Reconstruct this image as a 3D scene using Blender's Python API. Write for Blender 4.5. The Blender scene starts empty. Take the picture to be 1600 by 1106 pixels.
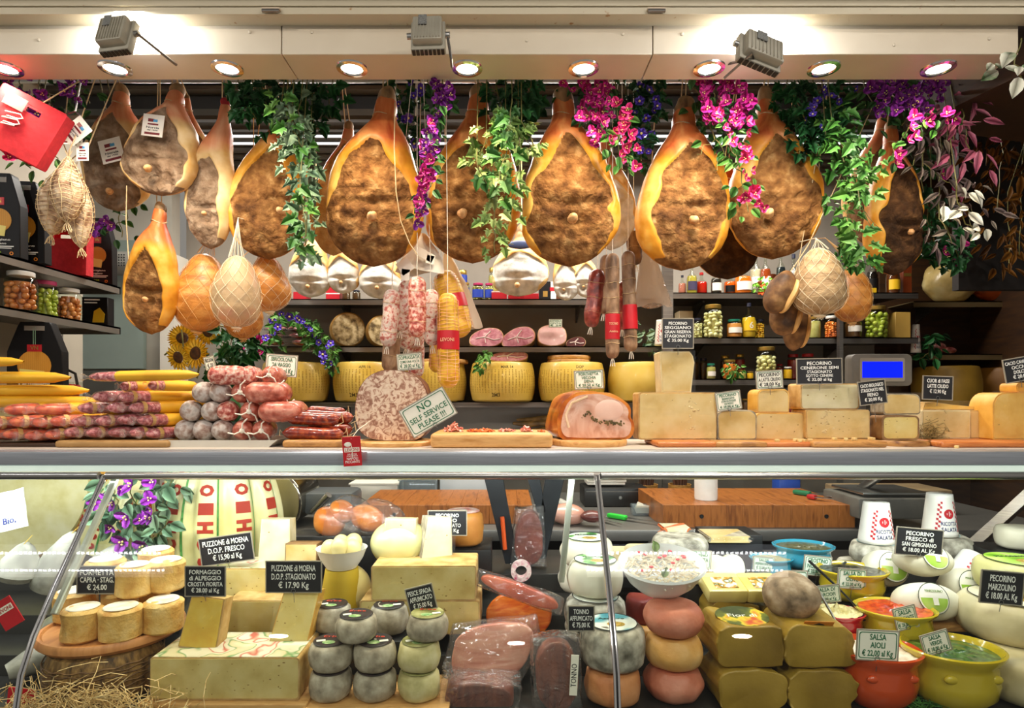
import bpy, bmesh, math, random
from mathutils import Vector, Matrix, Euler, noise
random.seed(7)
PI = math.pi
D = bpy.data
C = bpy.context.scene.collection
sc = bpy.context.scene

# ---------------------------------------------------------------- camera
FPX = 950.0
VX, VY = 787.0, 620.0
CZ = 1.5
cd = D.cameras.new('camera'); cam = D.objects.new('camera', cd); C.objects.link(cam)
cam.location = (0, 0, CZ); cam.rotation_euler = (PI/2, 0, 0)
cd.sensor_width = 36; cd.lens = 36*FPX/1600
cd.shift_x = (800-VX)/1600; cd.shift_y = (VY-553)/1600
cd.clip_start = .05; cd.clip_end = 50
sc.camera = cam

def W(px, py, d): return Vector(((px-VX)/FPX*d, d, CZ-(py-VY)/FPX*d))
def L(n, d): return n/FPX*d
def PY(z, d): return VY+(CZ-z)*FPX/d

# ---------------------------------------------------------------- world, lights, exposure
w = D.worlds.new('street_ambient'); sc.world = w; w.use_nodes = True
w.node_tree.nodes['Background'].inputs[0].default_value = (.95, .88, .78, 1)
w.node_tree.nodes['Background'].inputs[1].default_value = .26
sc.view_settings.view_transform = 'Standard'; sc.view_settings.look = 'None'
sc.view_settings.exposure = 0.0; sc.view_settings.gamma = 1; sc.view_settings.use_curve_mapping = False

def light(name, kind, loc, energy, color, rot=(0, 0, 0), **k):
    l = D.lights.new(name, kind); l.energy = energy; l.color = color
    for a, b in k.items(): setattr(l, a, b)
    o = D.objects.new(name, l); C.objects.link(o); o.location = loc; o.rotation_euler = rot
    return o
WARM = (1, .83, .62); NEUT = (1, .93, .84); COOL = (.93, .97, 1)
# recessed downlights of the header
DL = [(8, 108), (180, 106), (355, 104), (550, 102), (730, 102), (912, 104), (1108, 108), (1287, 110), (1466, 113)]
ZH = 2.497                                              # underside of the header
for (a, b) in DL:
    x = (a-VX)/FPX*1.845
    light('downlight_beam', 'SPOT', (x, 1.845, ZH-.02), 19, WARM, (math.radians(12), 0, 0), spot_size=math.radians(125), spot_blend=.9, shadow_soft_size=.04)
# ceiling tubes inside the shop
for x in (-1.3, .2, 1.35):
    light('shop_tube_light', 'AREA', (x, 3.2, 2.93), 40, NEUT, (0, 0, 0), shape='RECTANGLE', size=1.2, size_y=.3)
# lamps of the glass case, in a tube under the counter top
light('case_tube_light', 'AREA', (-1.55, 1.835, 1.262), 6, COOL, (math.radians(42), 0, 0), shape='RECTANGLE', size=.9, size_y=.05)
light('case_tube_light', 'AREA', (-.42, 1.835, 1.262), 8, COOL, (math.radians(42), 0, 0), shape='RECTANGLE', size=1.3, size_y=.05)
light('case_tube_light', 'AREA', (.98, 1.835, 1.262), 7.5, COOL, (math.radians(42), 0, 0), shape='RECTANGLE', size=1.3, size_y=.05)

# added fill lamps, unseen behind the viewer, to brighten the fronts
for x, y in ((-1.7, -1.0), (.1, -1.4), (1.8, -1.0)):
    light('front_fill_lamp', 'POINT', (x, y, 3.0), 75, NEUT, shadow_soft_size=.07)
# ---------------------------------------------------------------- materials
def lin(h):
    h = h.lstrip('#'); o = []
    for i in (0, 2, 4):
        c = int(h[i:i+2], 16)/255
        o.append(c/12.92 if c <= .04045 else ((c+.055)/1.055)**2.4)
    return (*o, 1)
MATS = {}
def mk(name, cols, sc_=20, rough=.5, bump=0., bsc=None, metal=0, coat=0, det=4, kind='noise', emit=0, stretch=None,
       trans=0, spec=.5, sss=0, sharp=False, attr=None, dist=0, shuffle=True, cbump=0, sheen=0):
    if name in MATS: return MATS[name]
    m = D.materials.new(name); m.use_nodes = True; nt = m.node_tree; N = nt.nodes; Lk = nt.links
    b = N['Principled BSDF']; b.inputs['Roughness'].default_value = rough; b.inputs['Metallic'].default_value = metal
    b.inputs['Coat Weight'].default_value = coat; b.inputs['Coat Roughness'].default_value = .08
    b.inputs['Specular IOR Level'].default_value = spec
    if trans: b.inputs['Transmission Weight'].default_value = trans
    if sss:
        b.inputs['Subsurface Weight'].default_value = sss; b.inputs['Subsurface Radius'].default_value = (.01, .005, .003)
    if isinstance(cols, str): cols = [cols]
    tc = N.new('ShaderNodeTexCoord'); vec = tc.outputs['Object']
    oi = N.new('ShaderNodeObjectInfo')
    if shuffle:
        ad = N.new('ShaderNodeVectorMath'); ad.operation = 'ADD'
        mu = N.new('ShaderNodeMath'); mu.operation = 'MULTIPLY'; mu.inputs[1].default_value = 37.
        Lk.new(oi.outputs['Random'], mu.inputs[0]); Lk.new(vec, ad.inputs[0]); Lk.new(mu.outputs[0], ad.inputs[1]); vec = ad.outputs[0]
    if stretch:
        mp = N.new('ShaderNodeMapping'); mp.inputs['Scale'].default_value = stretch; Lk.new(vec, mp.inputs[0]); vec = mp.outputs[0]
    def tex(kd, s, dt):
        if kd == 'noise':
            t = N.new('ShaderNodeTexNoise'); t.inputs['Detail'].default_value = dt; t.inputs['Distortion'].default_value = dist; o = t.outputs[0]
        elif kd == 'voronoi': t = N.new('ShaderNodeTexVoronoi'); o = t.outputs['Distance']
        elif kd == 'cells': t = N.new('ShaderNodeTexVoronoi'); o = t.outputs['Color']
        elif kd == 'wave':
            t = N.new('ShaderNodeTexWave'); t.inputs['Distortion'].default_value = dist; t.inputs['Detail'].default_value = dt; o = t.outputs[0]
        t.inputs['Scale'].default_value = s; Lk.new(vec, t.inputs['Vector']); return o
    if len(cols) > 1:
        r = N.new('ShaderNodeValToRGB'); e = r.color_ramp.elements
        ps = [(c if isinstance(c, tuple) else (None, c)) for c in cols]
        n = len(ps)
        lo, hi = (.3, .7) if kind == 'noise' else (0, 1)
        for i, (p, c) in enumerate(ps):
            if p is None: p = lo+(hi-lo)*i/(n-1)
            el = e[i] if i < 2 else e.new(p)
            el.position = p; el.color = lin(c)
        if sharp: r.color_ramp.interpolation = 'CONSTANT'
        Lk.new(tex(kind, sc_, det), r.inputs[0]); Lk.new(r.outputs[0], b.inputs['Base Color'])
        src = r.outputs[0]
    else:
        b.inputs['Base Color'].default_value = lin(cols[0])
    if bump:
        t = tex('noise' if kind in ('cells',) else ('noise' if bsc else kind), bsc or sc_, 5)
        bp = N.new('ShaderNodeBump'); bp.inputs['Strength'].default_value = bump; bp.inputs['Distance'].default_value = .004
        Lk.new(t, bp.inputs['Height']); Lk.new(bp.outputs[0], b.inputs['Normal'])
    if cbump:
        t = N.new('ShaderNodeTexNoise'); t.inputs['Scale'].default_value = 14; t.inputs['Detail'].default_value = 3; t.inputs['Distortion'].default_value = 2.5
        Lk.new(vec, t.inputs['Vector'])
        bp = N.new('ShaderNodeBump'); bp.inputs['Strength'].default_value = cbump; bp.inputs['Distance'].default_value = .012
        Lk.new(t.outputs[0], bp.inputs['Height']); Lk.new(bp.outputs[0], b.inputs['Coat Normal'])
    if emit:
        b.inputs['Emission Color'].default_value = lin(ps[0][1] if len(cols) > 1 else cols[0]); b.inputs['Emission Strength'].default_value = emit
    MATS[name] = m
    return m

def glassy(name, tint='ffffff', rough=.02, refl=1.0, milky=0., bump=0., mcol='ffffff'):
    """clear sheet: lets light straight through, mirrors by Fresnel"""
    if name in MATS: return MATS[name]
    m = D.materials.new(name); m.use_nodes = True; nt = m.node_tree; N = nt.nodes; Lk = nt.links
    for n in list(N): N.remove(n)
    out = N.new('ShaderNodeOutputMaterial'); tr = N.new('ShaderNodeBsdfTransparent'); tr.inputs[0].default_value = lin(tint)
    gl = N.new('ShaderNodeBsdfGlossy'); gl.inputs['Roughness'].default_value = rough
    fr = N.new('ShaderNodeFresnel'); ge = N.new('ShaderNodeNewGeometry'); mr = N.new('ShaderNodeMapRange'); mr.inputs[3].default_value = 1.45; mr.inputs[4].default_value = 1/1.45
    Lk.new(ge.outputs['Backfacing'], mr.inputs[0]); Lk.new(mr.outputs[0], fr.inputs[0])
    mu = N.new('ShaderNodeMath'); mu.operation = 'MULTIPLY'; mu.inputs[1].default_value = refl; mu.use_clamp = True
    Lk.new(fr.outputs[0], mu.inputs[0])
    mx = N.new('ShaderNodeMixShader'); Lk.new(mu.outputs[0], mx.inputs[0])
    base = tr.outputs[0]
    if milky:
        df = N.new('ShaderNodeBsdfDiffuse'); df.inputs[0].default_value = lin(mcol)
        m2 = N.new('ShaderNodeMixShader'); m2.inputs[0].default_value = milky
        Lk.new(tr.outputs[0], m2.inputs[1]); Lk.new(df.outputs[0], m2.inputs[2]); base = m2.outputs[0]
    Lk.new(base, mx.inputs[1]); Lk.new(gl.outputs[0], mx.inputs[2]); Lk.new(mx.outputs[0], out.inputs[0])
    if bump:
        tc = N.new('ShaderNodeTexCoord'); t = N.new('ShaderNodeTexNoise'); t.inputs['Scale'].default_value = 22; t.inputs['Distortion'].default_value = 2
        Lk.new(tc.outputs['Object'], t.inputs['Vector'])
        bp = N.new('ShaderNodeBump'); bp.inputs['Strength'].default_value = bump; bp.inputs['Distance'].default_value = .02
        Lk.new(t.outputs[0], bp.inputs['Height']); Lk.new(bp.outputs[0], gl.inputs['Normal']); Lk.new(bp.outputs[0], fr.inputs['Normal'])
    MATS[name] = m
    return m

def ham_mat(name, crust, fat, shank, dark='3a2614', blot=.4, bd=.016):
    """three regions of one ham by the attribute 'reg': r crust, g shank, b shade painted below the bone"""
    if name in MATS: return MATS[name]
    m = D.materials.new(name); m.use_nodes = True; nt = m.node_tree; N = nt.nodes; Lk = nt.links
    b = N['Principled BSDF']
    at = N.new('ShaderNodeAttribute'); at.attribute_name = 'reg'; sp = N.new('ShaderNodeSeparateColor'); Lk.new(at.outputs['Color'], sp.inputs[0])
    tc = N.new('ShaderNodeTexCoord')
    def nz(s, d=5, ds=0, kind='noise', st=None):
        v = tc.outputs['Object']
        if st:
            mp = N.new('ShaderNodeMapping'); mp.inputs['Scale'].default_value = st; Lk.new(v, mp.inputs[0]); v = mp.outputs[0]
        t = N.new('ShaderNodeTexNoise'); t.inputs['Scale'].default_value = s; t.inputs['Detail'].default_value = d; t.inputs['Distortion'].default_value = ds
        Lk.new(v, t.inputs['Vector']); return t.outputs[0]
    def ramp(src, cs, lo=.3, hi=.7):
        r = N.new('ShaderNodeValToRGB'); e = r.color_ramp.elements
        for i, c in enumerate(cs):
            p = lo+(hi-lo)*i/(len(cs)-1)
            el = e[i] if i < 2 else e.new(p)
            el.position = p; el.color = lin(c)
        Lk.new(src, r.inputs[0]); return r.outputs[0]
    def mix(f, a, c):
        x = N.new('ShaderNodeMix'); x.data_type = 'RGBA'; Lk.new(f, x.inputs[0]); Lk.new(a, x.inputs[6]); Lk.new(c, x.inputs[7]); return x.outputs[2]
    def edge(src, amt, lo, hi, s=30):
        a = N.new('ShaderNodeMath'); a.operation = 'MULTIPLY_ADD'; a.inputs[1].default_value = amt; a.inputs[2].default_value = -amt/2
        Lk.new(nz(s, 4), a.inputs[0])
        c = N.new('ShaderNodeMath'); c.operation = 'ADD'; Lk.new(src, c.inputs[0]); Lk.new(a.outputs[0], c.inputs[1])
        mr = N.new('ShaderNodeMapRange'); mr.inputs[1].default_value = lo; mr.inputs[2].default_value = hi; Lk.new(c.outputs[0], mr.inputs[0]); return mr.outputs[0]
    n1 = nz(26, 12, .25)
    cr = ramp(n1, crust, .3, .72)
    cr2 = ramp(nz(7, 3, .6), ['6b6b6b', 'ffffff'], .36, .6)
    mm = N.new('ShaderNodeMix'); mm.data_type = 'RGBA'; mm.blend_type = 'MULTIPLY'; mm.inputs[0].default_value = blot
    Lk.new(cr, mm.inputs[6]); Lk.new(cr2, mm.inputs[7]); cr = mm.outputs[2]
    ft = ramp(nz(12, 3), fat); sh = ramp(nz(9, 4, 1.5, st=(1, 1, .35)), shank)
    base = mix(edge(sp.outputs[1], .35, .3, .7, 14), ft, sh)
    cm = edge(sp.outputs[0], .5, .44, .52, 22)
    base = mix(cm, base, cr)
    dk = N.new('ShaderNodeRGB'); dk.outputs[0].default_value = lin(dark)
    base = mix(edge(sp.outputs[2], .3, .3, .9, 40), base, dk.outputs[0])
    Lk.new(base, b.inputs['Base Color'])
    rr = N.new('ShaderNodeMapRange'); rr.inputs[3].default_value = .38; rr.inputs[4].default_value = .9; Lk.new(cm, rr.inputs[0]); Lk.new(rr.outputs[0], b.inputs['Roughness'])
    bp = N.new('ShaderNodeBump'); bp.inputs['Distance'].default_value = bd
    st = N.new('ShaderNodeMapRange'); st.inputs[3].default_value = .12; st.inputs[4].default_value = .95; Lk.new(cm, st.inputs[0]); Lk.new(st.outputs[0], bp.inputs['Strength'])
    Lk.new(nz(42, 9, .3), bp.inputs['Height']); Lk.new(bp.outputs[0], b.inputs['Normal'])
    b.inputs['Specular IOR Level'].default_value = .25
    MATS[name] = m
    return m

# ---------------------------------------------------------------- objects
def tag(o, label, cat, group=None, kind=None):
    if label: o['label'] = label
    if cat: o['category'] = cat
    if group: o['group'] = group
    if kind: o['kind'] = kind
    return o
def thing(name, label, cat, loc=(0, 0, 0), group=None, rot=(0, 0, 0)):
    o = D.objects.new(name, None); C.objects.link(o); o.empty_display_size = .05
    o.location = loc; o.rotation_euler = rot
    return tag(o, label, cat, group)
def obj(name, bm, mat, parent=None, loc=(0, 0, 0), rot=(0, 0, 0), ang=40, smooth=True):
    if isinstance(bm, bmesh.types.BMesh):
        me = D.meshes.new(name)
        if smooth:
            for f in bm.faces: f.smooth = True
        bm.to_mesh(me); bm.free()
        if smooth and ang: me.set_sharp_from_angle(angle=math.radians(ang))
    else: me = bm
    if mat is not None and not me.materials:
        for mm in (mat if isinstance(mat, (list, tuple)) else [mat]): me.materials.append(mm)
    o = D.objects.new(name, me); C.objects.link(o); o.parent = parent; o.location = loc; o.rotation_euler = rot
    return o
def single(name, bm, mat, label, cat, loc=(0, 0, 0), group=None, rot=(0, 0, 0), ang=40, kind=None):
    return tag(obj(name, bm, mat, None, loc, rot, ang), label, cat, group, kind)
def struct(name, bm, mat, loc=(0, 0, 0), label=None):
    o = obj(name, bm, mat, None, loc); o['kind'] = 'structure'
    if label: o['label'] = label
    return o
def copy_tree(o, loc=None, rot=None, label=None, parent=None):
    c = o.copy(); C.objects.link(c)
    if parent: c.parent = parent
    if loc is not None: c.location = loc
    if rot is not None: c.rotation_euler = rot
    if label: c['label'] = label
    for ch in [x for x in D.objects if x.parent == o]: copy_tree(ch, parent=c)
    return c

def B(): return bmesh.new()
def xf(bm, vs, loc=(0, 0, 0), rot=(0, 0, 0), scl=(1, 1, 1)):
    M = Matrix.Translation(loc) @ Euler(rot).to_matrix().to_4x4() @ Matrix.Diagonal((*scl, 1))
    bmesh.ops.transform(bm, matrix=M, verts=vs)
def box(bm, s, loc=(0, 0, 0), rot=(0, 0, 0), bev=0, seg=2, mi=0):
    """box resting at z 0 of loc"""
    t = B(); bmesh.ops.create_cube(t, size=1)
    xf(t, t.verts, (0, 0, .5)); xf(t, t.verts, scl=s)
    if bev: bmesh.ops.bevel(t, geom=t.edges[:], offset=bev, segments=seg, profile=.5, affect='EDGES', clamp_overlap=True)
    xf(t, t.verts, loc, rot); join(bm, t, mi)
    return bm
def join(bm, t, mi=None):
    mp = {}
    for v in t.verts: mp[v] = bm.verts.new(v.co)
    out = []
    for f in t.faces:
        try: g = bm.faces.new([mp[v] for v in f.verts])
        except ValueError: continue
        g.material_index = f.material_index if mi is None else mi; g.smooth = f.smooth; out.append(g)
    t.free(); return out
def lathe(bm, prof, seg=32, loc=(0, 0, 0), rot=(0, 0, 0), scl=(1, 1, 1), mi=0, amp=0, seed=0, arc=None, fr=9.):
    t = B(); rings = []
    full = arc is None
    for r, z in prof:
        if r < 1e-6 and full: rings.append([t.verts.new((0, 0, z))]); continue
        rg = []
        n = seg if full else seg+1
        for i in range(n):
            a = 2*PI*i/seg if full else arc[0]+(arc[1]-arc[0])*i/seg
            rg.append(t.verts.new((r*math.cos(a), r*math.sin(a), z)))
        rings.append(rg)
    for A, Bq in zip(rings, rings[1:]):
        n = max(len(A), len(Bq)); m = n if full else n-1
        for i in range(m):
            j = (i+1) % n
            q = [A[i % len(A)], A[j % len(A)], Bq[j % len(Bq)], Bq[i % len(Bq)]]
            u = []
            for v in q:
                if v not in u: u.append(v)
            if len(u) > 2:
                try: t.faces.new(u)
                except ValueError: pass
    if amp:
        for v in t.verts:
            n = noise.noise(v.co*fr+Vector((seed*7.3, seed, 0)))
            v.co += v.co.normalized()*n*amp if v.co.length > 1e-5 else Vector()
    bmesh.ops.recalc_face_normals(t, faces=t.faces[:])
    xf(t, t.verts, scl=scl); xf(t, t.verts, loc, rot); join(bm, t, mi); return bm
def tube(bm, pts, r, seg=6, mi=0, cap=True):
    pts = [Vector(p) for p in pts]; n = len(pts); rings = []; up = Vector((0, 0, 1)); prev = None
    for i, p in enumerate(pts):
        d = (pts[min(i+1, n-1)]-pts[max(i-1, 0)])
        if d.length < 1e-9: d = Vector((0, 0, 1))
        d.normalize()
        if prev is None:
            a = d.cross(up if abs(d.z) < .9 else Vector((1, 0, 0))).normalized()
        else:
            a = prev-d*prev.dot(d)
            a = a.normalized() if a.length > 1e-6 else d.orthogonal().normalized()
        prev = a; b = d.cross(a)
        rr = r(i/(n-1)) if callable(r) else r
        rings.append([bm.verts.new(p+(a*math.cos(2*PI*k/seg)+b*math.sin(2*PI*k/seg))*rr) for k in range(seg)])
    for A, Bq in zip(rings, rings[1:]):
        for k in range(seg):
            f = bm.faces.new((A[k], A[(k+1) % seg], Bq[(k+1) % seg], Bq[k])); f.material_index = mi
    if cap:
        for rg in (rings[0], rings[-1]):
            try: bm.faces.new(rg).material_index = mi
            except ValueError: pass
    return bm
def sph(bm, r=1, loc=(0, 0, 0), scl=(1, 1, 1), rot=(0, 0, 0), u=20, v=12, mi=0, amp=0, fr=10, seed=0):
    t = B(); bmesh.ops.create_uvsphere(t, u_segments=u, v_segments=v, radius=r); xf(t, t.verts, scl=scl)
    if amp:
        for q in t.verts: q.co += q.co.normalized()*amp*noise.noise(q.co*fr+Vector((seed*5.1, 0, seed)))
    xf(t, t.verts, loc, rot); join(bm, t, mi); return bm
def prism(bm, pts, y0, y1, bev=0, mi=0, seg=2):
    """polygon in the XZ plane drawn out along Y"""
    t = B(); f = t.faces.new([t.verts.new((x, y0, z)) for x, z in pts])
    r = bmesh.ops.extrude_face_region(t, geom=[f]); vs = [g for g in r['geom'] if isinstance(g, bmesh.types.BMVert)]
    bmesh.ops.translate(t, vec=(0, y1-y0, 0), verts=vs)
    bmesh.ops.recalc_face_normals(t, faces=t.faces[:])
    if bev: bmesh.ops.bevel(t, geom=t.edges[:], offset=bev, segments=seg, profile=.5, affect='EDGES', clamp_overlap=True)
    join(bm, t, mi); return bm
def wob(bm, amp, fr=15, seed=0):
    for v in bm.verts:
        n = noise.noise_vector(v.co*fr+Vector((seed*3.7, seed*1.3, seed))); v.co += Vector(n)*amp
    return bm
def sub(bm, cuts=2):
    bmesh.ops.subdivide_edges(bm, edges=bm.edges[:], cuts=cuts, use_grid_fill=True); return bm
def rr(w, h, r, n=5, r2=None):
    """rounded rectangle outline, base at z 0, centred on x; r2: radius of the lower corners"""
    r2 = r if r2 is None else r2; P = []
    for cx, cz, a0, q in ((w/2, h, 0, r), (-w/2, h, 90, r), (-w/2, 0, 180, r2), (w/2, 0, 270, r2)):
        q = min(q, w/2*.98, h/2*.98)
        ox = cx-math.copysign(q, cx); oz = cz-q if cz else q
        for i in range(n+1):
            a = math.radians(a0+90*i/n); P.append((ox+q*math.cos(a), oz+q*math.sin(a)))
    return P
def ringprism(bm, outer, inner, y0, y1, mi=0):
    n = len(outer)
    V = [[bm.verts.new((x, y, z)) for x, z in P] for P, y in ((outer, y0), (inner, y0), (inner, y1), (outer, y1))]
    for a, b in ((0, 1), (1, 2), (2, 3), (3, 0)):
        for i in range(n):
            j = (i+1) % n; f = bm.faces.new((V[a][i], V[a][j], V[b][j], V[b][i])); f.material_index = mi
    bmesh.ops.recalc_face_normals(bm, faces=bm.faces[:]); return bm
_txt = {}
def text(s, size, width=None, bold=0, depth=.0006, shear=0):
    cu = D.curves.new('t', 'FONT'); cu.body = s; cu.size = size; cu.align_x = 'CENTER'; cu.align_y = 'CENTER'; cu.extrude = depth/2; cu.offset = bold
    cu.resolution_u = 2; cu.shear = shear
    o = D.objects.new('t', cu); C.objects.link(o)
    me = D.meshes.new_from_object(o); D.objects.remove(o); D.curves.remove(cu)
    t = B(); t.from_mesh(me); D.meshes.remove(me)
    if t.verts and width:
        xs = [v.co.x for v in t.verts]; wd = max(xs)-min(xs); mid = (max(xs)+min(xs))/2
        if wd > 0: xf(t, t.verts, (-mid*width/wd, 0, 0), scl=(width/wd, 1, 1))
    return t
def lettering(bm, lines, y=0, rot=0, wrap=None, bold=.012):
    """lines: (text, x, z, size, width) written on an upright face that looks to -Y"""
    for s, x, z, size, width in lines:
        t = text(s, size, width, bold=size*bold)
        xf(t, t.verts, rot=(PI/2, 0, 0)); xf(t, t.verts, (x, y, z))
        if wrap:
            for v in t.verts: v.co = wrap(v.co)
        join(bm, t)
    return bm
# ---------------------------------------------------------------- shared materials
cream = mk('cream_enamel', ['c9bba4', 'd2c5af'], 6, .42, shuffle=False)
cream_low = mk('cream_soffit', ['c4b096', 'cebba2'], 6, .4)
rusty = mk('worn_rail_paint', [(.0, 'c8bca2'), (.66, 'c4b89e'), (.72, '9a6a35')], 30, .5, det=6)
steel = mk('brushed_steel', ['9a9a98', 'b4b3b0'], 5, .3, metal=1, stretch=(1, 1, 60), bump=.05)
steel_d = mk('dull_steel', ['6d6a66', '86827c'], 4, .38, metal=.85, bump=.05, stretch=(1, 1, 30))
steel_y = mk('warm_steel', ['8a7a56', 'a08e66'], 4, .4, metal=.7)
chrome = mk('chrome', 'e8e8e8', rough=.16, metal=1)
blackm = mk('black_plastic', ['141414', '1e1d1c'], 8, .4)
ironm = mk('dark_iron', ['2a2622', '3a342d'], 30, .5, metal=.6)
wallg = mk('grey_plaster', ['857e74', '958e82'], 3, .8)
white = mk('white_paint', ['d8d4c8', 'e2ded2'], 4, .6)
door_green = mk('grey_green_panel', ['7d8c84', '8b9a92'], 2, .45)
woodb = mk('butcher_block', ['7a4216', 'a8652c', '8f5220'], 9, .38, bump=.15, stretch=(6, 1, 1), det=6)
woodl = mk('light_board_wood', ['b98243', 'd6a566', 'c2904f'], 14, .42, bump=.12, stretch=(1, 5, 5), det=6)
woodo = mk('olive_board_wood', ['8a5a2c', 'b98749', '6a3f1b'], 8, .4, bump=.15, stretch=(1, 6, 4), det=7, dist=1.2)
woodd = mk('dark_wood', ['2c1a0d', '43290f'], 8, .55, stretch=(1, 1, 6))
slatm = mk('grey_ceiling_slat', ['57534d', '6a655d'], 3, .5, metal=.3)
floorm = mk('stone_floor', ['4a453d', '5c564c'], 4, .6)
cardw = mk('cream_card', ['efe9d6', 'f5f0e0'], 5, .45)
cardg = mk('pale_green_card', ['dfe8da', 'e8efe2'], 5, .45)
slate = mk('black_slate_card', ['17171a', '232327'], 12, .5)
green_ink = mk('green_ink', '1f6b45', rough=.5)
chalk = mk('white_chalk', 'f0efe8', rough=.8)
black_ink = mk('black_ink', '151515', rough=.6)
red_ink = mk('red_ink', 'b3141f', rough=.5)
string = mk('twine', ['b99a6a', 'd8c096'], 90, .8, stretch=(1, 1, .3))
string_w = mk('white_string', ['ddd6c4', 'f2ecdc'], 80, .8)
redcard = mk('red_card', ['b5121d', 'c81a24'], 6, .4)
led = mk('lit_diffuser', 'f4fbff', emit=1.4)
led_soft = mk('lit_case_tube', 'd4e6da', emit=.32)
lampm = mk('lamp_glow', 'fff2dc', emit=14)

# ---------------------------------------------------------------- the setting
def slab(name, x0, x1, y0, y1, z0, z1, m, bev=0, label=None):
    b = B(); box(b, (x1-x0, y1-y0, z1-z0), ((x0+x1)/2, (y0+y1)/2, z0), bev=bev); return struct(name, b, m, label=label)
slab('floor', -4, 4, .2, 4.2, -.05, 0, floorm)
slab('wall_back', -2.14, 3.4, 4.1, 4.2, 0, 3.1, wallg)
slab('wall_left', -2.35, -2.25, 2.2, 3.25, 0, 3.1, mk('warm_white_wall', ['a39b8c', 'b3ab9a'], 3, .7))
slab('wall_right', 3.1, 3.2, 1.9, 4.1, 0, 3.1, woodd)
slab('wall_partition', -3.2, -2.14, 3.92, 4.02, 0, 3.1, mk('white_partition', ['a8a498', 'b4b0a4'], 3, .7))
dg = slab('door_1', -2.76, -2.3, 3.88, 3.915, 1.68, 2.5, door_green); dg['label'] = 'grey green glazed upper panel of the back door'
slab('door_2', -2.76, -2.3, 3.88, 3.915, 1.2, 1.668, mk('dark_door_panel', ['45443e', '55534b'], 3, .6), label='dark lower panel of the back door')
slab('trim_door', -2.16, -2.07, 3.82, 3.99, 0.9, 2.4, white)
# dark cladding of the right bay, and a black sheet standing in for shade
slab('wall_right_bay', 2.5, 3.1, 4.04, 4.1, 0, 3.1, woodd)
slab('wall_shade_sheet', 2.08, 3.1, 2.78, 2.82, 1.99, 3.0, mk('painted_shade_black', ['0d0a08', '191310'], 10, .9))
# ceiling: grey slats with two lit tubes between them
slab('ceiling', -3.2, 3.2, 1.95, 4.2, 3.06, 3.12, slatm)
b = B()
for i in range(13):
    y = 2.78+i*.105
    if i in (6, 7): continue
    box(b, (6, .07, .02), (0, y, 3.0), rot=(math.radians(12), 0, 0))
o = struct('ceiling_slats', b, slatm)
slab('ceiling_beam', -3, 3, 3.02, 3.09, 2.93, 3.0, blackm)
for i in range(2):
    t = thing('tube_light', ('thin lit ceiling tube between grey slats, nearer the street', 'thin lit ceiling tube between grey slats, nearer the back wall')[i], 'lamp', (0, 3.44+i*.1, 2.975), 'ceiling tubes')
    b = B(); tube(b, [(-2.2, 0, 0), (2.2, 0, 0)], .007, 8); obj('lit_tube', b, led, t)
    b = B(); box(b, (4.5, .03, .055), (0, 0, .03)); obj('housing', b, slatm, t)

# header: fascia panels with soffit, rail above, dark beam over all
xs = [-1.75, (440-VX)/FPX*1.77, (1020-VX)/FPX*1.77, 1.5]
for i in range(3):
    b = B()
    box(b, (xs[i+1]-xs[i]-.003, .142, .125), ((xs[i]+xs[i+1])/2, 1.841, ZH), bev=.0015, seg=1)
    struct('trim_%d' % (i+1), b, cream, label='cream metal header panel with recessed downlights')
b = B(); box(b, (3.4, .06, .018), (-.1, 1.74, 2.6)); box(b, (3.4, .055, .019), (-.1, 1.742, 2.579)); struct('trim_rail', b, rusty)
b = B(); box(b, (4.4, .12, .2), (0, 1.72, 2.622)); struct('trim_beam', b, ironm)
b = B(); box(b, (.7, .5, .6), (1.87, 2.03, 2.47), rot=(0, 0, .25)); struct('trim_bulkhead', b, woodd)
for x, s in ((xs[1], 'left'), (xs[2], 'right')):
    t = thing('panel_hinge', 'small grey hinge above the header seam on the %s' % s, 'hinge', (x-.006, 1.708, 2.578), 'header hinges')
    b = B(); box(b, (.05, .012, .006), (0, 0, .007)); obj('leaf', b, cream_low, t)
    b = B(); tube(b, [(-.024, -.006, .003), (.024, -.006, .003)], .005, 8); obj('barrel', b, steel_d, t)
nb = 0
for (a, c) in ((60, 62), (390, 50), (487, 50), (823, 63), (973, 53), (1066, 53), (1397, 70), (1546, 60)):
    p = W(a, c, 1.7685); b = B(); sph(b, .005, scl=(1, .4, 1), u=10, v=6)
    nb += 1
    single('screw_cap', b, cream, ['far left end', 'left of the first seam', 'just past the first seam', 'middle panel centre', 'left of the second seam', 'just past the second seam', 'right panel centre', 'far right end'][nb-1]+' of the header face, round cream screw cap', 'screw cap', p, 'header screw caps')
names = ['at the left edge of the header', 'under the left lit floodlight', 'above the red-capped ham', 'above the tall centre-left ham', 'beside the unlit middle floodlight', 'above the purple flowers at mid header', 'left of the tilted floodlight', 'right of the tilted floodlight', 'at the right end of the header']
for i, (a, c) in enumerate(DL):
    x = (a-VX)/FPX*1.845
    t = thing('recessed_downlight', 'round chrome downlight set '+names[i], 'lamp', (x, 1.845, ZH), 'header downlights')
    b = B(); lathe(b, [(.03, .004), (.031, -.003), (.034, -.006), (.046, -.004), (.048, 0), (.046, .002)], 36); obj('rim', b, chrome, t)
    b = B(); lathe(b, [(0, -.0045), (.02, -.0045), (.029, -.002), (.029, .004)], 28); obj('lamp_lens', b, lampm, t)

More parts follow.
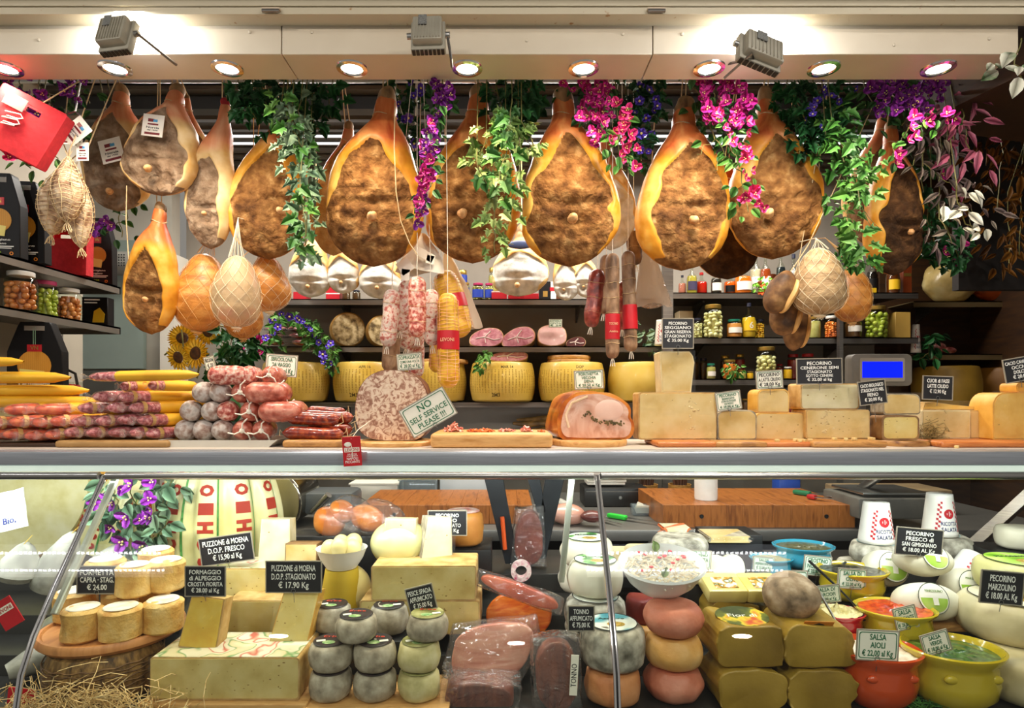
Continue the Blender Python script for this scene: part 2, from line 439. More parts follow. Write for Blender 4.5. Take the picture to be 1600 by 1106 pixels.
# floodlights on the header
def flood(px, py, dx, dz, roll, yaw, label, on, arm):
    p = W(px, py, 1.64)
    t = thing('floodlight', label, 'lamp', p, 'floodlights on the header', (math.radians(-18), roll, yaw))
    wd, ht = L(dx, 1.64), L(dz, 1.64)
    g = mk('grey_cast_metal', ['9a9484', 'a8a292'], 20, .5, metal=.2)
    b = B(); box(b, (wd, .022, ht), (0, .02, -ht/2), bev=.003); box(b, (wd*.86, .03, ht*.84), (0, 0, -ht*.40), bev=.006)
    for k in range(9): box(b, (.0016, .004, ht*.7), ((k-4)*wd*.088, -.0165, -ht*.36))
    obj('housing', b, g, t)
    b = B()
    for k in range(8): box(b, (wd*.085, .016, .003), ((k-3.5)*wd*.12, .02, -ht/2-.0025))
    obj('cooling_fins', b, ironm, t)
    b = B(); box(b, (wd*.24, .001, ht*.34), (-wd*.12, -.0192, ht*.07)); lab = obj('rating_label', b, mk('grey_label', ['3b3b3b', '8e8e88'], 260, .5, stretch=(1, 1, 3)), t)
    for s in (-1, 1):
        b = B(); tube(b, [(s*wd/2, .02, ht*.1), (s*(wd/2+.012), .02, ht*.1)], .008, 10); obj('pivot_bolt', b, steel, t)
    b = B(); tube(b, arm, .004, 6); obj('bracket', b, steel_d, t)
    b = B(); box(b, (wd*.82, .003, ht*.75), (0, .0315, -ht*.38)); obj('lamp_glass', b, mk('flood_glow', 'f4f8ff', emit=25) if on else mk('dark_lens', '5a5c5e', rough=.1), t)
    return t
flood(178, 51, 52, 58, math.radians(-2), math.radians(-8), 'lit grey floodlight near the left end, back to the street', 1, [(.05, .02, .006), (.06, .01, .0), (.09, .13, .012)])
flood(668, 50, 54, 56, math.radians(-2), 0, 'unlit pale grey floodlight in the middle of the header', 0, [(.052, .02, .006), (.058, .06, -.03), (.054, .13, .015)])
flood(1192, 77, 74, 52, math.radians(14), math.radians(12), 'lit grey floodlight tilted towards the right of the header', 1, [(-.055, .09, -.035), (-.04, -.01, -.045), (-.01, .02, -.03), (0, .05, .02), (0, .17, .13)])
for px, rz in ((200, .25), (1200, -.1)):
    p = W(px, 45, 1.71)
    light('floodlight_beam', 'AREA', (p.x, 1.70, 2.56 if px < 900 else 2.53), 5, (.93, .97, 1), (math.radians(62), 0, 0), shape='RECTANGLE', size=.08, size_y=.06)

# counter top and glass case
ZC = 1.339
def long_thing(name, label, cat, bmfn, m, group=None): b = B(); bmfn(b); return single(name, b, m, label, cat, (0, 0, 0), group)
t = thing('counter_top', 'long brushed steel counter top above the glass case', 'counter', (0, 1.8, ZC))
b = B(); box(b, (4.2, .5, .042), (0, .25, -.042), bev=.006); obj('worktop', b, mk('counter_steel', ['9da3ac', 'b4bac2'], 5, .3, metal=.6, stretch=(1, 1, 60), bump=.05), t)
b = B(); box(b, (4.2, .44, .002), (0, .27, .0)); obj('top_mat', b, mk('pale_counter_sheet', ['b9aea4', 'c9bfb4'], 4, .35, stretch=(1, 30, 1)), t)
t = thing('case_light_tube', 'long lit diffuser strip under the counter front edge', 'lamp', (0, 1.86, 1.275))
b = B(); box(b, (4.2, .02, .018), (0, -.045, .003)); obj('diffuser', b, led_soft, t)
b = B(); box(b, (4.2, .05, .012), (0, 0, .0)); obj('housing', b, white, t)
GP = [(1.80, 1.268), (1.70, 1.13), (1.60, 1.0), (1.53, .90), (1.49, .82), (1.47, .72), (1.47, .45)]
xd = [-1.179, .2747]
glass = glassy('clear_pane', 'f4faf6', .01, .7)
segs = [(-2.3, xd[0]-.011), (xd[0]+.011, xd[1]-.011), (xd[1]+.011, 2.2)]
for i, (x0, x1) in enumerate(segs):
    t = thing('curved_display_glass', ['curved front glass of the case at the left corner', 'curved front glass over the cut cheeses, middle section', 'curved front glass over the sauces, section right of the chrome upright'][i], 'glass pane', ((x0+x1)/2, 1.8, 1.27), 'front glass of the case')
    b = B(); h = (x1-x0)/2
    sm = []
    for k in range(len(GP)-1):
        for q in range(4):
            f = q/4; sm.append((GP[k][0]+(GP[k+1][0]-GP[k][0])*f, GP[k][1]+(GP[k+1][1]-GP[k][1])*f))
    sm.append(GP[-1])
    for _ in range(6): sm = [sm[0]]+[((sm[j-1][0]+sm[j][0]*2+sm[j+1][0])/4, (sm[j-1][1]+sm[j][1]*2+sm[j+1][1])/4) for j in range(1, len(sm)-1)]+[sm[-1]]
    V = [[b.verts.new((s*h, y-1.8, z-1.27)) for s in (-1, 1)] for y, z in sm]
    for p, q in zip(V, V[1:]): b.faces.new((p[0], p[1], q[1], q[0]))
    obj('glass', b, glass, t)
    b = B(); tube(b, [(-h, -.012, -.002), (h, -.012, -.002)], .011, 14); box(b, (2*h, .02, .012), (0, .0, -.012)); obj('top_rail', b, steel, t)
for i, x in enumerate(xd):
    t = thing('glass_divider', ['slim chrome divider between the corner and middle glass', 'slim chrome upright dividing the middle and right glass'][i], 'divider', (x, 1.8, 1.26), 'glass dividers')
    b = B(); tube(b, [(-.004, y-1.806, z-1.26) for y, z in GP], .0035, 8); tube(b, [(.006, y-1.806, z-1.26) for y, z in GP], .0035, 8); obj('chrome_strip', b, chrome, t)
    b = B(); tube(b, [(0.001, y-1.803, z-1.26) for y, z in GP], .003, 6); obj('seal', b, blackm, t)
# inner glass supports
for x, l in ((xd[0]+.03, 'pale inner glass strut behind the corner divider'), (xd[1]-.045, 'pale inner metal strut left of the chrome upright')):
    b = B()
    tube(b, [(0, 0, 0), (0, .03, -.2) if x > 0 else (0, -.2, -.25)], .0, 4)
    b.free(); b = B(); box(b, (.018, .012, .33 if x > 0 else .42), (0, 0, -.33 if x > 0 else -.42), bev=.002)
    single('case_strut', b, mk('pale_metal', ['b5b8a8', 'c5c8b8'], 8, .4, metal=.5), l, 'strut', (x-.02, 1.86 if x > 0 else 1.84, 1.265), 'case struts', (math.radians(-2 if x > 0 else -38), math.radians(6 if x > 0 else 0), 0))
# stepped deck
ST = [(1.48, 1.79, .68), (1.79, 1.95, .74), (1.95, 2.2, .80), (2.2, 2.55, .86)]
b = B()
for y0, y1, z in ST: box(b, (4.2, y1-y0, z-.35), (0, (y0+y1)/2, .35), bev=.004)
single('display_deck', b, mk('black_deck', ['23221f', '302e2a'], 6, .35), 'dark stepped display deck inside the glass case', 'display deck')
slab('trim_case_front', -2.3, 2.2, 1.42, 1.478, 0, .58, steel_d)
# work table and back counter behind the case
t = thing('work_table', 'long steel work table standing behind the glass case', 'table', (.35, 2.65, .92))
b = B(); box(b, (4.3, 1.05, .05), (0, .525, -.05), bev=.006); obj('table_top', b, mk('table_steel', ['6e6c68', '84817c'], 3, .42, metal=.6), t)
for x in (-2.0, -.7, .7, 2.0):
    b = B(); box(b, (.05, .05, .87), (0, 0, -.92)); obj('leg', b, steel_d, t, (x, .08, 0))
b = B(); box(b, (4.3, .02, .8), (0, .6, -.9)); obj('back_panel', b, blackm, t)
# street lamps over the stall front: white battens with two rows of lights (mirrored in the glass)
dots = mk('batten_leds', 'ffffff', emit=45)
for x0, x1, l in ((-4.1, -2.12, 'white LED batten over the left of the stall front'), (.52, 1.78, 'white LED batten over the right of the stall front')):
    t = thing('led_batten', l, 'lamp', ((x0+x1)/2, .46, 3.0), 'street battens')
    b = B(); box(b, (x1-x0, .22, .03), (0, 0, .006), bev=.004); obj('housing', b, mk('batten_white', 'f2f6ff', emit=2.2), t)
    b = B()
    n = int((x1-x0)/.03)
    for k in range(n):
        for y in (-.07, .07): box(b, (.017, .014, .006), (x0-(x0+x1)/2+.015+k*.03, y, 0))
    g = obj('light_rows', b, dots, t); g['kind'] = 'stuff'
    light('batten_light', 'AREA', ((x0+x1)/2, .46, 2.97), 5, NEUT, (math.radians(28), 0, 0), shape='RECTANGLE', size=x1-x0, size_y=.2)

# ---------------------------------------------------------------- shelves
def shelf(x0, x1, y0, y1, z, m, label, th=.036, cat='shelf', grp='wall shelves'):
    t = thing('wall_shelf', label, cat, ((x0+x1)/2, y1, z), grp)
    b = B(); box(b, (x1-x0, y1-y0, .006), (0, -(y1-y0)/2, -.006)); box(b, (x1-x0, .008, th), (0, -(y1-y0)+.004, -th)); obj('board', b, m, t)
    for f in (.2, .8):
        b = B(); prism(b, [(-.0, 0), (0, 0), (0, -.1), (-.22, -.008), (-.22, 0)][1:], -.006, .006)
        xf(b, b.verts, rot=(0, 0, PI/2)); obj('bracket', b, steel_d, t, (x0+(x1-x0)*f-(x0+x1)/2, -.0, -.006))
    return t
ZS = {'A': 2.104, 'B': 1.812, 'C': 1.472, 'R1': 2.118, 'R2': 1.852, 'R3': 1.606, 'R4': 1.405, 'F1': 2.095, 'F2': 1.767, 'F3': 1.44}
xa, xb = (395-VX)/FPX*3.75, (1040-VX)/FPX*3.75
for k, s in (('A', 'upper'), ('B', 'middle'), ('C', 'lower')):
    shelf(xa-(.0 if k != 'C' else .0), xb, 3.75, 4.1, ZS[k], steel_d, s+' grey steel shelf of the centre wall, '+{'A': 'under the white hams', 'B': 'under the cut hams', 'C': 'under the big yellow wheels'}[k])
xr, xq = (1046-VX)/FPX*3.6, (1435-VX)/FPX*3.6
for k, s in (('R1', 'bottles'), ('R2', 'large jars'), ('R3', 'small jars'), ('R4', 'lowest small jars')):
    xe = xq if k in ('R1', 'R2') else (1330-VX)/FPX*3.6
    shelf(xr, xe, 3.6, 3.72 if k == 'x' else 4.1, ZS[k], steel_d, 'grey shelf of the right bay, under the '+s)
xf0, xf1 = (1425-VX)/FPX*3.8, (1640-VX)/FPX*3.9
for k, s in (('F1', 'dark shelf under the wrapped cheese in the far right corner'), ('F2', 'brownish steel shelf under the cut dark wheel'), ('F3', 'brownish shelf under the dim yellow wheels')):
    shelf(xf0, xf1, 3.78, 4.04, ZS[k], steel_y, s)
for x, l in ((xr-.02, 'dark shelf upright at the left end of the jar shelves'), ((1311-VX)/FPX*3.58, 'slim steel shelf upright right of the black price card')):
    b = B(); box(b, (.022 if x > 1.7 else .06, .03, 1.5), (0, 0, 0)); single('shelf_upright', b, steel_d, l, 'shelf upright', (x, 3.57, .95), 'shelf uprights')
# left wall shelves run into the shop
for z, s, q in ((2.04, 'upper', 'under the red bag'), (1.842, 'middle', 'with glass jars'), (1.485, 'lowest', 'behind the sausage piles')):
    t = thing('side_shelf', s+' steel shelf on the left wall, '+q, 'shelf', (-2.25, 2.6, z), 'side shelves')
    b = B(); box(b, (.36, .9, .008), (.18, -.05, -.008)); box(b, (.008, .9, .034), (.356, -.05, -.034)); box(b, (.36, .008, .034), (.18, .396, -.034)); obj('board', b, mk('side_steel', ['6a655e', '7a756d'], 5, .4, metal=.5), t)
# rail the hams hang from
t = thing('hanging_rail', 'steel rails behind the header that carry the hams', 'rail', (0, 1.95, 2.8))
b = B()
for y in (.15, .25, .35, .55): tube(b, [(-2.2, y, 0), (1.9, y, 0)], .01, 8)
for x in (-1.8, -.6, .5, 1.6): box(b, (.02, .5, .02), (x, .32, 0.01)); box(b, (.02, .02, .26), (x, .25, 0))
obj('bars', b, steel, t)
# ================================================================ hanging hams
BROWN = ['563417', '7c5127', '9a6c3a', 'c2965f']; GREY = ['6a523c', '8e7258', 'a68b70', 'c2a98c']
FAT = ['b8701a', 'd8952c', 'e9b85c']; FATP = ['cf9a4e', 'e2bd80', 'ecd2a0']
SH = ['a8431c', 'c9703a', 'dd9a5a']; SHP = ['c0663f', 'd88f64', 'e4b189']
hm_brown = ham_mat('cured_ham_brown', BROWN, FAT, SH)
hm_grey = ham_mat('cured_ham_grey', GREY, FATP, SHP)
hm_pale = ham_mat('cured_ham_pale', ['b08a58', 'c7a36c', 'd6b780'], FATP, SHP)
hm_white = ham_mat('larded_ham', ['bdb9ab', 'dcd9cf', 'ecebe4'], ['c98a3a', 'd9b06a', 'e8d2a0'], SHP, blot=.12, bd=.003)
hm_dark = ham_mat('cured_ham_dark', ['2a190c', '4b3018', '6c4a28'], FAT, SH)
bonem = mk('bone_knob', ['c2874c', 'e2b47c', 'b9783f'], 40, .5, bump=.3)
hockm = mk('dried_hock', ['5e4527', '97744a', 'b08a5e'], 30, .6, bump=.4, stretch=(1, 1, .4))
tagm = mk('paper_tag', ['efe8d8', 'f7f2e6'], 6, .6)
PROF = [(0, .10), (.03, .19), (.08, .23), (.13, .235), (.17, .3), (.22, .42), (.3, .61), (.38, .77), (.46, .88), (.55, .96), (.64, 1), (.72, 1), (.8, .95), (.87, .82), (.93, .62), (.97, .4), (1, .0)]
def prof(t, P=PROF):
    for (a, x), (b, y) in zip(P, P[1:]):
        if t <= b:
            f = (t-a)/(b-a); return x+(y-x)*f
    return 0
def smooth(a, b, x): x = min(1, max(0, (x-a)/(b-a))); return x*x*(3-2*x)
def rope(bm, p0, p1, r=.0016, sag=.0, n=8):
    p0, p1 = Vector(p0), Vector(p1)
    tube(bm, [p0.lerp(p1, i/n)+Vector((0, -.004*math.sin(PI*i/n), -sag*math.sin(PI*i/n))) for i in range(n+1)], r, 5)
RAILS = [2.1, 2.2, 2.3]
RZ = 2.8
def ham(label, x0, x1, top, bot, d, topx, mat, bone=None, rs=0., cw=.84, ct=.2, seed=1, rail=RZ, hook=True, thick=.52, tags=(), cap=None, tie=True, group='hanging cured hams', name='cured_ham', cut=True, kink=0, prof_=PROF, ropes=(), rel=1):
    cx = (x0+x1)/2; base = W(cx, bot, d); H = L(bot-top, d); w = L(x1-x0, d); off = L(topx-cx, d)
    t = thing(name, label, 'ham', base, group)
    NT, NA = 72, 96; bm = B(); rings = []; lay = []
    bx = bz = None
    if bone: bp = W(bone[0], bone[1], d-w/2*thick*.9)-base; bx, bz = bp.x, bp.z
    for i in range(NT+1):
        u = i/NT; u = u**.92 if u < 1 else 1
        z = H*(1-u); hw = w/2*prof(u, prof_)*(1+.05*noise.noise(Vector((u*5, seed*2.7, 0)))); cxx = off*(1-smooth(.0, .6, u))+.05*w*noise.noise(Vector((u*4, seed*1.9, 3)))*smooth(.15,.4,u)+kink*w*math.sin(PI*min(1, u*2.2))
        dh = hw*(1-smooth(.18, .5, u)*(1-thick))
        rg = []
        for k in range(NA):
            a = 2*PI*k/NA; c, s = math.cos(a), math.sin(a)
            p = .78 if s < 0 else .95
            x = cxx+hw*math.copysign(abs(c)**.9, c); y = dh*math.copysign(abs(s)**p, s)
            nx = (x-cxx)/max(hw, 1e-4)
            nn = noise.noise(Vector((x*9, z*9, seed*3.1)))*.5+noise.noise(Vector((x*24, z*24, seed*1.7)))*.25
            # crust window on the front
            m = 0
            if cut and u > ct:
                e = cw*smooth(ct, ct+.24, u)**.6*(.78+.32*smooth(.42, .72, u)+.25*noise.noise(Vector((u*6, seed*1.1, 5))))
                q = abs(nx-rs*.25)/max(e, .02)
                m = 1-smooth(.84, 1.06, q+nn*.45)
                m *= 1-smooth(-.12, .02, s)
                m *= smooth(ct, ct+.08, u+nn*.12)
                if u > .9: m = max(m, (1-smooth(-.05, .1, s))*smooth(.9, .96, u)*.8)
            if m: y += .011*m*(1-smooth(.9, 1, u))
            sh = 1-smooth(.2, .46, u+nn*.08)
            dk = 0
            if bx is not None and s < 0:
                rr_ = math.hypot((x-bx)/(.11*w), (z-bz+.03*w)/(.11*w))
                y += .036*math.exp(-rr_*rr_*.7)*m
                r2 = math.hypot((x-bx-.02*w)/(.34*w), (z-bz-.16*w)/(.05*w))
                y += .017*math.exp(-r2*r2)*m
                r4 = math.hypot((x-bx-.2*w)/(.05*w), (z-bz+.12*w)/(.16*w)); y += .013*math.exp(-r4*r4)*m
                r3 = math.hypot((x-bx)/(.08*w), (z-bz+.1*w)/(.10*w)); dk = math.exp(-r3*r3)*m*.5  # shade under the bone knob goes into the colour mask
            y += (nn*.012+noise.noise(Vector((x*5, z*5, seed)))*.02)*(w/.3)*(1 if u > .2 else .4)
            y += rel*m*.012*abs(noise.noise(Vector((x*16, z*22, seed*2.2))))
            x += nn*.006*math.copysign(1, c)
            rg.append(bm.verts.new((x, y, z))); lay.append((m, sh, dk))
        rings.append(rg)
    for A, Bq in zip(rings, rings[1:]):
        for k in range(NA):
            j = (k+1) % NA; bm.faces.new((A[k], Bq[k], Bq[j], A[j]))
    bm.faces.new(rings[0]); bm.faces.new(rings[-1][::-1])
    for f in bm.faces: f.smooth = True
    me = D.meshes.new('meat'); bm.to_mesh(me); bm.free()
    ca = me.color_attributes.new('reg', 'FLOAT_COLOR', 'POINT')
    for i, v in enumerate(lay): ca.data[i].color = (*v, 1)
    obj('meat', me, mat, t)
    if bone:
        b = B(); s_ = .05*w
        sph(b, s_, (0, 0, 0), (1, 1.3, .95), u=16, v=10, amp=s_*.3, fr=50, seed=seed)
        obj('bone_knob', b, bonem, t, (bx, -w/2*thick*.93-.001+.006, bz))
    # hock end with its skin cap
    hw = w*.105
    b = B(); sph(b, hw, (0, 0, 0), (.95, .95, 1.25), u=18, v=12, amp=hw*.3, fr=26, seed=seed+2); 
    obj('hock', b, cap or hockm, t, (off, 0, H*.985), (0, .12*(seed % 3-1), 0))
    b = B()
    if tie:
        zz = H*.87; r_ = w/2*prof(.13)*1.04; cxx = off*(1-smooth(.0, .6, .13))+kink*w*math.sin(PI*.286)
        tube(b, [(cxx+r_*math.cos(q), r_*math.sin(q), zz+.006*math.sin(q*2)) for q in [2*PI*k/20 for k in range(21)]], .0022, 5)
    if hook:
        yr = min(RAILS, key=lambda q: abs(q-d))-d
        top_z = rail-base.z
        rope(b, (off+.006, 0, H*.99), (off*1.0, yr, top_z), .002)
        rope(b, (off-.012, 0, H*.97), (off-.004, yr, top_z), .002)
    if b.verts: obj('hanging_cord', b, string, t)
    else: b.free()
    for (x, y, tw, th, rot, style) in tags:
        p = W(x, y, d-w/2*thick-.012)-base
        hanging_tag(t, (p.x, -w/2*thick-.012, p.z), L(tw, d), L(th, d), rot, style)
    for pts in ropes:
        b = B(); tube(b, [W(x, y, d-w/2*thick-.008)-base for x, y in pts], .0018, 5); obj('loose_string', b, string, t)
    return t
def hanging_tag(parent, loc, w, h, rot=0, style=0):
    b = B(); box(b, (w, .0008, h), (0, 0, -h/2)); g = obj('paper_tag', b, tagm, parent, loc, (0, rot, 0))
    b = B(); box(b, (w*.5, .0004, h*.07), (0, -.0007, .02*h)); box(b, (w*.72, .0004, h*.1), (0, -.0007, -h*.42)); box(b, (w*.3, .0004, h*.14), (-.1*w, -.0007, h*.16))
    obj('printed_bars', b, mk('dark_red_print', '7a1f24'), g)
    b = B(); lettering(b, [('Norcia', 0, -h*.1, h*.13, w*.6), ('dal 1950', 0, -h*.22, h*.08, w*.5)], -.0007); obj('lettering', b, black_ink, g)
    b = B(); box(b, (w*.2, .0004, h*.12), (.1*w, -.0008, h*.16)); obj('blue_mark', b, mk('light_blue_print', '4a9ccc'), g)
    return g

T1 = [(176, 236, 30, 40, -.3, 0)]
ham('grey-crusted ham with paper tag, farthest left in the hanging row', 134, 236, 140, 330, 2.38, 190, hm_grey, (170, 298), seed=3, tags=[(174, 235, 34, 36, -.25, 0)], rs=-.2)
ham('grey dried ham with white tag, overlapping the farthest left one', 196, 308, 142, 306, 2.15, 276, hm_grey, (230, 262), seed=4, tags=[(239, 196, 32, 33, .12, 0)], rs=-.3, ct=.16, cw=.9)
ham('narrow ham half hidden behind the tagged grey ham', 286, 334, 150, 330, 2.42, 292, hm_grey, None, seed=5, rs=0)
ham('slim ham with red wax cap and pink shank', 293, 366, 158, 390, 2.2, 352, hm_grey, (318, 333), seed=6, cap=mk('red_wax', ['8e0f1c', 'b01826'], 10, .3), rs=-.5, cw=.78, ct=.34, thick=.6, tie=False)
ham('brown ham with thin hock hanging lowest, under the tagged grey ham', 193, 279, 322, 523, 2.2, 250, hm_brown, (226, 467), seed=7, rs=-.35, cw=.78, ct=.34, thick=.62, ropes=[[(198, 290), (197, 340), (201, 405)]])
ham('broad brown ham whose pink shank leans under the ivy', 357, 482, 160, 406, 2.22, 455, hm_brown, (438, 329), seed=8, rs=.2, cw=.86, ct=.3)
ham('pale smooth ham behind the ivy strand, no crust showing', 484, 558, 196, 400, 2.42, 545, hm_pale, None, seed=9, rs=0, cw=.95, ct=.1)
ham('large ham with yellow rim and loose string trailing down its front', 508, 661, 150, 417, 2.13, 604, hm_brown, (581, 337), seed=10, rs=-.15, cw=.88, ct=.26, ropes=[[(617, 160), (616, 230), (619, 300), (626, 345), (640, 380), (652, 398)]])
ham('brown ham between two flowering strands, orange shank, ivy over its side', 664, 812, 146, 412, 2.22, 747, hm_brown, (722, 333), seed=11, rs=-.2, cw=.84, ct=.28)
ham('large ham with bright yellow left flank, right of the central ivy', 814, 966, 150, 417, 2.12, 880, hm_brown, (895, 340), seed=12, rs=-.1, cw=.84, ct=.24)
ham('white-larded ham peeking out behind the yellow-flanked ham', 918, 993, 215, 391, 2.40, 945, hm_white, None, seed=13, rs=0, cw=1, ct=.35)
ham('ham with broad yellow left edge under magenta flowers', 995, 1140, 166, 423, 2.15, 1068, hm_brown, (1085, 343), seed=14, rs=.22, cw=.8, ct=.24)
ham('large ham with pale neck tied by white cord, next to the netted hams', 1139, 1283, 152, 405, 2.24, 1196, hm_brown, (1202, 333), seed=15, rs=-.12, cw=.86, ct=.25)
ham('dark ham lower down behind two large hams', 1086, 1186, 260, 437, 2.45, 1135, hm_dark, None, seed=16, rs=0, cw=1, ct=.2)
ham('pale crusted ham half hidden behind green ivy on the right', 1318, 1402, 180, 385, 2.42, 1380, hm_grey, None, seed=17, rs=-.2, cw=.9)
ham('dark ham turned sideways with a yellow fat strip, farthest right', 1352, 1437, 196, 431, 2.2, 1392, hm_dark, (1424, 362), seed=18, rs=.55, cw=.8, ct=.18, thick=.7)

def back_cord(b, p, d, z1, r, sl=0):
    p = Vector(p); e = 2.5-d; tube(b, [p, p+Vector((sl*.04, e*.5, .03)), p+Vector((sl*.1, e*.95, .08)), p+Vector((sl*.1, e, .12)), Vector((p.x+sl*.1, e, z1))], r, 5)
# netted boneless hams
def netted(label, x0, x1, top, bot, d, body, netm, ztop, seed=1, n=11, tilt=0, group='netted hams', topx=None, name='netted_ham', knot=True):
    cx = (x0+x1)/2; base = W(cx, bot, d); H = L(bot-top, d); w = L(x1-x0, d)
    t = thing(name, label, 'ham', base, group, (0, tilt, 0))
    P = [(0, .0), (.04, .3), (.12, .52), (.25, .74), (.42, .93), (.6, 1), (.75, .97), (.87, .8), (.95, .52), (1, .0)]
    pr = [(max(w/2*prof(i/24, P), 0), H*(1-i/24)) for i in range(25)]
    b = B(); lathe(b, pr, 32, scl=(1, .8, 1), amp=.012, seed=seed, fr=12); obj('meat', b, body, t)
    b = B()
    for dr in (1, -1):
        for k in range(n):
            a0 = 2*PI*k/n; pts = []
            for i in range(29):
                u = .02+.97*i/28; r = w/2*prof(u, P)*1.03+.0015; a = a0+dr*u*2.6; q = Vector((r*math.cos(a), .8*r*math.sin(a), H*(1-u)))
                nn = noise.noise(q*12+Vector((seed*7.3, seed, 0))); q += q.normalized()*nn*.012
                pts.append(q)
            tube(b, pts, .0006, 3, cap=False)
    g = obj('netting', b, netm, t)
    # gathered tail of the net up to the cord
    tz = W(topx or cx, ztop, d)-base
    b = B()
    for k in range(12):
        a = 2*PI*k/12; r = w/2*.33
        tube(b, [(r*math.cos(a), .8*r*math.sin(a), H*.965), (r*.5*math.cos(a)+tz.x*.3, r*.4*math.sin(a), H+(tz.z-H)*.35), (tz.x, 0, tz.z)], .0009, 3, cap=False)
    back_cord(b, tz, d, RZ-base.z, .0018)
    obj('net_gather', b, netm, t)
    if knot:
        b = B(); sph(b, w*.1, (0, 0, 0), (1.2, 1, .4), u=12, v=6, amp=.006, fr=60)
        for k in range(5): tube(b, [(0, 0, 0), ((k-2)*.006, 0, -.012-.003*(k % 2))], .0014, 4)
        obj('net_knot', b, netm, t, (0, 0, .002))
    return t
om = mk('smoked_orange_meat', ['96561a', 'c07e34', 'd69c52'], 14, .4, bump=.25, bsc=70, stretch=(1, 1, 2.5))
gm = mk('grey_netted_meat', ['8a6a44', 'ad8f66', 'c4a67a'], 22, .6, bump=.4, bsc=80, stretch=(1, 1, 2.5))
pm = mk('rosy_netted_meat', ['a08560', 'b99a70', 'cf8a6c'], 7, .5, bump=.3, bsc=80)
netw = mk('net_string', ['d8c8a4', 'eadfc4'], 60, .8)
neto = mk('tan_net_string', ['c08e4e', 'd9b27a'], 60, .8)
netted('orange netted ham, plump, farthest left of the netted group', 267, 347, 392, 519, 2.26, om, neto, 350, 2, tilt=.12, topx=320)
netted('beige netted ham with rosy top, in front of the orange ones', 333, 406, 398, 513, 2.12, pm, netw, 340, 3, topx=372)
netted('small orange netted ham under the broad brown ham', 388, 456, 400, 488, 2.3, om, netw, 380, 4, tilt=-.1)
netted('orange netted ham hanging lowest behind the beige netted one', 350, 410, 440, 530, 2.4, om, neto, 400, 5)
netted('round grey netted ham hanging beside the large hams on the right', 1241, 1321, 386, 494, 2.08, gm, netw, 372, 6, n=13, topx=1275)
netted('orange netted ham tucked behind the grey netted one', 1302, 1360, 412, 505, 2.24, om, neto, 372, 7, topx=1290)
# dried slabs of meat
def slabmeat(label, x, y0, y1, wd, d, rot, seed, th=.05):
    base = W(x, y1, d); H = L(y1-y0, d); w = L(wd, d)
    t = thing('cured_slab', label, 'meat', base, 'dried meat slabs', (0, rot, 0))
    b = B(); sph(b, 1, (0, 0, H/2), (w/2, th, H/2), u=28, v=20, amp=0); wob(b, .008, 16, seed); obj('meat', b, mk('slab_crust', ['38220f', '66431f', '946c3e'], 22, .65, bump=.7, bsc=40), t)
    b = B(); sph(b, 1, (w*.3, -.006, H*.5), (w*.16, th*.95, H*.44), u=20, v=16); wob(b, .006, 16, seed); obj('fat_edge', b, mk('slab_fat', ['b9823e', 'd9ad68'], 10, .45), t)
    b = B(); rope(b, (0, 0, H*.96), (.02, 0, H+.11), .0018); rope(b, (.02, 0, H+.11), (.03, .0, RZ-base.z), .0016); obj('hanging_cord', b, string, t)
slabmeat('dried meat slab, upper of the cluster left of the grey netted ham', 1205, 418, 490, 44, 2.1, .42, 1)
slabmeat('dried meat slab with wide fat edge, middle of the cluster', 1222, 452, 524, 46, 2.18, .15, 2)
slabmeat('small dark dried meat slab, lowest of the cluster', 1240, 480, 546, 36, 2.26, .1, 3)

# larded hams over the upper shelf of the centre wall
def white_ham(label, x0, x1, top, bot, topx, seed, d=3.55):
    return ham(label, x0, x1, top, bot, d, topx, hm_white, ((x0+x1)/2-4, bot-18), seed=seed, cw=1.0, ct=.34, hook=False, tie=False, group='white larded hams', name='larded_ham', thick=.7, rel=.15)
PW = [(0, .28), (.06, .4), (.15, .5), (.3, .72), (.45, .9), (.6, 1), (.75, .98), (.87, .82), (.95, .5), (1, 0)]
for k, (x0, x1, top, bot, tx, l) in enumerate([(452, 517, 360, 466, 494, 'white-larded ham with pink shank, first on the upper shelf'), (511, 562, 372, 460, 530, 'white-larded ham second from the left on the upper shelf'),
        (560, 626, 378, 468, 600, 'white-larded ham third along, behind the pale salamis'), (768, 856, 360, 464, 815, 'broad white ham with dark label between jars and red boxes'),
        (864, 906, 380, 471, 880, 'narrow white and orange ham turned sideways'), (896, 936, 386, 466, 910, 'narrow white ham behind the red salami')]):
    h = white_ham(l, x0, x1, top, bot-1, tx, 20+k)
    b = B(); base = h.location; z = L(bot-top, 3.55); rope(b, (L(tx-(x0+x1)/2, 3.55), 0, z*.97), (L(tx-(x0+x1)/2, 3.55), 0, 2.93-base.z), .003); obj('hanging_cord', b, string, h)
    if k == 3:
        b = B(); sph(b, .05, (0, 0, 0), (1.5, .15, .5), u=16, v=8); obj('oval_label', b, mk('navy_label', ['2a3350', '3a4668'], 10, .4), h, (0, -.125, .27))

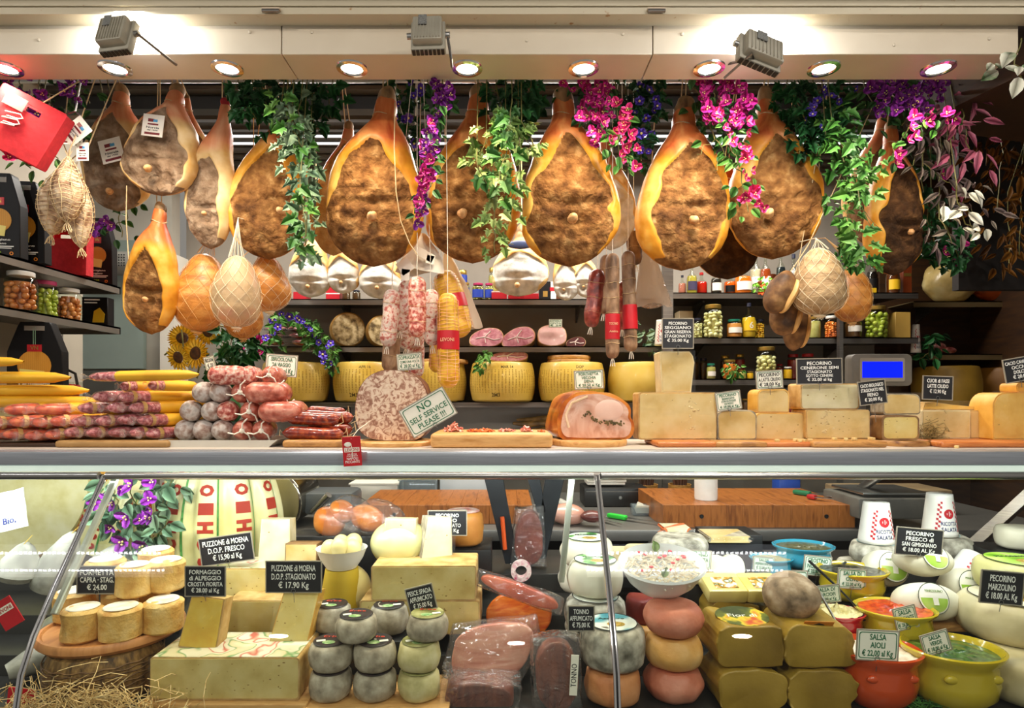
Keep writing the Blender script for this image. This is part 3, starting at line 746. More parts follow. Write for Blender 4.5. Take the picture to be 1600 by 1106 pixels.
# ================================================================ hanging salamis
def capsule(bm, r, Lh, seg=20, n=12, pinch=.55, amp=.004, seed=0, bend=0):
    """upright sausage from z 0 to Lh"""
    pr = []
    e = r*1.1
    for i in range(n+1): a = PI/2*i/n; pr.append((r*math.sin(a)**.8 if i else 0, e*(1-math.cos(a))))
    for i in range(1, 8): pr.append((r*(1+.03*math.sin(i*2.1+seed)), e+(Lh-2*e)*i/8))
    for i in range(n+1): a = PI/2*(1-i/n); pr.append((r*math.sin(a)**.8 if i < n else 0, Lh-e*(1-math.cos(a))))
    t = B(); lathe(t, pr, seg)
    for v in t.verts:
        nn = noise.noise(v.co*25+Vector((seed*5, 0, 0))); q = Vector((v.co.x, v.co.y, 0))
        if q.length > 1e-5: v.co += q.normalized()*nn*amp
        v.co.x += bend*math.sin(PI*v.co.z/Lh)
    join(bm, t); return bm
sal_w = mk('moulded_salami', [(.36, 'a5504a'), (.45, 'c99486'), (.52, 'd8c8bb'), (.7, 'c0b0a4')], 75, .6, bump=.4, det=7)
sal_r = mk('rosy_salami', [(.33, '8f2f28'), (.45, 'b85a4c'), (.55, 'd99c8a'), (.68, 'e4cfc0')], 80, .42, bump=.3, det=7, coat=.2)
sal_b = mk('brown_dried_salami', ['4f3620', '86664a', 'ab8f70'], 34, .65, bump=.6, det=7, stretch=(1, 1, .5))
sal_d = mk('dark_red_salami', [(.33, '5c1c16'), (.5, '8a3227'), (.66, 'b5604c')], 40, .4, bump=.2, coat=.4, det=7)
netyel = mk('yellow_cheese_net', ['b07c12', 'd8a828', 'e3bb4c'], 24, .45, bump=.2)
redlab = mk('red_sleeve', ['a3101c', 'be1824'], 8, .4)
def salami(label, x, y0, y1, wd, d, m, tilt=0, seed=1, group='hanging pale salamis', sleeve=None, net=False, tail=True, cord_to=None, words=None):
    base = W(x, y1, d); H = L(y1-y0, d); r = L(wd, d)/2
    t = thing('hanging_salami', label, 'salami', base, group, (0, tilt, 0))
    b = B(); capsule(b, r, H, seed=seed, amp=r*.12); obj('meat', b, m, t)
    b = B()
    z1 = RZ-base.z if cord_to is None else (W(x, cord_to, d)-base).z
    rope(b, (0, 0, H-.004), (-math.sin(tilt)*(z1-H), 0, z1), .0012)
    if cord_to: rope(b, (-math.sin(tilt)*(z1-H), 0, z1), (-math.sin(tilt)*(z1-H), 0, RZ-base.z), .0012)
    obj('hanging_cord', b, string_w, t)
    if tail:
        b = B()
        for k in range(3): tube(b, [(0, 0, .006), ((k-1)*.006, -.004, -.012), ((k-1)*.008, -.002, -.028)], .0016, 4)
        obj('string_tail', b, string_w, t)
    if net or True:
        b = B(); n = int(H/ (.012 if net else .05))
        for k in range(1, n):
            z = H*k/n; q = min(z, H-z)/(r*1.1); rr_ = r*(1 if q > 1 else max(.2, math.sqrt(max(0, 1-(1-q)**2)))**.8)*1.05
            tube(b, [(rr_*math.cos(a), rr_*math.sin(a), z+.002*math.sin(3*a+k)) for a in [2*PI*i/16 for i in range(17)]], .0009, 3, cap=False)
        if net:
            for k in range(8):
                a = 2*PI*k/8
                tube(b, [((r*1.05)*math.cos(a), (r*1.05)*math.sin(a), H*(.08+.84*i/8)) for i in range(9)], .0009, 3, cap=False)
        obj('netting', b, mk('pink_net', ['d98a6a', 'e8c49a'], 30, .7) if net else string, t)
    if sleeve:
        f0, f1 = sleeve; b = B(); lathe(b, [(r*1.09, H*f0), (r*1.11, H*(f0+f1)/2), (r*1.09, H*f1)], 24); g = obj('paper_sleeve', b, redlab, t)
        if words:
            b = B(); lettering(b, [(s, 0, H*(f0+(f1-f0)*q), H*(f1-f0)*hh, r*1.3) for s, q, hh in words], 0)
            for v in b.verts: v.co.y = -math.sqrt(max((r*1.13)**2-v.co.x**2, 0))-.0006
            obj('lettering', b, mk('label_cream_print', 'f0dcb0'), g)
    return t
salami('pale speckled salami, farthest left of the pale cluster', 605, 452, 541, 26, 2.18, sal_w, .1, 1, cord_to=420)
salami('moulded pale salami leaning right, tucked behind the first', 626, 436, 517, 27, 2.27, sal_w, .16, 2, cord_to=410)
salami('rosy salami at the middle of the pale cluster, hanging in front', 652, 432, 527, 27, 2.1, sal_r, .0, 3, cord_to=400)
salami('white-moulded salami right of the rosy one', 676, 452, 540, 24, 2.18, sal_w, -.04, 4, cord_to=400)
salami('short pale salami low behind the cluster', 634, 478, 545, 24, 2.38, sal_w, .05, 5, cord_to=420)
salami('long pale salami hanging low, upper part hidden', 611, 505, 582, 27, 2.3, sal_b, .02, 6, cord_to=430)
salami('long moulded salami hanging lowest in the pale cluster', 650, 500, 590, 26, 2.45, sal_w, .0, 7, cord_to=430)
salami('yellow netted sausage with red band, upper right and tilted', 722, 420, 527, 42, 2.3, netyel, -.28, 8, 'yellow netted sausages', (.42, .62), True, False, 395)
salami('yellow netted sausage with red band, long and upright', 701, 458, 606, 32, 2.14, netyel, -.01, 9, 'yellow netted sausages', (.4, .6), True, False, 400, words=[('LEVONI', .5, .25)])
salami('yellow netted sausage half hidden behind the long one', 682, 500, 582, 24, 2.42, netyel, .05, 10, 'yellow netted sausages', None, True, False, 420)
salami('dark red smooth salami, farthest left of the brown cluster', 923, 420, 511, 25, 2.24, sal_d, .12, 11, 'hanging brown salamis', cord_to=392)
salami('brown string-tied salami behind the red one', 943, 398, 490, 19, 2.3, sal_b, .05, 12, 'hanging brown salamis')
salami('long brown salami with red sleeve, lowest tip', 957, 396, 560, 21, 2.18, sal_b, 0, 13, 'hanging brown salamis', (.18, .42), words=[('TOSCANO', .6, .14), ('Antica', .3, .12)])
salami('brown salami with plain red sleeve hanging beside the lowest one', 986, 392, 549, 21, 2.24, sal_b, -.03, 14, 'hanging brown salamis', (.22, .46))
salami('short thick brown salami above the red sleeves', 993, 360, 414, 23, 2.42, sal_b, -.06, 15, 'hanging brown salamis')
salami('short red salami between the two sleeves', 972, 440, 515, 15, 2.46, sal_d, 0, 16, 'hanging brown salamis', cord_to=400)
# three netted small salamis in the corner
for k, (x, y0, y1, wd, d, tl, l) in enumerate([(80, 258, 368, 48, 2.02, .18, 'netted pork roll, left of the three in the corner'), (105, 245, 348, 42, 1.96, .02, 'netted pork roll, middle and highest of the three'), (127, 262, 388, 38, 2.04, -.08, 'netted pork roll, right and lowest of the three')]):
    base = W(x, y1, d); H = L(y1-y0, d); r = L(wd, d)/2
    t = thing('netted_pork_roll', l, 'salami', base, 'netted pork rolls', (0, tl, 0))
    b = B(); P = [(0, .05), (.1, .35), (.25, .7), (.45, 1), (.65, .95), (.85, .6), (.95, .3), (1, 0)]
    pr = [(r*prof(i/20, P), H*(1-i/20)) for i in range(21)]; lathe(b, pr, 24, amp=.008, seed=k, fr=20)
    obj('meat', b, mk('pork_roll', [(.35, '8d6a4c'), (.5, 'c4a583'), (.66, 'ddc9a8')], 40, .6, bump=.5), t)
    b = B()
    for i in range(1, 16):
        u = i/16; rr_ = r*prof(u, P)*1.1+.002
        tube(b, [(rr_*math.cos(a), rr_*math.sin(a), H*(1-u)+.004*math.sin(4*a)) for a in [2*PI*q/16 for q in range(17)]], .0011, 4, cap=False)
    for q in range(9):
        a = 2*PI*q/9; tube(b, [((r*prof(i/12, P)*1.1+.002)*math.cos(a+.1*math.sin(i)), (r*prof(i/12, P)*1.1+.002)*math.sin(a+.1*math.sin(i)), H*(1-i/12)) for i in range(13)], .0011, 4, cap=False)
    obj('netting', b, string, t)
    b = B()
    for q in range(9): a = q*.7; tube(b, [(0, 0, .004), (.010*math.cos(a), .008*math.sin(a), -.012), (.018*math.cos(a+.4), .012*math.sin(a), -.026-.003*(q % 3))], .0012, 4)
    for q in range(5): tube(b, [(0, 0, H-.004), ((q-2)*.006, 0, H+.02)], .0012, 4)
    rope(b, (0, 0, H), (W(112, 220, d).x-base.x-.0, 0, (W(112, 222, d)-base).z), .002); rope(b, (W(112, 220, d).x-base.x, 0, (W(112, 222, d)-base).z), (W(112, 220, d).x-base.x, 2.15-d, RZ-base.z), .002)
    obj('string_ends', b, string, t)
t = thing('meat_hook', 'bent steel meat hook with paper cards above the pork rolls', 'hook', W(118, 215, 2.0))
b = B(); tube(b, [(-.04, 0, .075), (-.02, 0, .08), (.0, 0, .085), (.02, 0, .07), (.02, 0, .045), (.008, 0, .02)], .003, 6); tube(b, [(0, 0, .085), (.006, 0, .13), (0, .1, .5)], .003, 6); obj('hook', b, steel, t)
hanging_tag(t, (-.035, -.02, -.0), .07, .055, .1); hanging_tag(t, (.025, -.03, .01), .065, .08, .9); hanging_tag(t, (.03, -.01, -.05), .04, .06, 0)
# white cloth and papers at the top of the pale cluster
t = thing('paper_bundle', 'crumpled white wrapping paper and cards above the pale salamis', 'paper', W(655, 425, 2.25))
b = B()
vs = []
n, m = 14, 16
for i in range(n+1):
    for j in range(m):
        u = i/n; a = 2*PI*j/m; r = .006+.075*u**.8; r *= 1+.28*math.sin(3*a+4*u)
        vs.append(b.verts.new((r*math.cos(a)+.01, r*.45*math.sin(a), L(62, 2.25)*(1-u)+.012*math.sin(2*a)*u)))
for i in range(n):
    for j in range(m): b.faces.new((vs[i*m+j], vs[i*m+(j+1) % m], vs[(i+1)*m+(j+1) % m], vs[(i+1)*m+j]))
wob(b, .008, 20, 2); obj('paper', b, mk('crumpled_paper', ['d9d2c2', 'ece6d8'], 10, .7, bump=.3), t)
for (x, z, w_, h_, rt) in ((.02, .04, .07, .03, .5), (-.03, -.01, .05, .05, -.6), (.045, .02, .03, .03, .2), (-.045, -.04, .03, .04, .1)):
    b = B(); box(b, (w_, .001, h_)); obj('card', b, tagm, t, (x, -.05, z), (0, rt, 0))
b = B(); rope(b, (0, 0, .13), (0, .05, RZ-t.location.z), .0018); obj('hanging_cord', b, string, t)
def bag(label, x0, x1, y0, y1, d, m, topx, seed):
    cx = (x0+x1)/2; base = W(cx, y1, d); H = L(y1-y0, d); w = L(x1-x0, d)
    b = B(); n, q = 16, 20; V = []
    for i in range(n+1):
        u = i/n; row = []
        for j in range(q):
            a = 2*PI*j/q; hw = w/2*(.12+.88*u**.7); k = 1+.1*math.sin(5*a+seed)*u
            row.append(b.verts.new((L(topx-cx, d)*(1-u)**1.2+hw*math.cos(a)*k, .022*(.4+u)*math.sin(a)*k, H*(1-u)+.008*math.sin(3*a)*(u > .9))))
        V.append(row)
    for A, Q in zip(V, V[1:]):
        for j in range(q): b.faces.new((A[j], A[(j+1) % q], Q[(j+1) % q], Q[j]))
    b.faces.new(V[-1]); wob(b, .004, 24, seed)
    t = thing('hanging_bag', label, 'bag', base, 'hanging bags'); obj('bag_body', b, m, t)
    b = B(); rope(b, (L(topx-cx, d), 0, H), (L(topx-cx, d), 2.3-d, RZ-base.z), .002); obj('hanging_cord', b, string, t)
bag('white paper bag behind the yellow netted sausages', 690, 752, 395, 512, 2.42, mk('thin_paper', ['d8cdb8', 'e8dfcd'], 8, .6, bump=.2), 698, 1)
bag('clear plastic bag with pale rolls beside the brown salamis', 990, 1048, 380, 478, 2.5, glassy('milky_plastic', 'f2ece4', .15, 1.3, .55, .6, 'c2b4a6'), 1010, 2)
# ================================================================ hanging greenery and flowers
def leafmat(name, c, rough=.45, tr=None): return mk(name, c, 9, rough, bump=.1, spec=.4)
lf_dark = leafmat('ivy_dark', ['12331a', '1f5428', '2c6a34']); lf_mid = leafmat('ivy_mid', ['24501f', '44792e', '6e9844'])
lf_pale = leafmat('ivy_pale', ['5d7d3c', '8da85a', 'b4c27a']); lf_grey = leafmat('ivy_grey', ['3f5c44', '6f8d6c', '93a886'])
lf_boug = leafmat('bougainvillea_leaf', ['1c3d1e', '33602c', '55823c']); lf_pink = leafmat('pink_leaf', ['8d3f56', 'b8627a', 'cf8596'])
lf_purp = leafmat('tradescantia_leaf', ['4c3440', '7a6a62', 'a89e8a']); lf_dim = leafmat('dim_lit_leaf', ['3a2208', '6a4210', '8a5a1c'])  # last brown leaf tones carry the corner's dim orange light
lf_white = leafmat('white_edged_leaf', [(.4, '5c7a4a'), (.5, 'e4e2cc'), (.7, 'f2efdf')])
fl_mag = leafmat('magenta_bract', ['a30f6a', 'c81f86', 'd94c9c'], .5); fl_pur = leafmat('purple_bract', ['6a1480', '8a2a9e', 'a94cb8'], .5)
fl_hot = leafmat('hot_pink_bract', ['b80f55', 'dc2474', 'e85c96'], .5); fl_blue = leafmat('blue_petal', ['3a24a0', '5a3ec8', '7860d8'], .5)
stemm = mk('green_stem', ['4a4a20', '7a7438'], 30, .6); fl_y = mk('flower_centre', 'e8d87a', rough=.6)
SHAPES = {
 'ivy': [(0, 0), (.26, -.16), (.5, -.06), (.3, .14), (.68, .4), (.36, .44), (.3, .7), (0, 1.1), (-.3, .7), (-.36, .44), (-.68, .4), (-.3, .14), (-.5, -.06), (-.26, -.16)],
 'oval': [(0, 0), (.2, .12), (.34, .38), (.3, .65), (.14, .88), (0, 1.05), (-.14, .88), (-.3, .65), (-.34, .38), (-.2, .12)],
 'lance': [(0, 0), (.12, .15), (.2, .45), (.14, .78), (0, 1.15), (-.14, .78), (-.2, .45), (-.12, .15)],
 'bract': [(0, 0), (.3, .15), (.46, .45), (.34, .8), (0, 1.0), (-.34, .8), (-.46, .45), (-.3, .15)],
}
def leaf(bm, p, dr, nrm, s, shape, fold=.18, curl=.2):
    dr = dr.normalized(); sd = dr.cross(nrm)
    if sd.length < 1e-4: sd = dr.orthogonal()
    sd.normalize(); nn = sd.cross(dr)
    pts = SHAPES[shape]; vs = []
    for x, y in pts: vs.append(bm.verts.new(p+sd*x*s+dr*y*s+nn*(fold*abs(x)-curl*y*y)*s))
    # midrib vertices give a folded leaf with depth
    mid = [bm.verts.new(p+dr*y*s+nn*(-curl*y*y-.02)*s) for y in (.25, .6)]
    n = len(pts); tip = max(range(n), key=lambda i: pts[i][1])
    R_ = vs[0:tip+1]; Lf = [vs[0]]+vs[:tip-1:-1]
    for side in (R_, Lf):
        q = list(side); h = len(q)//2
        try:
            bm.faces.new([mid[0]]+q[0:h+1]) ; bm.faces.new([mid[1], mid[0]]+q[h:])
        except ValueError: pass
def blossom_mesh(kind, mat):
    b = B()
    if kind == 'boug':
        for k in range(3):
            a = 2*PI*k/3; leaf(b, Vector((0, 0, 0)), Vector((math.cos(a), -.35, math.sin(a))), Vector((0, -1, 0)), 1, 'bract', .25, -.25)
        for f in b.faces: f.material_index = 0
        for k in range(3):
            a = 2*PI*k/3+.5; sph(b, .09, (.16*math.cos(a), -.28, .16*math.sin(a)), u=6, v=4, mi=1)
    else:
        for k in range(5):
            a = 2*PI*k/5; leaf(b, Vector((0, 0, 0)), Vector((math.cos(a), -.2, math.sin(a))), Vector((0, -1, 0)), .9, 'bract', .1, -.1)
        sph(b, .2, (0, -.15, 0), u=6, v=4, mi=1)
    me = D.meshes.new('blossom')
    for f in b.faces: f.smooth = True
    b.to_mesh(me); b.free(); me.materials.append(mat); me.materials.append(fl_y); return me
BL = {}
def garland(name, label, cat, paths, d, spread, n, shape, size, lm, flower=None, nf=0, fs=.02, fmat=None, droop=.6, dd=.07, group='hanging greenery', seed=1, stems=True, tendrils=0, hang=True, far=None):
    """paths: list of pixel polylines from the rail down; leaves grow round them"""
    rnd = random.Random(seed)
    base = W(paths[0][0][0], paths[0][0][1], d); t = thing(name, label, cat, base, group)
    P3 = []
    for pa in paths: P3.append([W(x, y, d+rnd.uniform(-dd, dd)*.4)-base for x, y in pa])
    b = B()
    for i, pts in enumerate(P3):
        # smooth path
        q = [pts[0]]
        for a, c in zip(pts, pts[1:]):
            for k in range(1, 6): q.append(a.lerp(c, k/5)+Vector((rnd.uniform(-.006, .006), rnd.uniform(-.008, .008), rnd.uniform(-.004, .004))))
        P3[i] = q
        if hang: q0 = [Vector((q[0].x, (min(RAILS, key=lambda r: abs(r-d))-d), RZ-base.z))]+q
        else: q0 = q
        tube(b, q0, .0019, 5)
    for k in range(tendrils):
        pts = rnd.choice(P3); p = rnd.choice(pts[2:]); a = rnd.uniform(0, 6.28)
        tube(b, [p+Vector((s*.012*math.cos(a)+.006*math.sin(s*1.5), -.01-.004*s, -.012*s+.006*math.cos(s*2))) for s in range(7)], .0011, 4)
    obj('stem', b, stemm, t)
    b = B(); sp = L(spread, d)
    tot = [sum((a-c).length for a, c in zip(p, p[1:])) for p in P3]; S = sum(tot)
    def pick():
        r = rnd.random()*S
        for p, l in zip(P3, tot):
            if r <= l: break
            r -= l
        f = rnd.random()*(len(p)-1); i = min(int(f), len(p)-2); return p[i].lerp(p[i+1], f-i)
    for k in range(int(n*(1.3 if shape == 'ivy' else 1.1))):
        c = pick(); a = rnd.uniform(0, 2*PI); r = sp*math.sqrt(rnd.random())
        p = c+Vector((r*math.cos(a), rnd.uniform(-dd, dd), r*math.sin(a)))
        dr = Vector((math.cos(a)*rnd.uniform(.4, 1.2), rnd.uniform(-.6, .1), math.sin(a)*.5-droop*rnd.uniform(.5, 1.5)))
        nr = Vector((rnd.uniform(-.5, .5), -1, rnd.uniform(-.1, .8)))
        leaf(b, p, dr, nr, size*1.0*rnd.uniform(.6, 1.25), shape, rnd.uniform(.05, .35), rnd.uniform(.05, .35))
    g = obj('foliage', b, lm, t, ang=None); g['kind'] = 'stuff'
    if nf:
        key = (flower, fmat.name)
        if key not in BL: BL[key] = blossom_mesh(flower, fmat)
        for k in range(int(nf*1.35)):
            c = pick(); a = rnd.uniform(0, 2*PI); r = sp*.95*math.sqrt(rnd.random())
            o = obj('blossom', BL[key], None, t, c+Vector((r*math.cos(a), -dd*rnd.uniform(.4, 1.25), r*math.sin(a))), (rnd.uniform(-.6, .6), rnd.uniform(-3, 3), rnd.uniform(-.7, .7)))
            q = fs*rnd.uniform(.8, 1.4); o.scale = (q, q, q)
    return t
G = garland
G('bougainvillea', 'purple bougainvillea mass hanging in the top left corner', 'flowers', [[(10, 130), (30, 165), (60, 190)], [(60, 130), (80, 165), (100, 190)], [(120, 130), (125, 150), (140, 160)], [(30, 128), (50, 200)]], 2.05, 24, 60, 'oval', .035, lf_boug, 'boug', 46, .021, fl_pur, seed=1)
G('bougainvillea', 'green sprig with a few hot pink flowers above the black boxes', 'flowers', [[(52, 190), (40, 235), (45, 262)], [(50, 225), (90, 248)]], 2.0, 14, 16, 'oval', .035, lf_mid, 'boug', 6, .02, fl_hot, seed=2)
G('bougainvillea', 'dark purple flowering twig beside the lowest brown ham', 'flowers', [[(205, 290), (185, 335), (190, 370)], [(200, 340), (165, 365)]], 2.5, 12, 18, 'oval', .035, lf_boug, 'boug', 10, .024, fl_pur, seed=3)
G('ivy_garland', 'dark green ivy mass under the header left of centre', 'ivy', [[(372, 128), (380, 165), (400, 185)], [(410, 128), (415, 170)], [(450, 128), (455, 170), (460, 200)], [(490, 128), (495, 165), (490, 190)], [(520, 128), (515, 160)], [(395, 130), (400, 150)]], 2.12, 22, 150, 'ivy', .036, lf_dark, seed=4)
G('ivy_garland', 'long grey-green ivy strand trailing over the leaning brown ham', 'ivy', [[(470, 160), (462, 230), (470, 300), (482, 395)], [(455, 190), (478, 260)]], 2.02, 22, 92, 'ivy', .036, lf_grey, seed=5, tendrils=4)
G('ivy_garland', 'bright green ivy tip over the grey-green strand', 'ivy', [[(440, 160), (455, 200), (480, 240)], [(468, 300), (480, 380)], [(478, 380), (468, 400)]], 1.99, 16, 34, 'ivy', .034, lf_mid, seed=6)
G('bougainvillea', 'purple-magenta bougainvillea strand between the two middle hams', 'flowers', [[(668, 128), (690, 150), (702, 165)], [(690, 160), (680, 200), (677, 240)], [(676, 240), (672, 290), (655, 345)]], 2.0, 12, 52, 'oval', .032, lf_boug, 'boug', 40, .019, fl_pur, seed=7)
G('bougainvillea', 'magenta blossoms low on the strand over the yellow-rimmed ham', 'flowers', [[(680, 180), (672, 240), (672, 290), (655, 340)]], 1.97, 9, 10, 'oval', .03, lf_boug, 'boug', 17, .019, fl_mag, seed=8)
G('ivy_garland', 'narrow green vine with violet flowers behind the tall ham neck', 'ivy', [[(618, 128), (630, 180), (640, 230), (650, 260)], [(645, 128), (650, 170)]], 2.32, 16, 60, 'ivy', .035, lf_dark, 'blue', 10, .018, fl_blue, seed=9)
G('ivy_garland', 'dark ivy mass under the header at the very centre', 'ivy', [[(775, 128), (785, 170)], [(805, 128), (810, 170), (805, 200)], [(830, 130), (822, 180)]], 2.1, 20, 80, 'ivy', .036, lf_dark, seed=10)
G('ivy_garland', 'pale yellow-green ivy strand in front of the orange-shanked ham', 'ivy', [[(790, 180), (775, 230), (765, 280), (770, 330), (775, 395)], [(810, 190), (815, 250), (795, 330)], [(760, 215), (738, 262)], [(815, 190), (835, 230)]], 2.0, 22, 96, 'ivy', .032, lf_pale, seed=11, tendrils=10)
G('ivy_garland', 'mid green ivy leaves among the pale central strand', 'ivy', [[(800, 160), (790, 240), (775, 310)], [(745, 250), (760, 290)]], 1.96, 18, 36, 'ivy', .036, lf_mid, seed=12)
G('bougainvillea', 'magenta bougainvillea hanging right of the hock of the yellow-flanked ham', 'flowers', [[(880, 130), (905, 145)], [(915, 128), (925, 165), (915, 200)], [(945, 128), (940, 170), (945, 200)], [(930, 190), (935, 235)]], 2.06, 15, 50, 'oval', .034, lf_boug, 'boug', 44, .02, fl_mag, seed=13)
G('bougainvillea', 'red-pink flower cluster low between two large hams', 'flowers', [[(965, 180), (968, 240), (975, 268)]], 2.0, 17, 20, 'oval', .036, lf_mid, 'boug', 13, .02, fl_hot, seed=14)
G('ivy_garland', 'leafy vine with small blue-violet flowers right of the magenta cluster', 'ivy', [[(975, 128), (985, 180), (990, 240)], [(1005, 128), (1005, 190), (1000, 250)], [(1020, 130), (1018, 165)]], 2.2, 20, 120, 'ivy', .03, lf_dark, 'blue', 14, .018, fl_blue, seed=15)
G('bougainvillea', 'large magenta bougainvillea cluster under the second header seam', 'flowers', [[(1080, 130), (1095, 160)], [(1115, 128), (1115, 180)], [(1140, 130), (1150, 175), (1145, 215)], [(1095, 150), (1110, 200)]], 2.05, 17, 50, 'oval', .036, lf_boug, 'boug', 50, .021, fl_mag, seed=16)
G('bougainvillea', 'green vine with hot pink blossoms trailing between the two right hams', 'flowers', [[(1130, 190), (1145, 230), (1155, 270), (1170, 330)], [(1110, 200), (1130, 240)]], 2.0, 19, 44, 'oval', .036, lf_mid, 'boug', 22, .019, fl_hot, seed=17, tendrils=3)
G('ivy_garland', 'dense green ivy hanging right of the white-corded ham neck', 'ivy', [[(1230, 130), (1245, 180), (1260, 220)], [(1270, 130), (1280, 190), (1290, 240)], [(1310, 130), (1320, 190)], [(1240, 150), (1270, 215)]], 2.14, 25, 150, 'ivy', .034, lf_dark, 'blue', 10, .016, fl_blue, seed=18, tendrils=6)
G('ivy_garland', 'lighter green ivy strand trailing past the grey netted ham', 'ivy', [[(1300, 190), (1315, 240), (1325, 300), (1330, 370), (1345, 420)], [(1290, 210), (1345, 250), (1340, 330)]], 2.02, 24, 120, 'ivy', .036, lf_mid, seed=19, tendrils=4)
G('bougainvillea', 'violet bougainvillea mass at the right end under the header', 'flowers', [[(1350, 132), (1362, 165), (1380, 185)], [(1395, 132), (1400, 170)], [(1440, 132), (1440, 165)], [(1420, 150), (1412, 195)]], 2.05, 18, 56, 'oval', .036, lf_boug, 'boug', 50, .021, fl_pur, seed=20)
G('bougainvillea', 'sprig of magenta blossoms hanging over the yellow fat strip', 'flowers', [[(1425, 190), (1400, 230), (1380, 265)], [(1440, 190), (1465, 200)]], 2.0, 9, 22, 'oval', .03, lf_mid, 'boug', 12, .02, fl_mag, seed=21)
G('pink_leaf_vine', 'vine of dusty pink pointed leaves hanging at the right', 'vine', [[(1500, 140), (1505, 180), (1515, 230), (1525, 265)], [(1490, 160), (1490, 220)]], 2.05, 26, 46, 'lance', .055, lf_pink, seed=22)
G('striped_leaf_vine', 'trailing vine with striped purple-grey leaves in the right corner', 'vine', [[(1470, 180), (1470, 250), (1465, 330), (1490, 380)], [(1480, 230), (1495, 300), (1525, 350)], [(1440, 190), (1445, 260)]], 2.1, 22, 80, 'lance', .048, lf_purp, seed=23, tendrils=3)
G('ivy_garland', 'dark ivy with two magenta flowers above the wrapped cheese, right corner', 'ivy', [[(1440, 220), (1442, 300), (1455, 370), (1480, 410)], [(1455, 300), (1500, 410)]], 2.3, 20, 90, 'ivy', .036, lf_dark, 'boug', 4, .022, fl_mag, seed=24)
G('pale_leaf_sprig', 'single sprig of white-green striped leaves at the dark right corner', 'vine', [[(1495, 290), (1510, 350), (1530, 365)]], 2.0, 17, 12, 'oval', .05, lf_white, seed=25)
G('dim_foliage', 'dark foliage at the right edge, dim orange light painted into its leaves', 'vine', [[(1560, 130), (1565, 220), (1560, 330)], [(1590, 130), (1600, 250), (1590, 400)], [(1620, 140), (1615, 300)], [(1575, 300), (1580, 420)]], 2.5, 30, 190, 'lance', .06, lf_dim, seed=26, dd=.12)
G('pale_leaf_sprig', 'white and green leaves poking in beside the end of the header', 'vine', [[(1596, 60), (1590, 100), (1598, 125)]], 1.7, 14, 12, 'oval', .045, lf_white, seed=27, hang=False)
# plants inside
def pot_plant(name, label, x, y, d, paths, **k):
    t = G(name, label, 'plant', paths, d, hang=False, **k); return t
pot_plant('ivy_plant', 'dark variegated ivy beside the sunflowers behind the counter', 345, 570, 2.9, [[(350, 600), (355, 560), (360, 525)], [(350, 600), (375, 560), (375, 540)], [(350, 600), (335, 570)]], spread=20, n=90, shape='ivy', size=.05, lm=lf_dark, seed=31, group='indoor plants')
pot_plant('bougainvillea', 'magenta flowered plant left end of the middle shelf', 400, 540, 3.6, [[(400, 555), (395, 535), (385, 520)], [(400, 555), (412, 535)]], spread=16, n=40, shape='oval', size=.05, lm=lf_boug, flower='boug', nf=14, fs=.026, fmat=fl_mag, seed=32, group='indoor plants')
pot_plant('flowering_ivy', 'green ivy with blue-violet flowers over the vacuum packs', 470, 500, 3.62, [[(430, 540), (430, 500), (450, 492)], [(460, 500), (490, 510), (500, 530)], [(490, 520), (515, 545), (522, 580)], [(480, 505), (485, 545)]], spread=12, n=120, shape='ivy', size=.034, lm=lf_mid, flower='blue', nf=16, fs=.024, fmat=fl_blue, seed=33, group='indoor plants')
pot_plant('ivy_plant', 'small green sprig at the left of the cut ham under the middle shelf', 760, 560, 3.6, [[(760, 568), (757, 550)], [(757, 560), (748, 580)]], spread=7, n=22, shape='ivy', size=.03, lm=lf_mid, seed=34, group='indoor plants')
pot_plant('eucalyptus_sprig', 'grey-green leafy sprig left of the tallest black price card', 1020, 545, 3.78, [[(1020, 541), (1012, 530), (1005, 515)], [(1020, 541), (1030, 515)]], spread=12, n=34, shape='oval', size=.045, lm=lf_grey, seed=35, group='indoor plants')
pot_plant('artificial_berries', 'bright green sprig with orange berries by the bottles', 1180, 455, 3.63, [[(1185, 456), (1180, 445)], [(1185, 456), (1195, 435)]], spread=11, n=60, shape='oval', size=.024, lm=leafmat('bright_leaf', ['4a9a1c', '7cc83a', 'a0dc5a']), flower='boug', nf=9, fs=.012, fmat=mk('orange_berry', 'e0581c'), seed=36, group='indoor plants')
pot_plant('ivy_plant', 'tiny leafy plant in a basket among the small jars', 1145, 575, 3.55, [[(1145, 585), (1140, 572)], [(1145, 585), (1150, 575)]], spread=8, n=40, shape='oval', size=.026, lm=lf_mid, seed=37, group='indoor plants')
pot_plant('ivy_plant', 'dark broad leaves on the far right shelf beside the ricotta', 1452, 550, 3.7, [[(1452, 558), (1450, 535), (1455, 525)], [(1452, 550), (1440, 560)]], spread=10, n=24, shape='oval', size=.06, lm=lf_dark, seed=38, group='indoor plants')
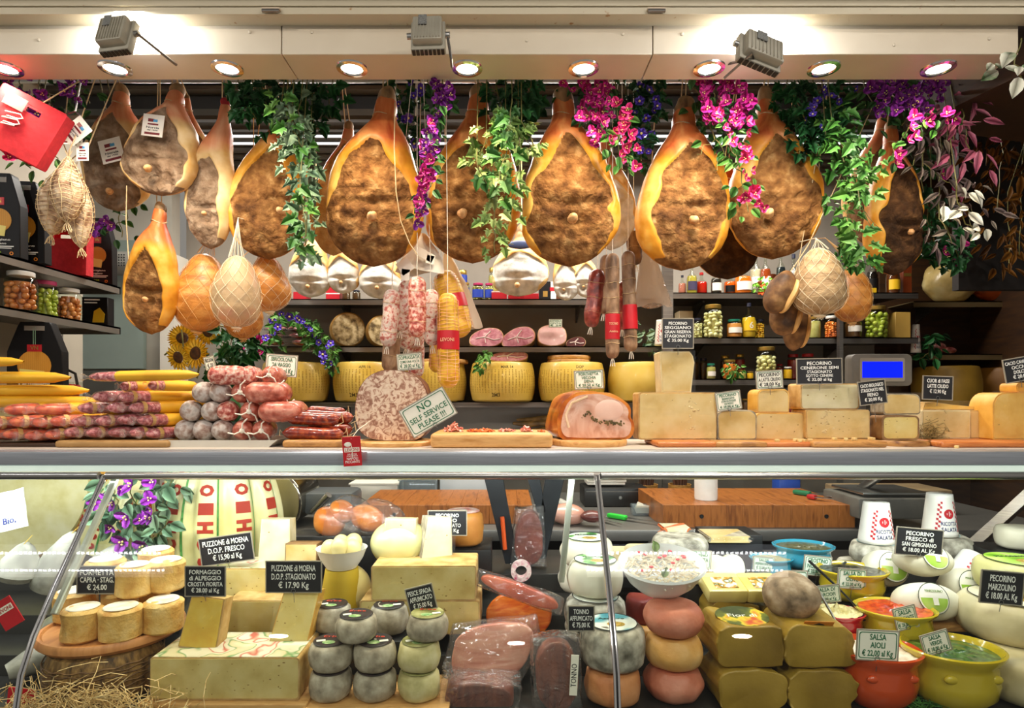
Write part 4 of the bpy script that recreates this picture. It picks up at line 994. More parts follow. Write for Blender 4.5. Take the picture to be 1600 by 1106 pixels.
# sunflowers
ylw = mk('sunflower_petal', ['d99a08', 'f0c01c', 'f6d348'], 12, .5)
ysd = mk('sunflower_seed', ['2a1605', '5a3610'], 60, .8, bump=.5)
for k, (x, y, d, s, l) in enumerate([(285, 528, 2.85, .06, 'sunflower at the upper left of the bunch'), (325, 518, 2.9, .06, 'sunflower at the upper right of the bunch'), (279, 558, 2.8, .062, 'sunflower at the lower left of the bunch'), (306, 552, 2.78, .068, 'sunflower at the lower centre of the bunch'), (330, 506, 3.0, .05, 'sunflower half hidden under the beige netted ham')]):
    p = W(x, y, d); t = thing('sunflower', l, 'flower', p, 'sunflowers behind the counter', (random.uniform(-.3, .3), random.uniform(0, 6), random.uniform(-.4, .4)))
    b = B()
    for ring, n in ((0, 17), (1, 17)):
        for i in range(n):
            a = 2*PI*(i+.5*ring)/n; leaf(b, Vector((.4*s*math.cos(a), 0, .4*s*math.sin(a))), Vector((math.cos(a), -.1-.15*ring, math.sin(a))), Vector((0, -1, 0)), s*.62, 'lance', .2, .1)
    obj('petals', b, ylw, t, ang=None)
    b = B(); sph(b, s*.44, (0, -.004, 0), (1, .35, 1), u=18, v=10, amp=.003, fr=80); obj('seed_head', b, ysd, t)
    b = B(); tube(b, [(0, .01, 0), (0, .04, -.03), (0, .06, -.12)], .004, 6); obj('stalk', b, stemm, t); 

t = thing('flower_bucket', 'dark bucket holding the sunflowers and ivy behind the counter', 'bucket', (W(330, 0, 2.92).x, 2.95, .922))
b = B(); lathe(b, [(0, 0), (.09, 0), (.12, .45), (.125, .46), (.115, .45), (0, .43)], 28); obj('bucket_body', b, mk('bucket_green', ['20302a', '2c4038'], 6, .5), t)
b = B(); lathe(b, [(0, .44), (.1, .44), (.13, .5), (.08, .62), (0, .64)], 20, amp=.02, seed=3); obj('leafy_filling', b, lf_dark, t)
# ================================================================ price cards
def sign(label, cx, cy, w, h, d, lines, style='slate', rot=0, yaw=0, pitch=0, pin=True, name='price_card', group='price cards', pinlen=None, slant=0):
    ww, hh = L(w, d), L(h, d)
    t = thing(name, label, 'sign', W(cx, cy, d), group, (math.radians(pitch), math.radians(rot), math.radians(yaw)))
    m = {'slate': slate, 'green': cardw, 'pale': cardg, 'plain': cardw}[style]
    b = B(); box(b, (ww, .0022, hh), (0, 0, -hh/2), bev=.0006, seg=1); obj('card', b, m, t)
    edge = mk('clear_card_edge', ['8c8474', 'a39a88'], 8, .3)
    b = B(); o = rr(ww+.004, hh+.004, .002); i = rr(ww-.002, hh-.002, .001)
    ringprism(b, [(x, z-hh/2-.002) for x, z in o], [(x, z-hh/2+.001) for x, z in i], -.0018, .0016); obj('card_frame', b, edge, t)
    ink = chalk if style == 'slate' else (green_ink if style != 'plain' else black_ink)
    if style in ('green', 'pale', 'plain'):
        b = B(); k = hh*.055
        o = rr(ww-2*k, hh-2*k, hh*.09); i = rr(ww-2.9*k, hh-2.9*k, hh*.08)
        ringprism(b, [(x, z-hh/2+k) for x, z in o], [(x, z-hh/2+1.45*k) for x, z in i], -.0019, -.0014)
        obj('border_line', b, green_ink, t)
    n = len(lines); b = B(); tot = sum((l[1] if isinstance(l, tuple) else 1) for l in lines)
    z = hh*.41; av = hh*.82
    for l in lines:
        s, k, fw = (l+(.86,))[:3] if isinstance(l, tuple) else (l, 1, .86)
        rowh = av*k/tot; size = rowh*1.02
        lettering(b, [(s, 0, z-rowh/2, size, ww*fw if len(s) > 3 else None)], -.0018)
        z -= rowh
    obj('lettering', b, ink, t)
    if pin:
        b = B(); tube(b, [(.006*math.cos(a), -.003, -hh/2+.004+.006*math.sin(a)) for a in [2*PI*i/12 for i in range(13)]], .0009, 5)
        tube(b, [(0, -.002, -hh/2), (.001, .002, -hh/2-(pinlen or .022))], .0009, 5); obj('wire_pin', b, steel, t)
    return t
# ================================================================ counter boards
BT = ZC+.002
def board(label, x0, x1, d0, d1, th, m, rnd=False, rot=0, r=.012, handle=False, name='serving_board'):
    dm = (d0+d1)/2; xa_, xb_ = W(x0, 0, d0).x, W(x1, 0, d0).x
    t = thing(name, label, 'board', ((xa_+xb_)/2, dm, BT), 'boards on the counter', (0, 0, rot))
    b = B()
    if rnd: lathe(b, [(0, 0), (.49, 0), (.5, th*.3), (.5, th*.75), (.485, th), (.44, th), (.43, th*.9), (0, th*.9)], 48, scl=(xb_-xa_, d1-d0, 1))
    else: box(b, (xb_-xa_, d1-d0, th), bev=min(r, th*.4), seg=3)
    obj('wood', b, m, t)
    if handle: b = B(); tube(b, [(-(xb_-xa_)*.42, -(d1-d0)/2-.001, th*.5), ((xb_-xa_)*.42, -(d1-d0)/2-.001, th*.5)], .002, 5); obj('groove', b, woodd, t)
    return t
woodr = mk('cherry_board_wood', ['9a4f20', 'c0753a', 'a85c28'], 10, .4, bump=.12, stretch=(1, 7, 5), det=6)
board('thin brown paper-covered board under the pink wrapped sausages', 84, 262, 1.9, 2.12, .022, mk('brown_paper_wrap', ['8f6c3c', 'a8834e'], 6, .6))
board('small thick wooden board under the curved red sausages', 440, 536, 1.9, 2.12, .024, woodo)
board('round wooden board under the big speckled soppressata', 545, 671, 1.9, 2.14, .016, woodl, True)
board('thick light wooden cutting board with chopped ham pieces', 672, 864, 1.88, 2.12, .046, woodl)
board('round grooved wooden board under the porchetta', 866, 991, 1.9, 2.14, .02, woodl, True)
board('light and dark striped board under the tallest cheese block', 1028, 1120, 1.91, 2.1, .018, woodr)
board('rustic board under the small white-crusted cheese', 1118, 1200, 1.91, 2.1, .018, woodo)
board('reddish board under the rounded yellow cheeses', 1192, 1289, 1.92, 2.12, .016, woodr)
board('wavy olive wood board right of centre, under the cracked cheese', 1271, 1388, 1.9, 2.12, .02, woodo, r=.02)
board('round-ended dark board under the hay-wrapped cheese', 1380, 1482, 1.93, 2.13, .018, woodo, True)
board('long reddish board under the large cut cheeses at the right end', 1472, 1640, 1.9, 2.14, .018, woodr)
# ---------------- cheeses
def paste(name, c): return mk(name, c, 14, .42, bump=.12, coat=.35, cbump=.35, sss=.06)
ps_cream = paste('cream_paste', ['cdaa5e', 'dcc080', 'e4cd94']); ps_yel = paste('yellow_paste', ['cdb056', 'dfc878', 'e6d490'])
ps_white = paste('white_paste', ['cfc598', 'ddd4ae', 'e6dec0']); ps_gold = paste('golden_paste', ['d49c34', 'e2b452', 'eac878'])
rd_tan = mk('tan_rind', ['a57c3e', 'c09a58', 'd2b076'], 26, .6, bump=.3); rd_grey = mk('grey_rind', ['6e6350', 'a0947c', 'c2b8a2'], 30, .75, bump=.5)
rd_pale = mk('pale_rind', ['d2bd86', 'e2d0a0', 'eaddb6'], 18, .5, bump=.2, coat=.3, cbump=.4); rd_gold = mk('gold_rind', ['c88f2c', 'dba544', 'e6bc66'], 12, .45, bump=.15, coat=.3)
rd_brown = mk('brown_rind', ['5a3c1c', '8a6234', 'a07a48'], 22, .65, bump=.4)
film = glassy('cling_film', 'fefefb', .1, .9, .02, .25)
def block(label, x0, x1, top, bot, d, depth, p=ps_cream, r=rd_pale, rad=.012, rad2=None, name='cheese_block', cat='cheese', z0=None, yaw=0, holes=0, seed=1, wrap=True, group='cut cheeses', roll=0, crack=0, side=None, poly=None, th=.004, topm=None):
    cx = (x0+x1)/2; base = W(cx, bot, d)
    zt = W(cx, top, d).z
    if z0 is not None: base.z = z0
    h = zt-base.z; w = L(x1-x0, d)
    t = thing(name, label, cat, base, group, (0, math.radians(roll), math.radians(yaw)))
    P = poly and [(x*w, z*h) for x, z in poly] or rr(w, h, rad, 5, rad if rad2 is None else rad2)
    c = (0, h/2); I = [(x-math.copysign(min(th, abs(x)), x), h/2+(z-h/2)*(1-2*th/h)) for x, z in P]
    b = B(); prism(b, I, -.0016, depth-.002); wob(b, .0012, 40, seed)
    rnd = random.Random(seed)
    obj('paste', b, p, t)
    b = B(); ringprism(b, P, I, 0, depth)
    f = [v for v in b.verts]; wob(b, .0018, 30, seed)
    vs = [b.verts.new((x, depth, z)) for x, z in P]; b.faces.new(vs)
    obj('rind', b, r, t)
    if topm:
        b = B(); box(b, (w*.96, depth*.98, .0012), (0, depth/2, h)); obj('printed_top', b, topm, t)
    if holes:
        b = B()
        for k in range(holes):
            q = rnd.choice(((0, 1),)); x = rnd.uniform(-.43, .43)*w; z = rnd.uniform(.1, .9)*h
            s = rnd.uniform(.0008, .0026); sph(b, s, (x, -.0012, z), (rnd.uniform(1, 1.8), .5, rnd.uniform(.5, 1)), u=8, v=6)
        obj('eyes', b, mk('cheese_eye', ['8a6a28', 'a5843a'], 20, .6), t)['kind'] = 'stuff'
    if crack:
        b = B(); x = (crack-.5)*w
        for k in range(26):
            z = rnd.uniform(.06, .94)*h; sph(b, .006, (x+rnd.gauss(0, .008), -.0005, z), (rnd.uniform(.5, 1.5), .35, rnd.uniform(.3, .9)), (0, rnd.uniform(-1, 1), 0), u=8, v=6, amp=.003, fr=90, seed=k)
        obj('crumbled_break', b, mk('crumbly_paste', ['c4a468', 'e6d2a0'], 60, .6, bump=.6), t)['kind'] = 'stuff'
    if wrap:
        b = B(); n = 10; V = []
        for i in range(n+1):
            row = []
            for j in range(n+1):
                u, v = i/n-.5, j/n
                row.append(b.verts.new((u*(w+.004), -.0035-.0018*noise.noise(Vector((u*9, v*9, seed*2)))*2, v*(h+.004))))
            V.append(row)
        for i in range(n):
            for j in range(n): b.faces.new((V[i][j], V[i+1][j], V[i+1][j+1], V[i][j+1]))
        obj('cling_film', b, film, t)
    return t
zb = lambda th: BT+th
block('large cream cheese block with a vertical crumbly split, beside the porchetta', 998, 1120, 613, 686, 2.0, .09, ps_cream, rd_tan, .008, z0=zb(.018), holes=8, seed=1, crack=.68)
block('tall cream cheese wedge standing on the large split block', 1031, 1085, 549, 613, 2.01, .08, ps_cream, rd_pale, .008, seed=2, poly=[(-.5, .96), (-.44, 0), (.4, 0), (.5, .72), (.46, .9), (.36, 1), (-.46, 1)], z0=W(0, 613, 2.0).z)
block('small cheese with a crinkled white crust behind the leaf-aged price card', 1121, 1182, 641, 686, 2.0, .08, ps_cream, rd_grey, .022, .008, z0=zb(.018), seed=3)
block('rounded yellow cheese half on the reddish board', 1180, 1258, 645, 686, 2.02, .09, ps_cream, rd_gold, .018, .006, z0=zb(.016), holes=10, seed=4)
block('small rounded yellow cheese wedge on top of the half', 1183, 1233, 608, 645, 2.03, .08, ps_gold and ps_cream, rd_gold, .02, .004, seed=5, z0=W(0, 645, 2.02).z)
block('pale cheese block with a cracked left half, lower of the pair', 1259, 1359, 640, 681, 2.0, .1, ps_cream, rd_tan, .008, z0=zb(.02), holes=22, seed=6, crack=.33)
block('pale scored cheese block, upper of the pair under the ash-aged card', 1251, 1342, 599, 640, 2.01, .09, ps_white, rd_tan, .01, seed=7, z0=W(0, 640, 2.0).z, holes=8)
block('half cheese with holes wrapped in dark hay, lower of the stack', 1378, 1436, 649, 685, 1.98, .07, ps_yel, rd_brown, .014, z0=zb(.018), holes=16, seed=8, th=.006)
block('wrapped half cheese on top of the hay cheese', 1380, 1438, 615, 646, 2.0, .07, ps_cream, rd_grey, .022, .01, seed=9, z0=W(0, 648, 1.98).z)
block('big flat-topped cheese with a dark seam at its right corner', 1440, 1516, 641, 686, 2.05, .12, ps_cream, rd_pale, .004, z0=zb(.018), holes=12, seed=10, yaw=0)
block('narrow side piece of the big flat-topped cheese', 1515, 1535, 641, 687, 2.06, .1, mk('tan_paste', ['c9a463', 'd8b87c'], 14, .5), rd_tan, .003, z0=zb(.018), seed=11, yaw=0)
block('thin wrapped cheese piece lying on the flat-topped cheese', 1442, 1528, 628, 641, 2.08, .08, ps_gold, rd_tan, .006, seed=12, z0=W(0, 641, 2.05).z, poly=[(-.5, 0), (.5, 0), (.48, .35), (0, .7), (-.3, 1), (-.46, .9)])
block('small pale cheese standing back between the big cheeses', 1534, 1552, 648, 680, 2.12, .08, ps_white, rd_pale, .004, seed=13, z0=zb(.018))
block('large rounded gold cheese wheel section at the right edge', 1551, 1650, 613, 687, 2.0, .1, ps_gold, rd_gold, .045, .006, seed=14, z0=zb(.018), holes=6)
block('piece of gold cheese on top at the right edge', 1588, 1640, 598, 613, 2.04, .07, ps_gold, rd_gold, .012, seed=15, z0=W(0, 613.5, 2.0).z)
# hay
def straw(name, label, cat, x, y, d, wx, wy, wz, n, m, ln=.05, r=.0008, group=None, seed=1, z0=None, curl=.3):
    p = W(x, y, d)
    if z0 is not None: p.z = z0
    rnd = random.Random(seed); b = B()
    for k in range(n):
        c = Vector((rnd.gauss(0, .4)*wx, rnd.gauss(0, .4)*wy, abs(rnd.gauss(0, .5))*wz)); v = Vector((rnd.uniform(-1, 1), rnd.uniform(-.6, .6), rnd.uniform(-.4, .6))).normalized()*ln*rnd.uniform(.5, 1.4)
        u = Vector((rnd.uniform(-1, 1), rnd.uniform(-1, 1), rnd.uniform(-1, 1)))*ln*curl
        tube(b, [c-v/2, c-v/5+u*.6, c+v/5+u*.8, c+v/2], r, 3, cap=False)
    for v in b.verts: v.co.z = max(v.co.z, .0005)
    return tag(obj(name, b, m, None, p), label, cat, group, 'stuff')
hay = mk('hay', ['5a4a26', '8f7c48', 'b8a56c'], 60, .7)
straw('hay', 'dark green-brown hay around the hay-wrapped cheese', 'hay', 1452, 685, 2.06, .05, .03, .05, 260, hay, .06, group=None, seed=3, z0=zb(.018))
straw('hay', 'loose hay stalks left of the hay-wrapped cheese', 'hay', 1369, 682, 2.08, .02, .02, .04, 90, hay, .05, seed=4, z0=zb(.018))
b = B(); lathe(b, [(0, 0), (.03, .0), (.034, .015), (.034, .05), (.028, .066), (0, .068)], 24, amp=.003, seed=3); single('hay_cheese', b, mk('hay_crust', ['4c3e20', '8a7844', 'b0a070'], 50, .7, bump=.8), 'small whole cheese rolled in hay, right of the cut one', 'cheese', (W(1452, 0, 2.09).x, 2.1, zb(.018)), 'cut cheeses')
# crumbs and cubes
for k, (x, d) in enumerate([(1214, 1.935), (1243, 1.95), (1249, 1.93), (1256, 1.94), (1266, 1.95), (1304, 1.95), (1322, 1.93), (1335, 1.94), (1360, 1.97), (1363, 1.95), (1495, 1.885)]):
    b = B(); s = .011; box(b, (s*1.3, s, s*.8), bev=.001, seg=1)
    l = ['cheese cube on the left front of the reddish board', 'first of three cheese cubes lined on the reddish board', 'second of three cheese cubes lined on the reddish board', 'third of three cheese cubes lined on the reddish board', 'lone cheese cube near the right end of the reddish board', 'cheese cube on the left of the olive wood board', 'cheese cube at mid olive wood board', 'flat cheese cube right of middle on the olive wood board', 'stacked cheese cube by the loose hay', 'cheese cube beside the loose hay', 'cheese cube lying alone on the steel counter before the long board'][k]
    single('cheese_cube', b, ps_cream, l, 'cheese', (W(x, 0, d).x, d, (zb(.016) if x < 1268 else zb(.02)) if x < 1380 and x > 1190 else BT), 'cheese tasting cubes', (0, 0, k*.7))
# ---------------- price cards on the counter
sign('black price card standing on the tallest cheese wedge', 1059, 521, 48, 46, 2.0, [('PECORINO', 1, .6), 'SEGGIANO', 'GRAN RISERVA', 'STAGIONATO', ('€ 35.00 Kg', 1, .7), (' ', .7)], 'slate', 0)
sign('white card reading Pecorino barricato, on the white-crusted cheese', 1138, 626, 38, 28, 1.99, [('PECORINO', 1.2, .7), ('BARRICATO', .8, .5), ('CON LE FOGLIE', .8, .6), ('DI NOCI', .8, .35), ('€ 38.00 al Kg', 1, .75)], 'green', -8, name='price_card')
sign('white card with black handwriting above the rounded yellow cheeses', 1202, 593, 40, 27, 2.0, [('PECORINO', 1, .8), ('A LATTE CRUDO', 1, .85), ('€ 28.00 Kg', 1, .8)], 'plain', -4)
sign('widest black price card, above the pale scored cheese', 1280, 580, 70, 39, 1.98, [('PECORINO', 1.2, .55), ('CENERONE SEMI', 1, .85), ('STAGIONATO', 1, .55), ('SOTTO CENERE', .9, .6), ('€ 32.00 al kg', 1, .55)], 'slate', -1)
sign('small tilted black card left of the hay cheese', 1363, 613, 42, 36, 1.97, [('CACIO BIOLOGICO', 1, .85), ('STAGIONATO NEL', 1, .85), ('FIENO', 1, .4), ('€ 20.00 Kg', 1, .65)], 'slate', -7, pinlen=.06)
sign('brownish card right of the blue screen, Cuor di Fassi', 1465, 606, 46, 36, 2.03, [('CUOR di FASSI', 1, .75), ('LATTE CRUDO', 1, .7), ('€ 12.90 Kg', 1, .55), (' ', .6)], 'slate', 2)
sign('black card cut by the right edge, Cacio Cavallo', 1592, 577, 46, 36, 1.98, [('CACIO CAVALLO', 1, .9), ('OCCHI', 1, .5), ('DOLCE', 1, .4), ('€ 20.00', 1, .5)], 'slate', -10)
sign('white card on the porchetta', 920, 593, 44, 28, 2.05, [('PORCHETTA', 1, .7), ('VECCHIA', 1, .5), ('SIENA', 1, .35), ('€ 28.50 al Kg', 1, .75)], 'green', -3)
sign('white card reading Sbriciolona da viaggio, above the grey salami heap', 440, 571, 48, 33, 2.1, [('SBRICIOLONA', 1, .7), ('DA VIAGGIO', 1, .6), ('€ 23.00 al Kg', 1.2, .75)], 'green', 4)
sign('white card behind the soppressata reading Soprassata', 640, 565, 38, 25, 2.15, [('SOPRASSATA', 1, .85), ('COME UNA VOLTA', .7, .8), ('€ 28.00 al Kg', 1, .8)], 'green', -5)
sign('small cream card half hidden behind the top of the grey salami heap', 328, 567, 15, 20, 2.25, [('FINOCCHIONA', 1, .8), ('€ 20', 1, .6)], 'plain', -14, pinlen=.25)
sign('large tilted card asking for no self service, leaning on the soppressata', 669, 644, 77, 47, 1.9, [('NO', 1.3, .24), ('SELF SERVICE', 1, .84), ('PLEASE !!!', 1, .62)], 'green', -30, name='notice_card', pin=True, pinlen=.01)
# red label hanging in front of the counter edge
t = thing('hanging_label', 'red hanging label with white oval, tied to the curved sausages', 'label', W(550, 705, 1.775), None, (0, math.radians(-4), 0))
lw, lh = L(29, 1.775), L(46, 1.775)
b = B(); box(b, (lw, .0015, lh), (0, 0, -lh/2), bev=.0005, seg=1); obj('card', b, redcard, t)
b = B(); sph(b, 1, (-lw*.2, -.001, lh*.24), (lw*.2, .0006, lh*.08), u=20, v=6); obj('white_oval', b, cardw, t)
b = B(); box(b, (lw*.82, .0006, lh*.15), (0, -.001, -.02*lh)); obj('name_band', b, cardw, t)
b = B(); lettering(b, [('LEVONI', 0, lh*.05, lh*.15, lw*.72)], -.0014); obj('red_lettering', b, red_ink, t)
b = B(); lettering(b, [('SALSICCIA', 0, -lh*.1, lh*.07, lw*.5), ('STAGIONATA', 0, -lh*.16, lh*.06, lw*.6), ('NAPOLI', 0, -lh*.25, lh*.12, lw*.6), ('PICCANTE', 0, -lh*.36, lh*.12, lw*.78)], -.001); obj('lettering', b, chalk, t)
b = B(); tube(b, [(0, -.001, lh*.42), (.012, .04, lh*.7), (.03, .13, lh*.95)], .001, 5); tube(b, [(-.004, -.001, lh*.3), (.002, -.003, lh*.1), (.0, -.002, -.02)], .001, 5); obj('string', b, string_w, t)

# ---------------- soppressata: big cut cylinder
pts = [(0, 0), (.26, .005), (.36, .02), (.46, .12), (.5, .3), (.49, .52), (.45, .72), (.36, .88), (.2, .97), (0, 1), (-.18, .98), (-.34, .9), (-.45, .72), (-.5, .5), (-.5, .3), (-.43, .12), (-.3, .02), (-.1, .0)]
w, h = L(118, 2.0), W(0, 577, 2.0).z-zb(.0144)
P0 = [(x*w, z*h) for x, z in pts]
def smo(P, k=2):
    for _ in range(k):
        Q = []
        for i in range(len(P)):
            a, c = P[i], P[(i+1) % len(P)]; Q += [(.75*a[0]+.25*c[0], .75*a[1]+.25*c[1]), (.25*a[0]+.75*c[0], .25*a[1]+.75*c[1])]
        P = Q
    return P
P0 = smo(P0)
t = thing('soppressata', 'big cut soppressata disk, speckled brown and white, standing on edge', 'salami', (W(613, 0, 2.0).x, 2.0, zb(.0144)))
b = B(); prism(b, P0, .002, .13); wob(b, .003, 25, 4); obj('casing', b, mk('brown_casing', ['4c2a1a', '7c4c30'], 20, .6, bump=.3), t)
b = B(); prism(b, [(x*.985, h/2+(z-h/2)*.985) for x, z in P0], -.002, .004); obj('cut_face', b, mk('brawn_slice', [(.0, '6e4a3c'), (.36, '8a6250'), (.46, 'a98470'), (.53, 'cdb6a0'), (.72, 'd8c8b4')], 48, .35, det=3, dist=1.6, bump=.1, coat=.3), t)
# ---------------- porchetta
t = thing('porchetta', 'rolled roast pork with golden crust and herb-stuffed cut face', 'roast', (W(930, 0, 2.0).x, 2.0, zb(.018)))
w, h = L(122, 2.0), W(0, 610, 2.0).z-zb(.018)
pc = smo([(-.36, .0), (.34, .0), (.46, .05), (.5, .18), (.5, .35), (.45, .45), (.47, .6), (.42, .74), (.3, .88), (.1, .98), (-.12, 1), (-.3, .93), (-.42, .75), (-.48, .5), (-.5, .2), (-.46, .05)])
b = B()
prism(b, [(x*w, z*h) for x, z in pc], 0, .15)
for v in b.verts:
    if v.co.y > .1: v.co.x = v.co.x*.92-.035; 
sub(b, 1); wob(b, .006, 22, 3); obj('crackling', b, mk('roast_crust', ['6a2a0c', 'b25a18', 'd98a34', 'e2a252'], 11, .28, bump=.5, det=7, coat=.5), t)
b = B(); prism(b, [(x*w*.9+.002, h/2+(z*h-h/2)*.9-.002) for x, z in pc], -.006, .01); wob(b, .002, 30, 1)
obj('cut_face', b, mk('roast_meat', [(.3, 'b98468'), (.45, 'cfa08a'), (.6, 'dcb8a4'), (.75, 'c48f7c')], 9, .4, det=4, dist=2.5, coat=.3, bump=.15), t)
b = B(); tube(b, [(-w*.34, -.007, h*.25), (-w*.38, -.008, h*.5), (-w*.3, -.008, h*.75), (-w*.1, -.008, h*.88)], lambda s: .004, 5); obj('fat_line', b, mk('roast_fat', ['d8b890', 'e8d4b4'], 14, .4), t)
b = B(); rnd = random.Random(5)
for k in range(90):
    u = rnd.random(); x = -.16+.5*u; z = .42-.1*u+.16*math.exp(-((u-.12)/.1)**2)
    sph(b, rnd.uniform(.0012, .0034), (x*w+rnd.gauss(0, .003), -.0085, z*h+rnd.gauss(0, .0035)), (1.5, .4, 1), (0, rnd.uniform(0, 3), 0), u=6, v=4)
obj('herb_stuffing', b, mk('herb_stuffing', ['2e2a12', '5a4c24', '7a6238'], 80, .7), t)['kind'] = 'stuff'
b = B(); sph(b, 1, (w*.17, -.004, h*.6), (w*.2, .005, h*.24), u=24, v=12, amp=0); obj('lean_round', b, mk('pale_loin', ['d6aa98', 'e2bfae'], 8, .4, coat=.3), t)
# ---------------- chopped ham on the cutting board
rnd = random.Random(9); sl = mk('ham_shreds', ['b8503c', 'd98a76', 'eab8a4'], 50, .4, coat=.4); so_ = mk('orange_shreds', ['b03a10', 'd96a28', 'e89a58'], 50, .4, coat=.4)
for (x, y0, wx, wz, n, m, l) in ((708, 1.95, .03, .03, 90, sl, 'heap of pink chopped ham at the left of the cutting board'), (750, 1.95, .045, .009, 70, so_, 'flat orange and red chopped salami at the middle of the cutting board'), (790, 1.97, .03, .008, 50, sl, 'small pink heap beyond the middle of the cutting board'), (822, 1.96, .018, .016, 50, sl, 'pink chopped ham right of middle on the cutting board'), (846, 1.95, .012, .004, 10, so_, 'few red scraps at the right end of the cutting board')):
    b = B()
    for k in range(n):
        a = rnd.uniform(0, 6.28); r = math.sqrt(rnd.random())
        box(b, (rnd.uniform(.006, .018), rnd.uniform(.003, .007), rnd.uniform(.0015, .004)), (wx*r*math.cos(a), .028*r*math.sin(a), rnd.random()*wz*(1-r*.8)+.001), rot=(rnd.uniform(-.6, .6), rnd.uniform(-.7, .7), rnd.uniform(0, 3)))
    tag(obj('chopped_meat', b, m, None, (W(x, 0, y0).x, y0+.02, zb(.046))), l, 'food', None, 'stuff')
# ---------------- salami heap on the white tray
t = thing('serving_tray', 'grey-white rectangular tray under the salami heap', 'tray', (W(343, 0, 1.93).x, 2.04, BT))
b = B(); x0, x1 = W(250, 0, 1.93).x, W(436, 0, 1.93).x; wd = (x1-x0)
prism(b, [(-wd/2+.03, 0), (wd/2-.03, 0), (wd/2, .024), (wd/2-.006, .024), (wd/2-.034, .005), (-wd/2+.034, .005), (-wd/2+.006, .024), (-wd/2, .024)], -.12, .12)
for s in (-1, 1): prism(b, [(-wd/2+.028, 0), (wd/2-.028, 0), (wd/2-.004, .022), (-wd/2+.004, .022)], s*.121-.0025, s*.121+.0025)
obj('dish', b, mk('tray_plastic', ['bcb8ac', 'cbc7bb'], 5, .35), t)
sg = mk('grey_mould_salami', [(.32, '7c5648'), (.45, 'a89488'), (.55, 'c6bcb4'), (.7, 'a39a92')], 40, .65, bump=.4, det=7)
sr = mk('red_fresh_salami', [(.32, '8e3a28'), (.48, 'b8604c'), (.62, 'd08a74')], 42, .38, bump=.2, coat=.4, det=7)
rows = [(673, [286, 316, 347, 378, 408], 33), (643, [298, 327, 355, 389, 432, 452], 33), (613, [314, 343, 375, 412, 436], 33), (586, [337, 352, 384, 420], 30)]
ordn = ['first', 'second', 'third', 'fourth', 'fifth', 'sixth']; rown = ['bottom', 'second', 'third', 'top']
PO = (('grey-moulded', sg), ('red', sr))
# protos share meshes
R0 = .0337
def sal_proto(nm, m, side):
    b = B(); capsule(b, 1, 6.0 if not side else 4.0, seed=len(nm), amp=.09, seg=18, n=8, bend=.15); xf(b, b.verts, scl=(R0, R0, R0))
    me = D.meshes.new('meat'); b.to_mesh(me); b.free(); me.materials.append(m)
    for f in me.polygons: f.use_smooth = True
    b = B(); sph(b, .26, (0, 0, -.05), (1, 1, .7), u=8, v=6)
    for k in range(3): a = 2.1*k+.6; tube(b, [(0, 0, -.12), (.7*math.cos(a), .7*math.sin(a), -.15), (1.25*math.cos(a+.3), 1.25*math.sin(a+.3), .05)], .07, 4)
    xf(b, b.verts, scl=(R0, R0, R0))
    m2 = D.meshes.new('string_tie'); b.to_mesh(m2); b.free(); m2.materials.append(string_w)
    return me, m2
SP = {(c, s): sal_proto(c, m, s) for c, m in PO for s in (0, 1)}
SP[('moulded pink', 0)] = sal_proto('moulded pink', sal_r, 0); SP[('moulded pink', 1)] = sal_proto('moulded pink', sal_r, 1)
def lay_salami(label, x, y, d, wd, kind, side, yaw=0, tie=True, group='salami heap on the tray'):
    r = L(wd, d)/2; p = W(x, y, d)
    if not side: yaw += .8*math.atan(-p.x/p.y)
    t = thing('salami', label, 'salami', p, group, (0, 0, yaw))
    me, m2 = SP[(kind, side)]
    o = obj('meat', me, None, t); o.scale = (r/R0,)*3; o.rotation_euler = (-PI/2, 0, 0) if not side else (-PI/2+.0, 0, -PI/2*.82)
    if side: o.location = (-r*1.7, -r*.2, 0)
    if tie:
        q = obj('string_tie', m2, None, t); q.scale = (r/R0,)*3; q.rotation_euler = o.rotation_euler; q.rotation_euler[1] += 0; q.location = o.location
    return t
K = [['grey-moulded', 'grey-moulded', 'grey-moulded', 'red', 'red'], ['grey-moulded', 'grey-moulded', 'moulded pink', 'red', 'red', 'red'], ['grey-moulded', 'grey-moulded', 'red', 'red', 'red'], ['moulded pink', 'moulded pink', 'moulded pink', 'red']]
for i, (y, xs_, wd) in enumerate(rows):
    for j, x in enumerate(xs_):
        k = K[i][j]; side = (i, j) in ((1, 4), (2, 3), (3, 1))
        lay_salami('%s salami, %s from the left in the %s row of the tray heap' % (k, ordn[j], rown[i]), x, y, 1.94+(.004*i) + (.02 if (i, j) in ((1, 5), (2, 4)) else 0), wd, k, side, yaw=random.uniform(-.12, .12), tie=(k == 'red' and not side))
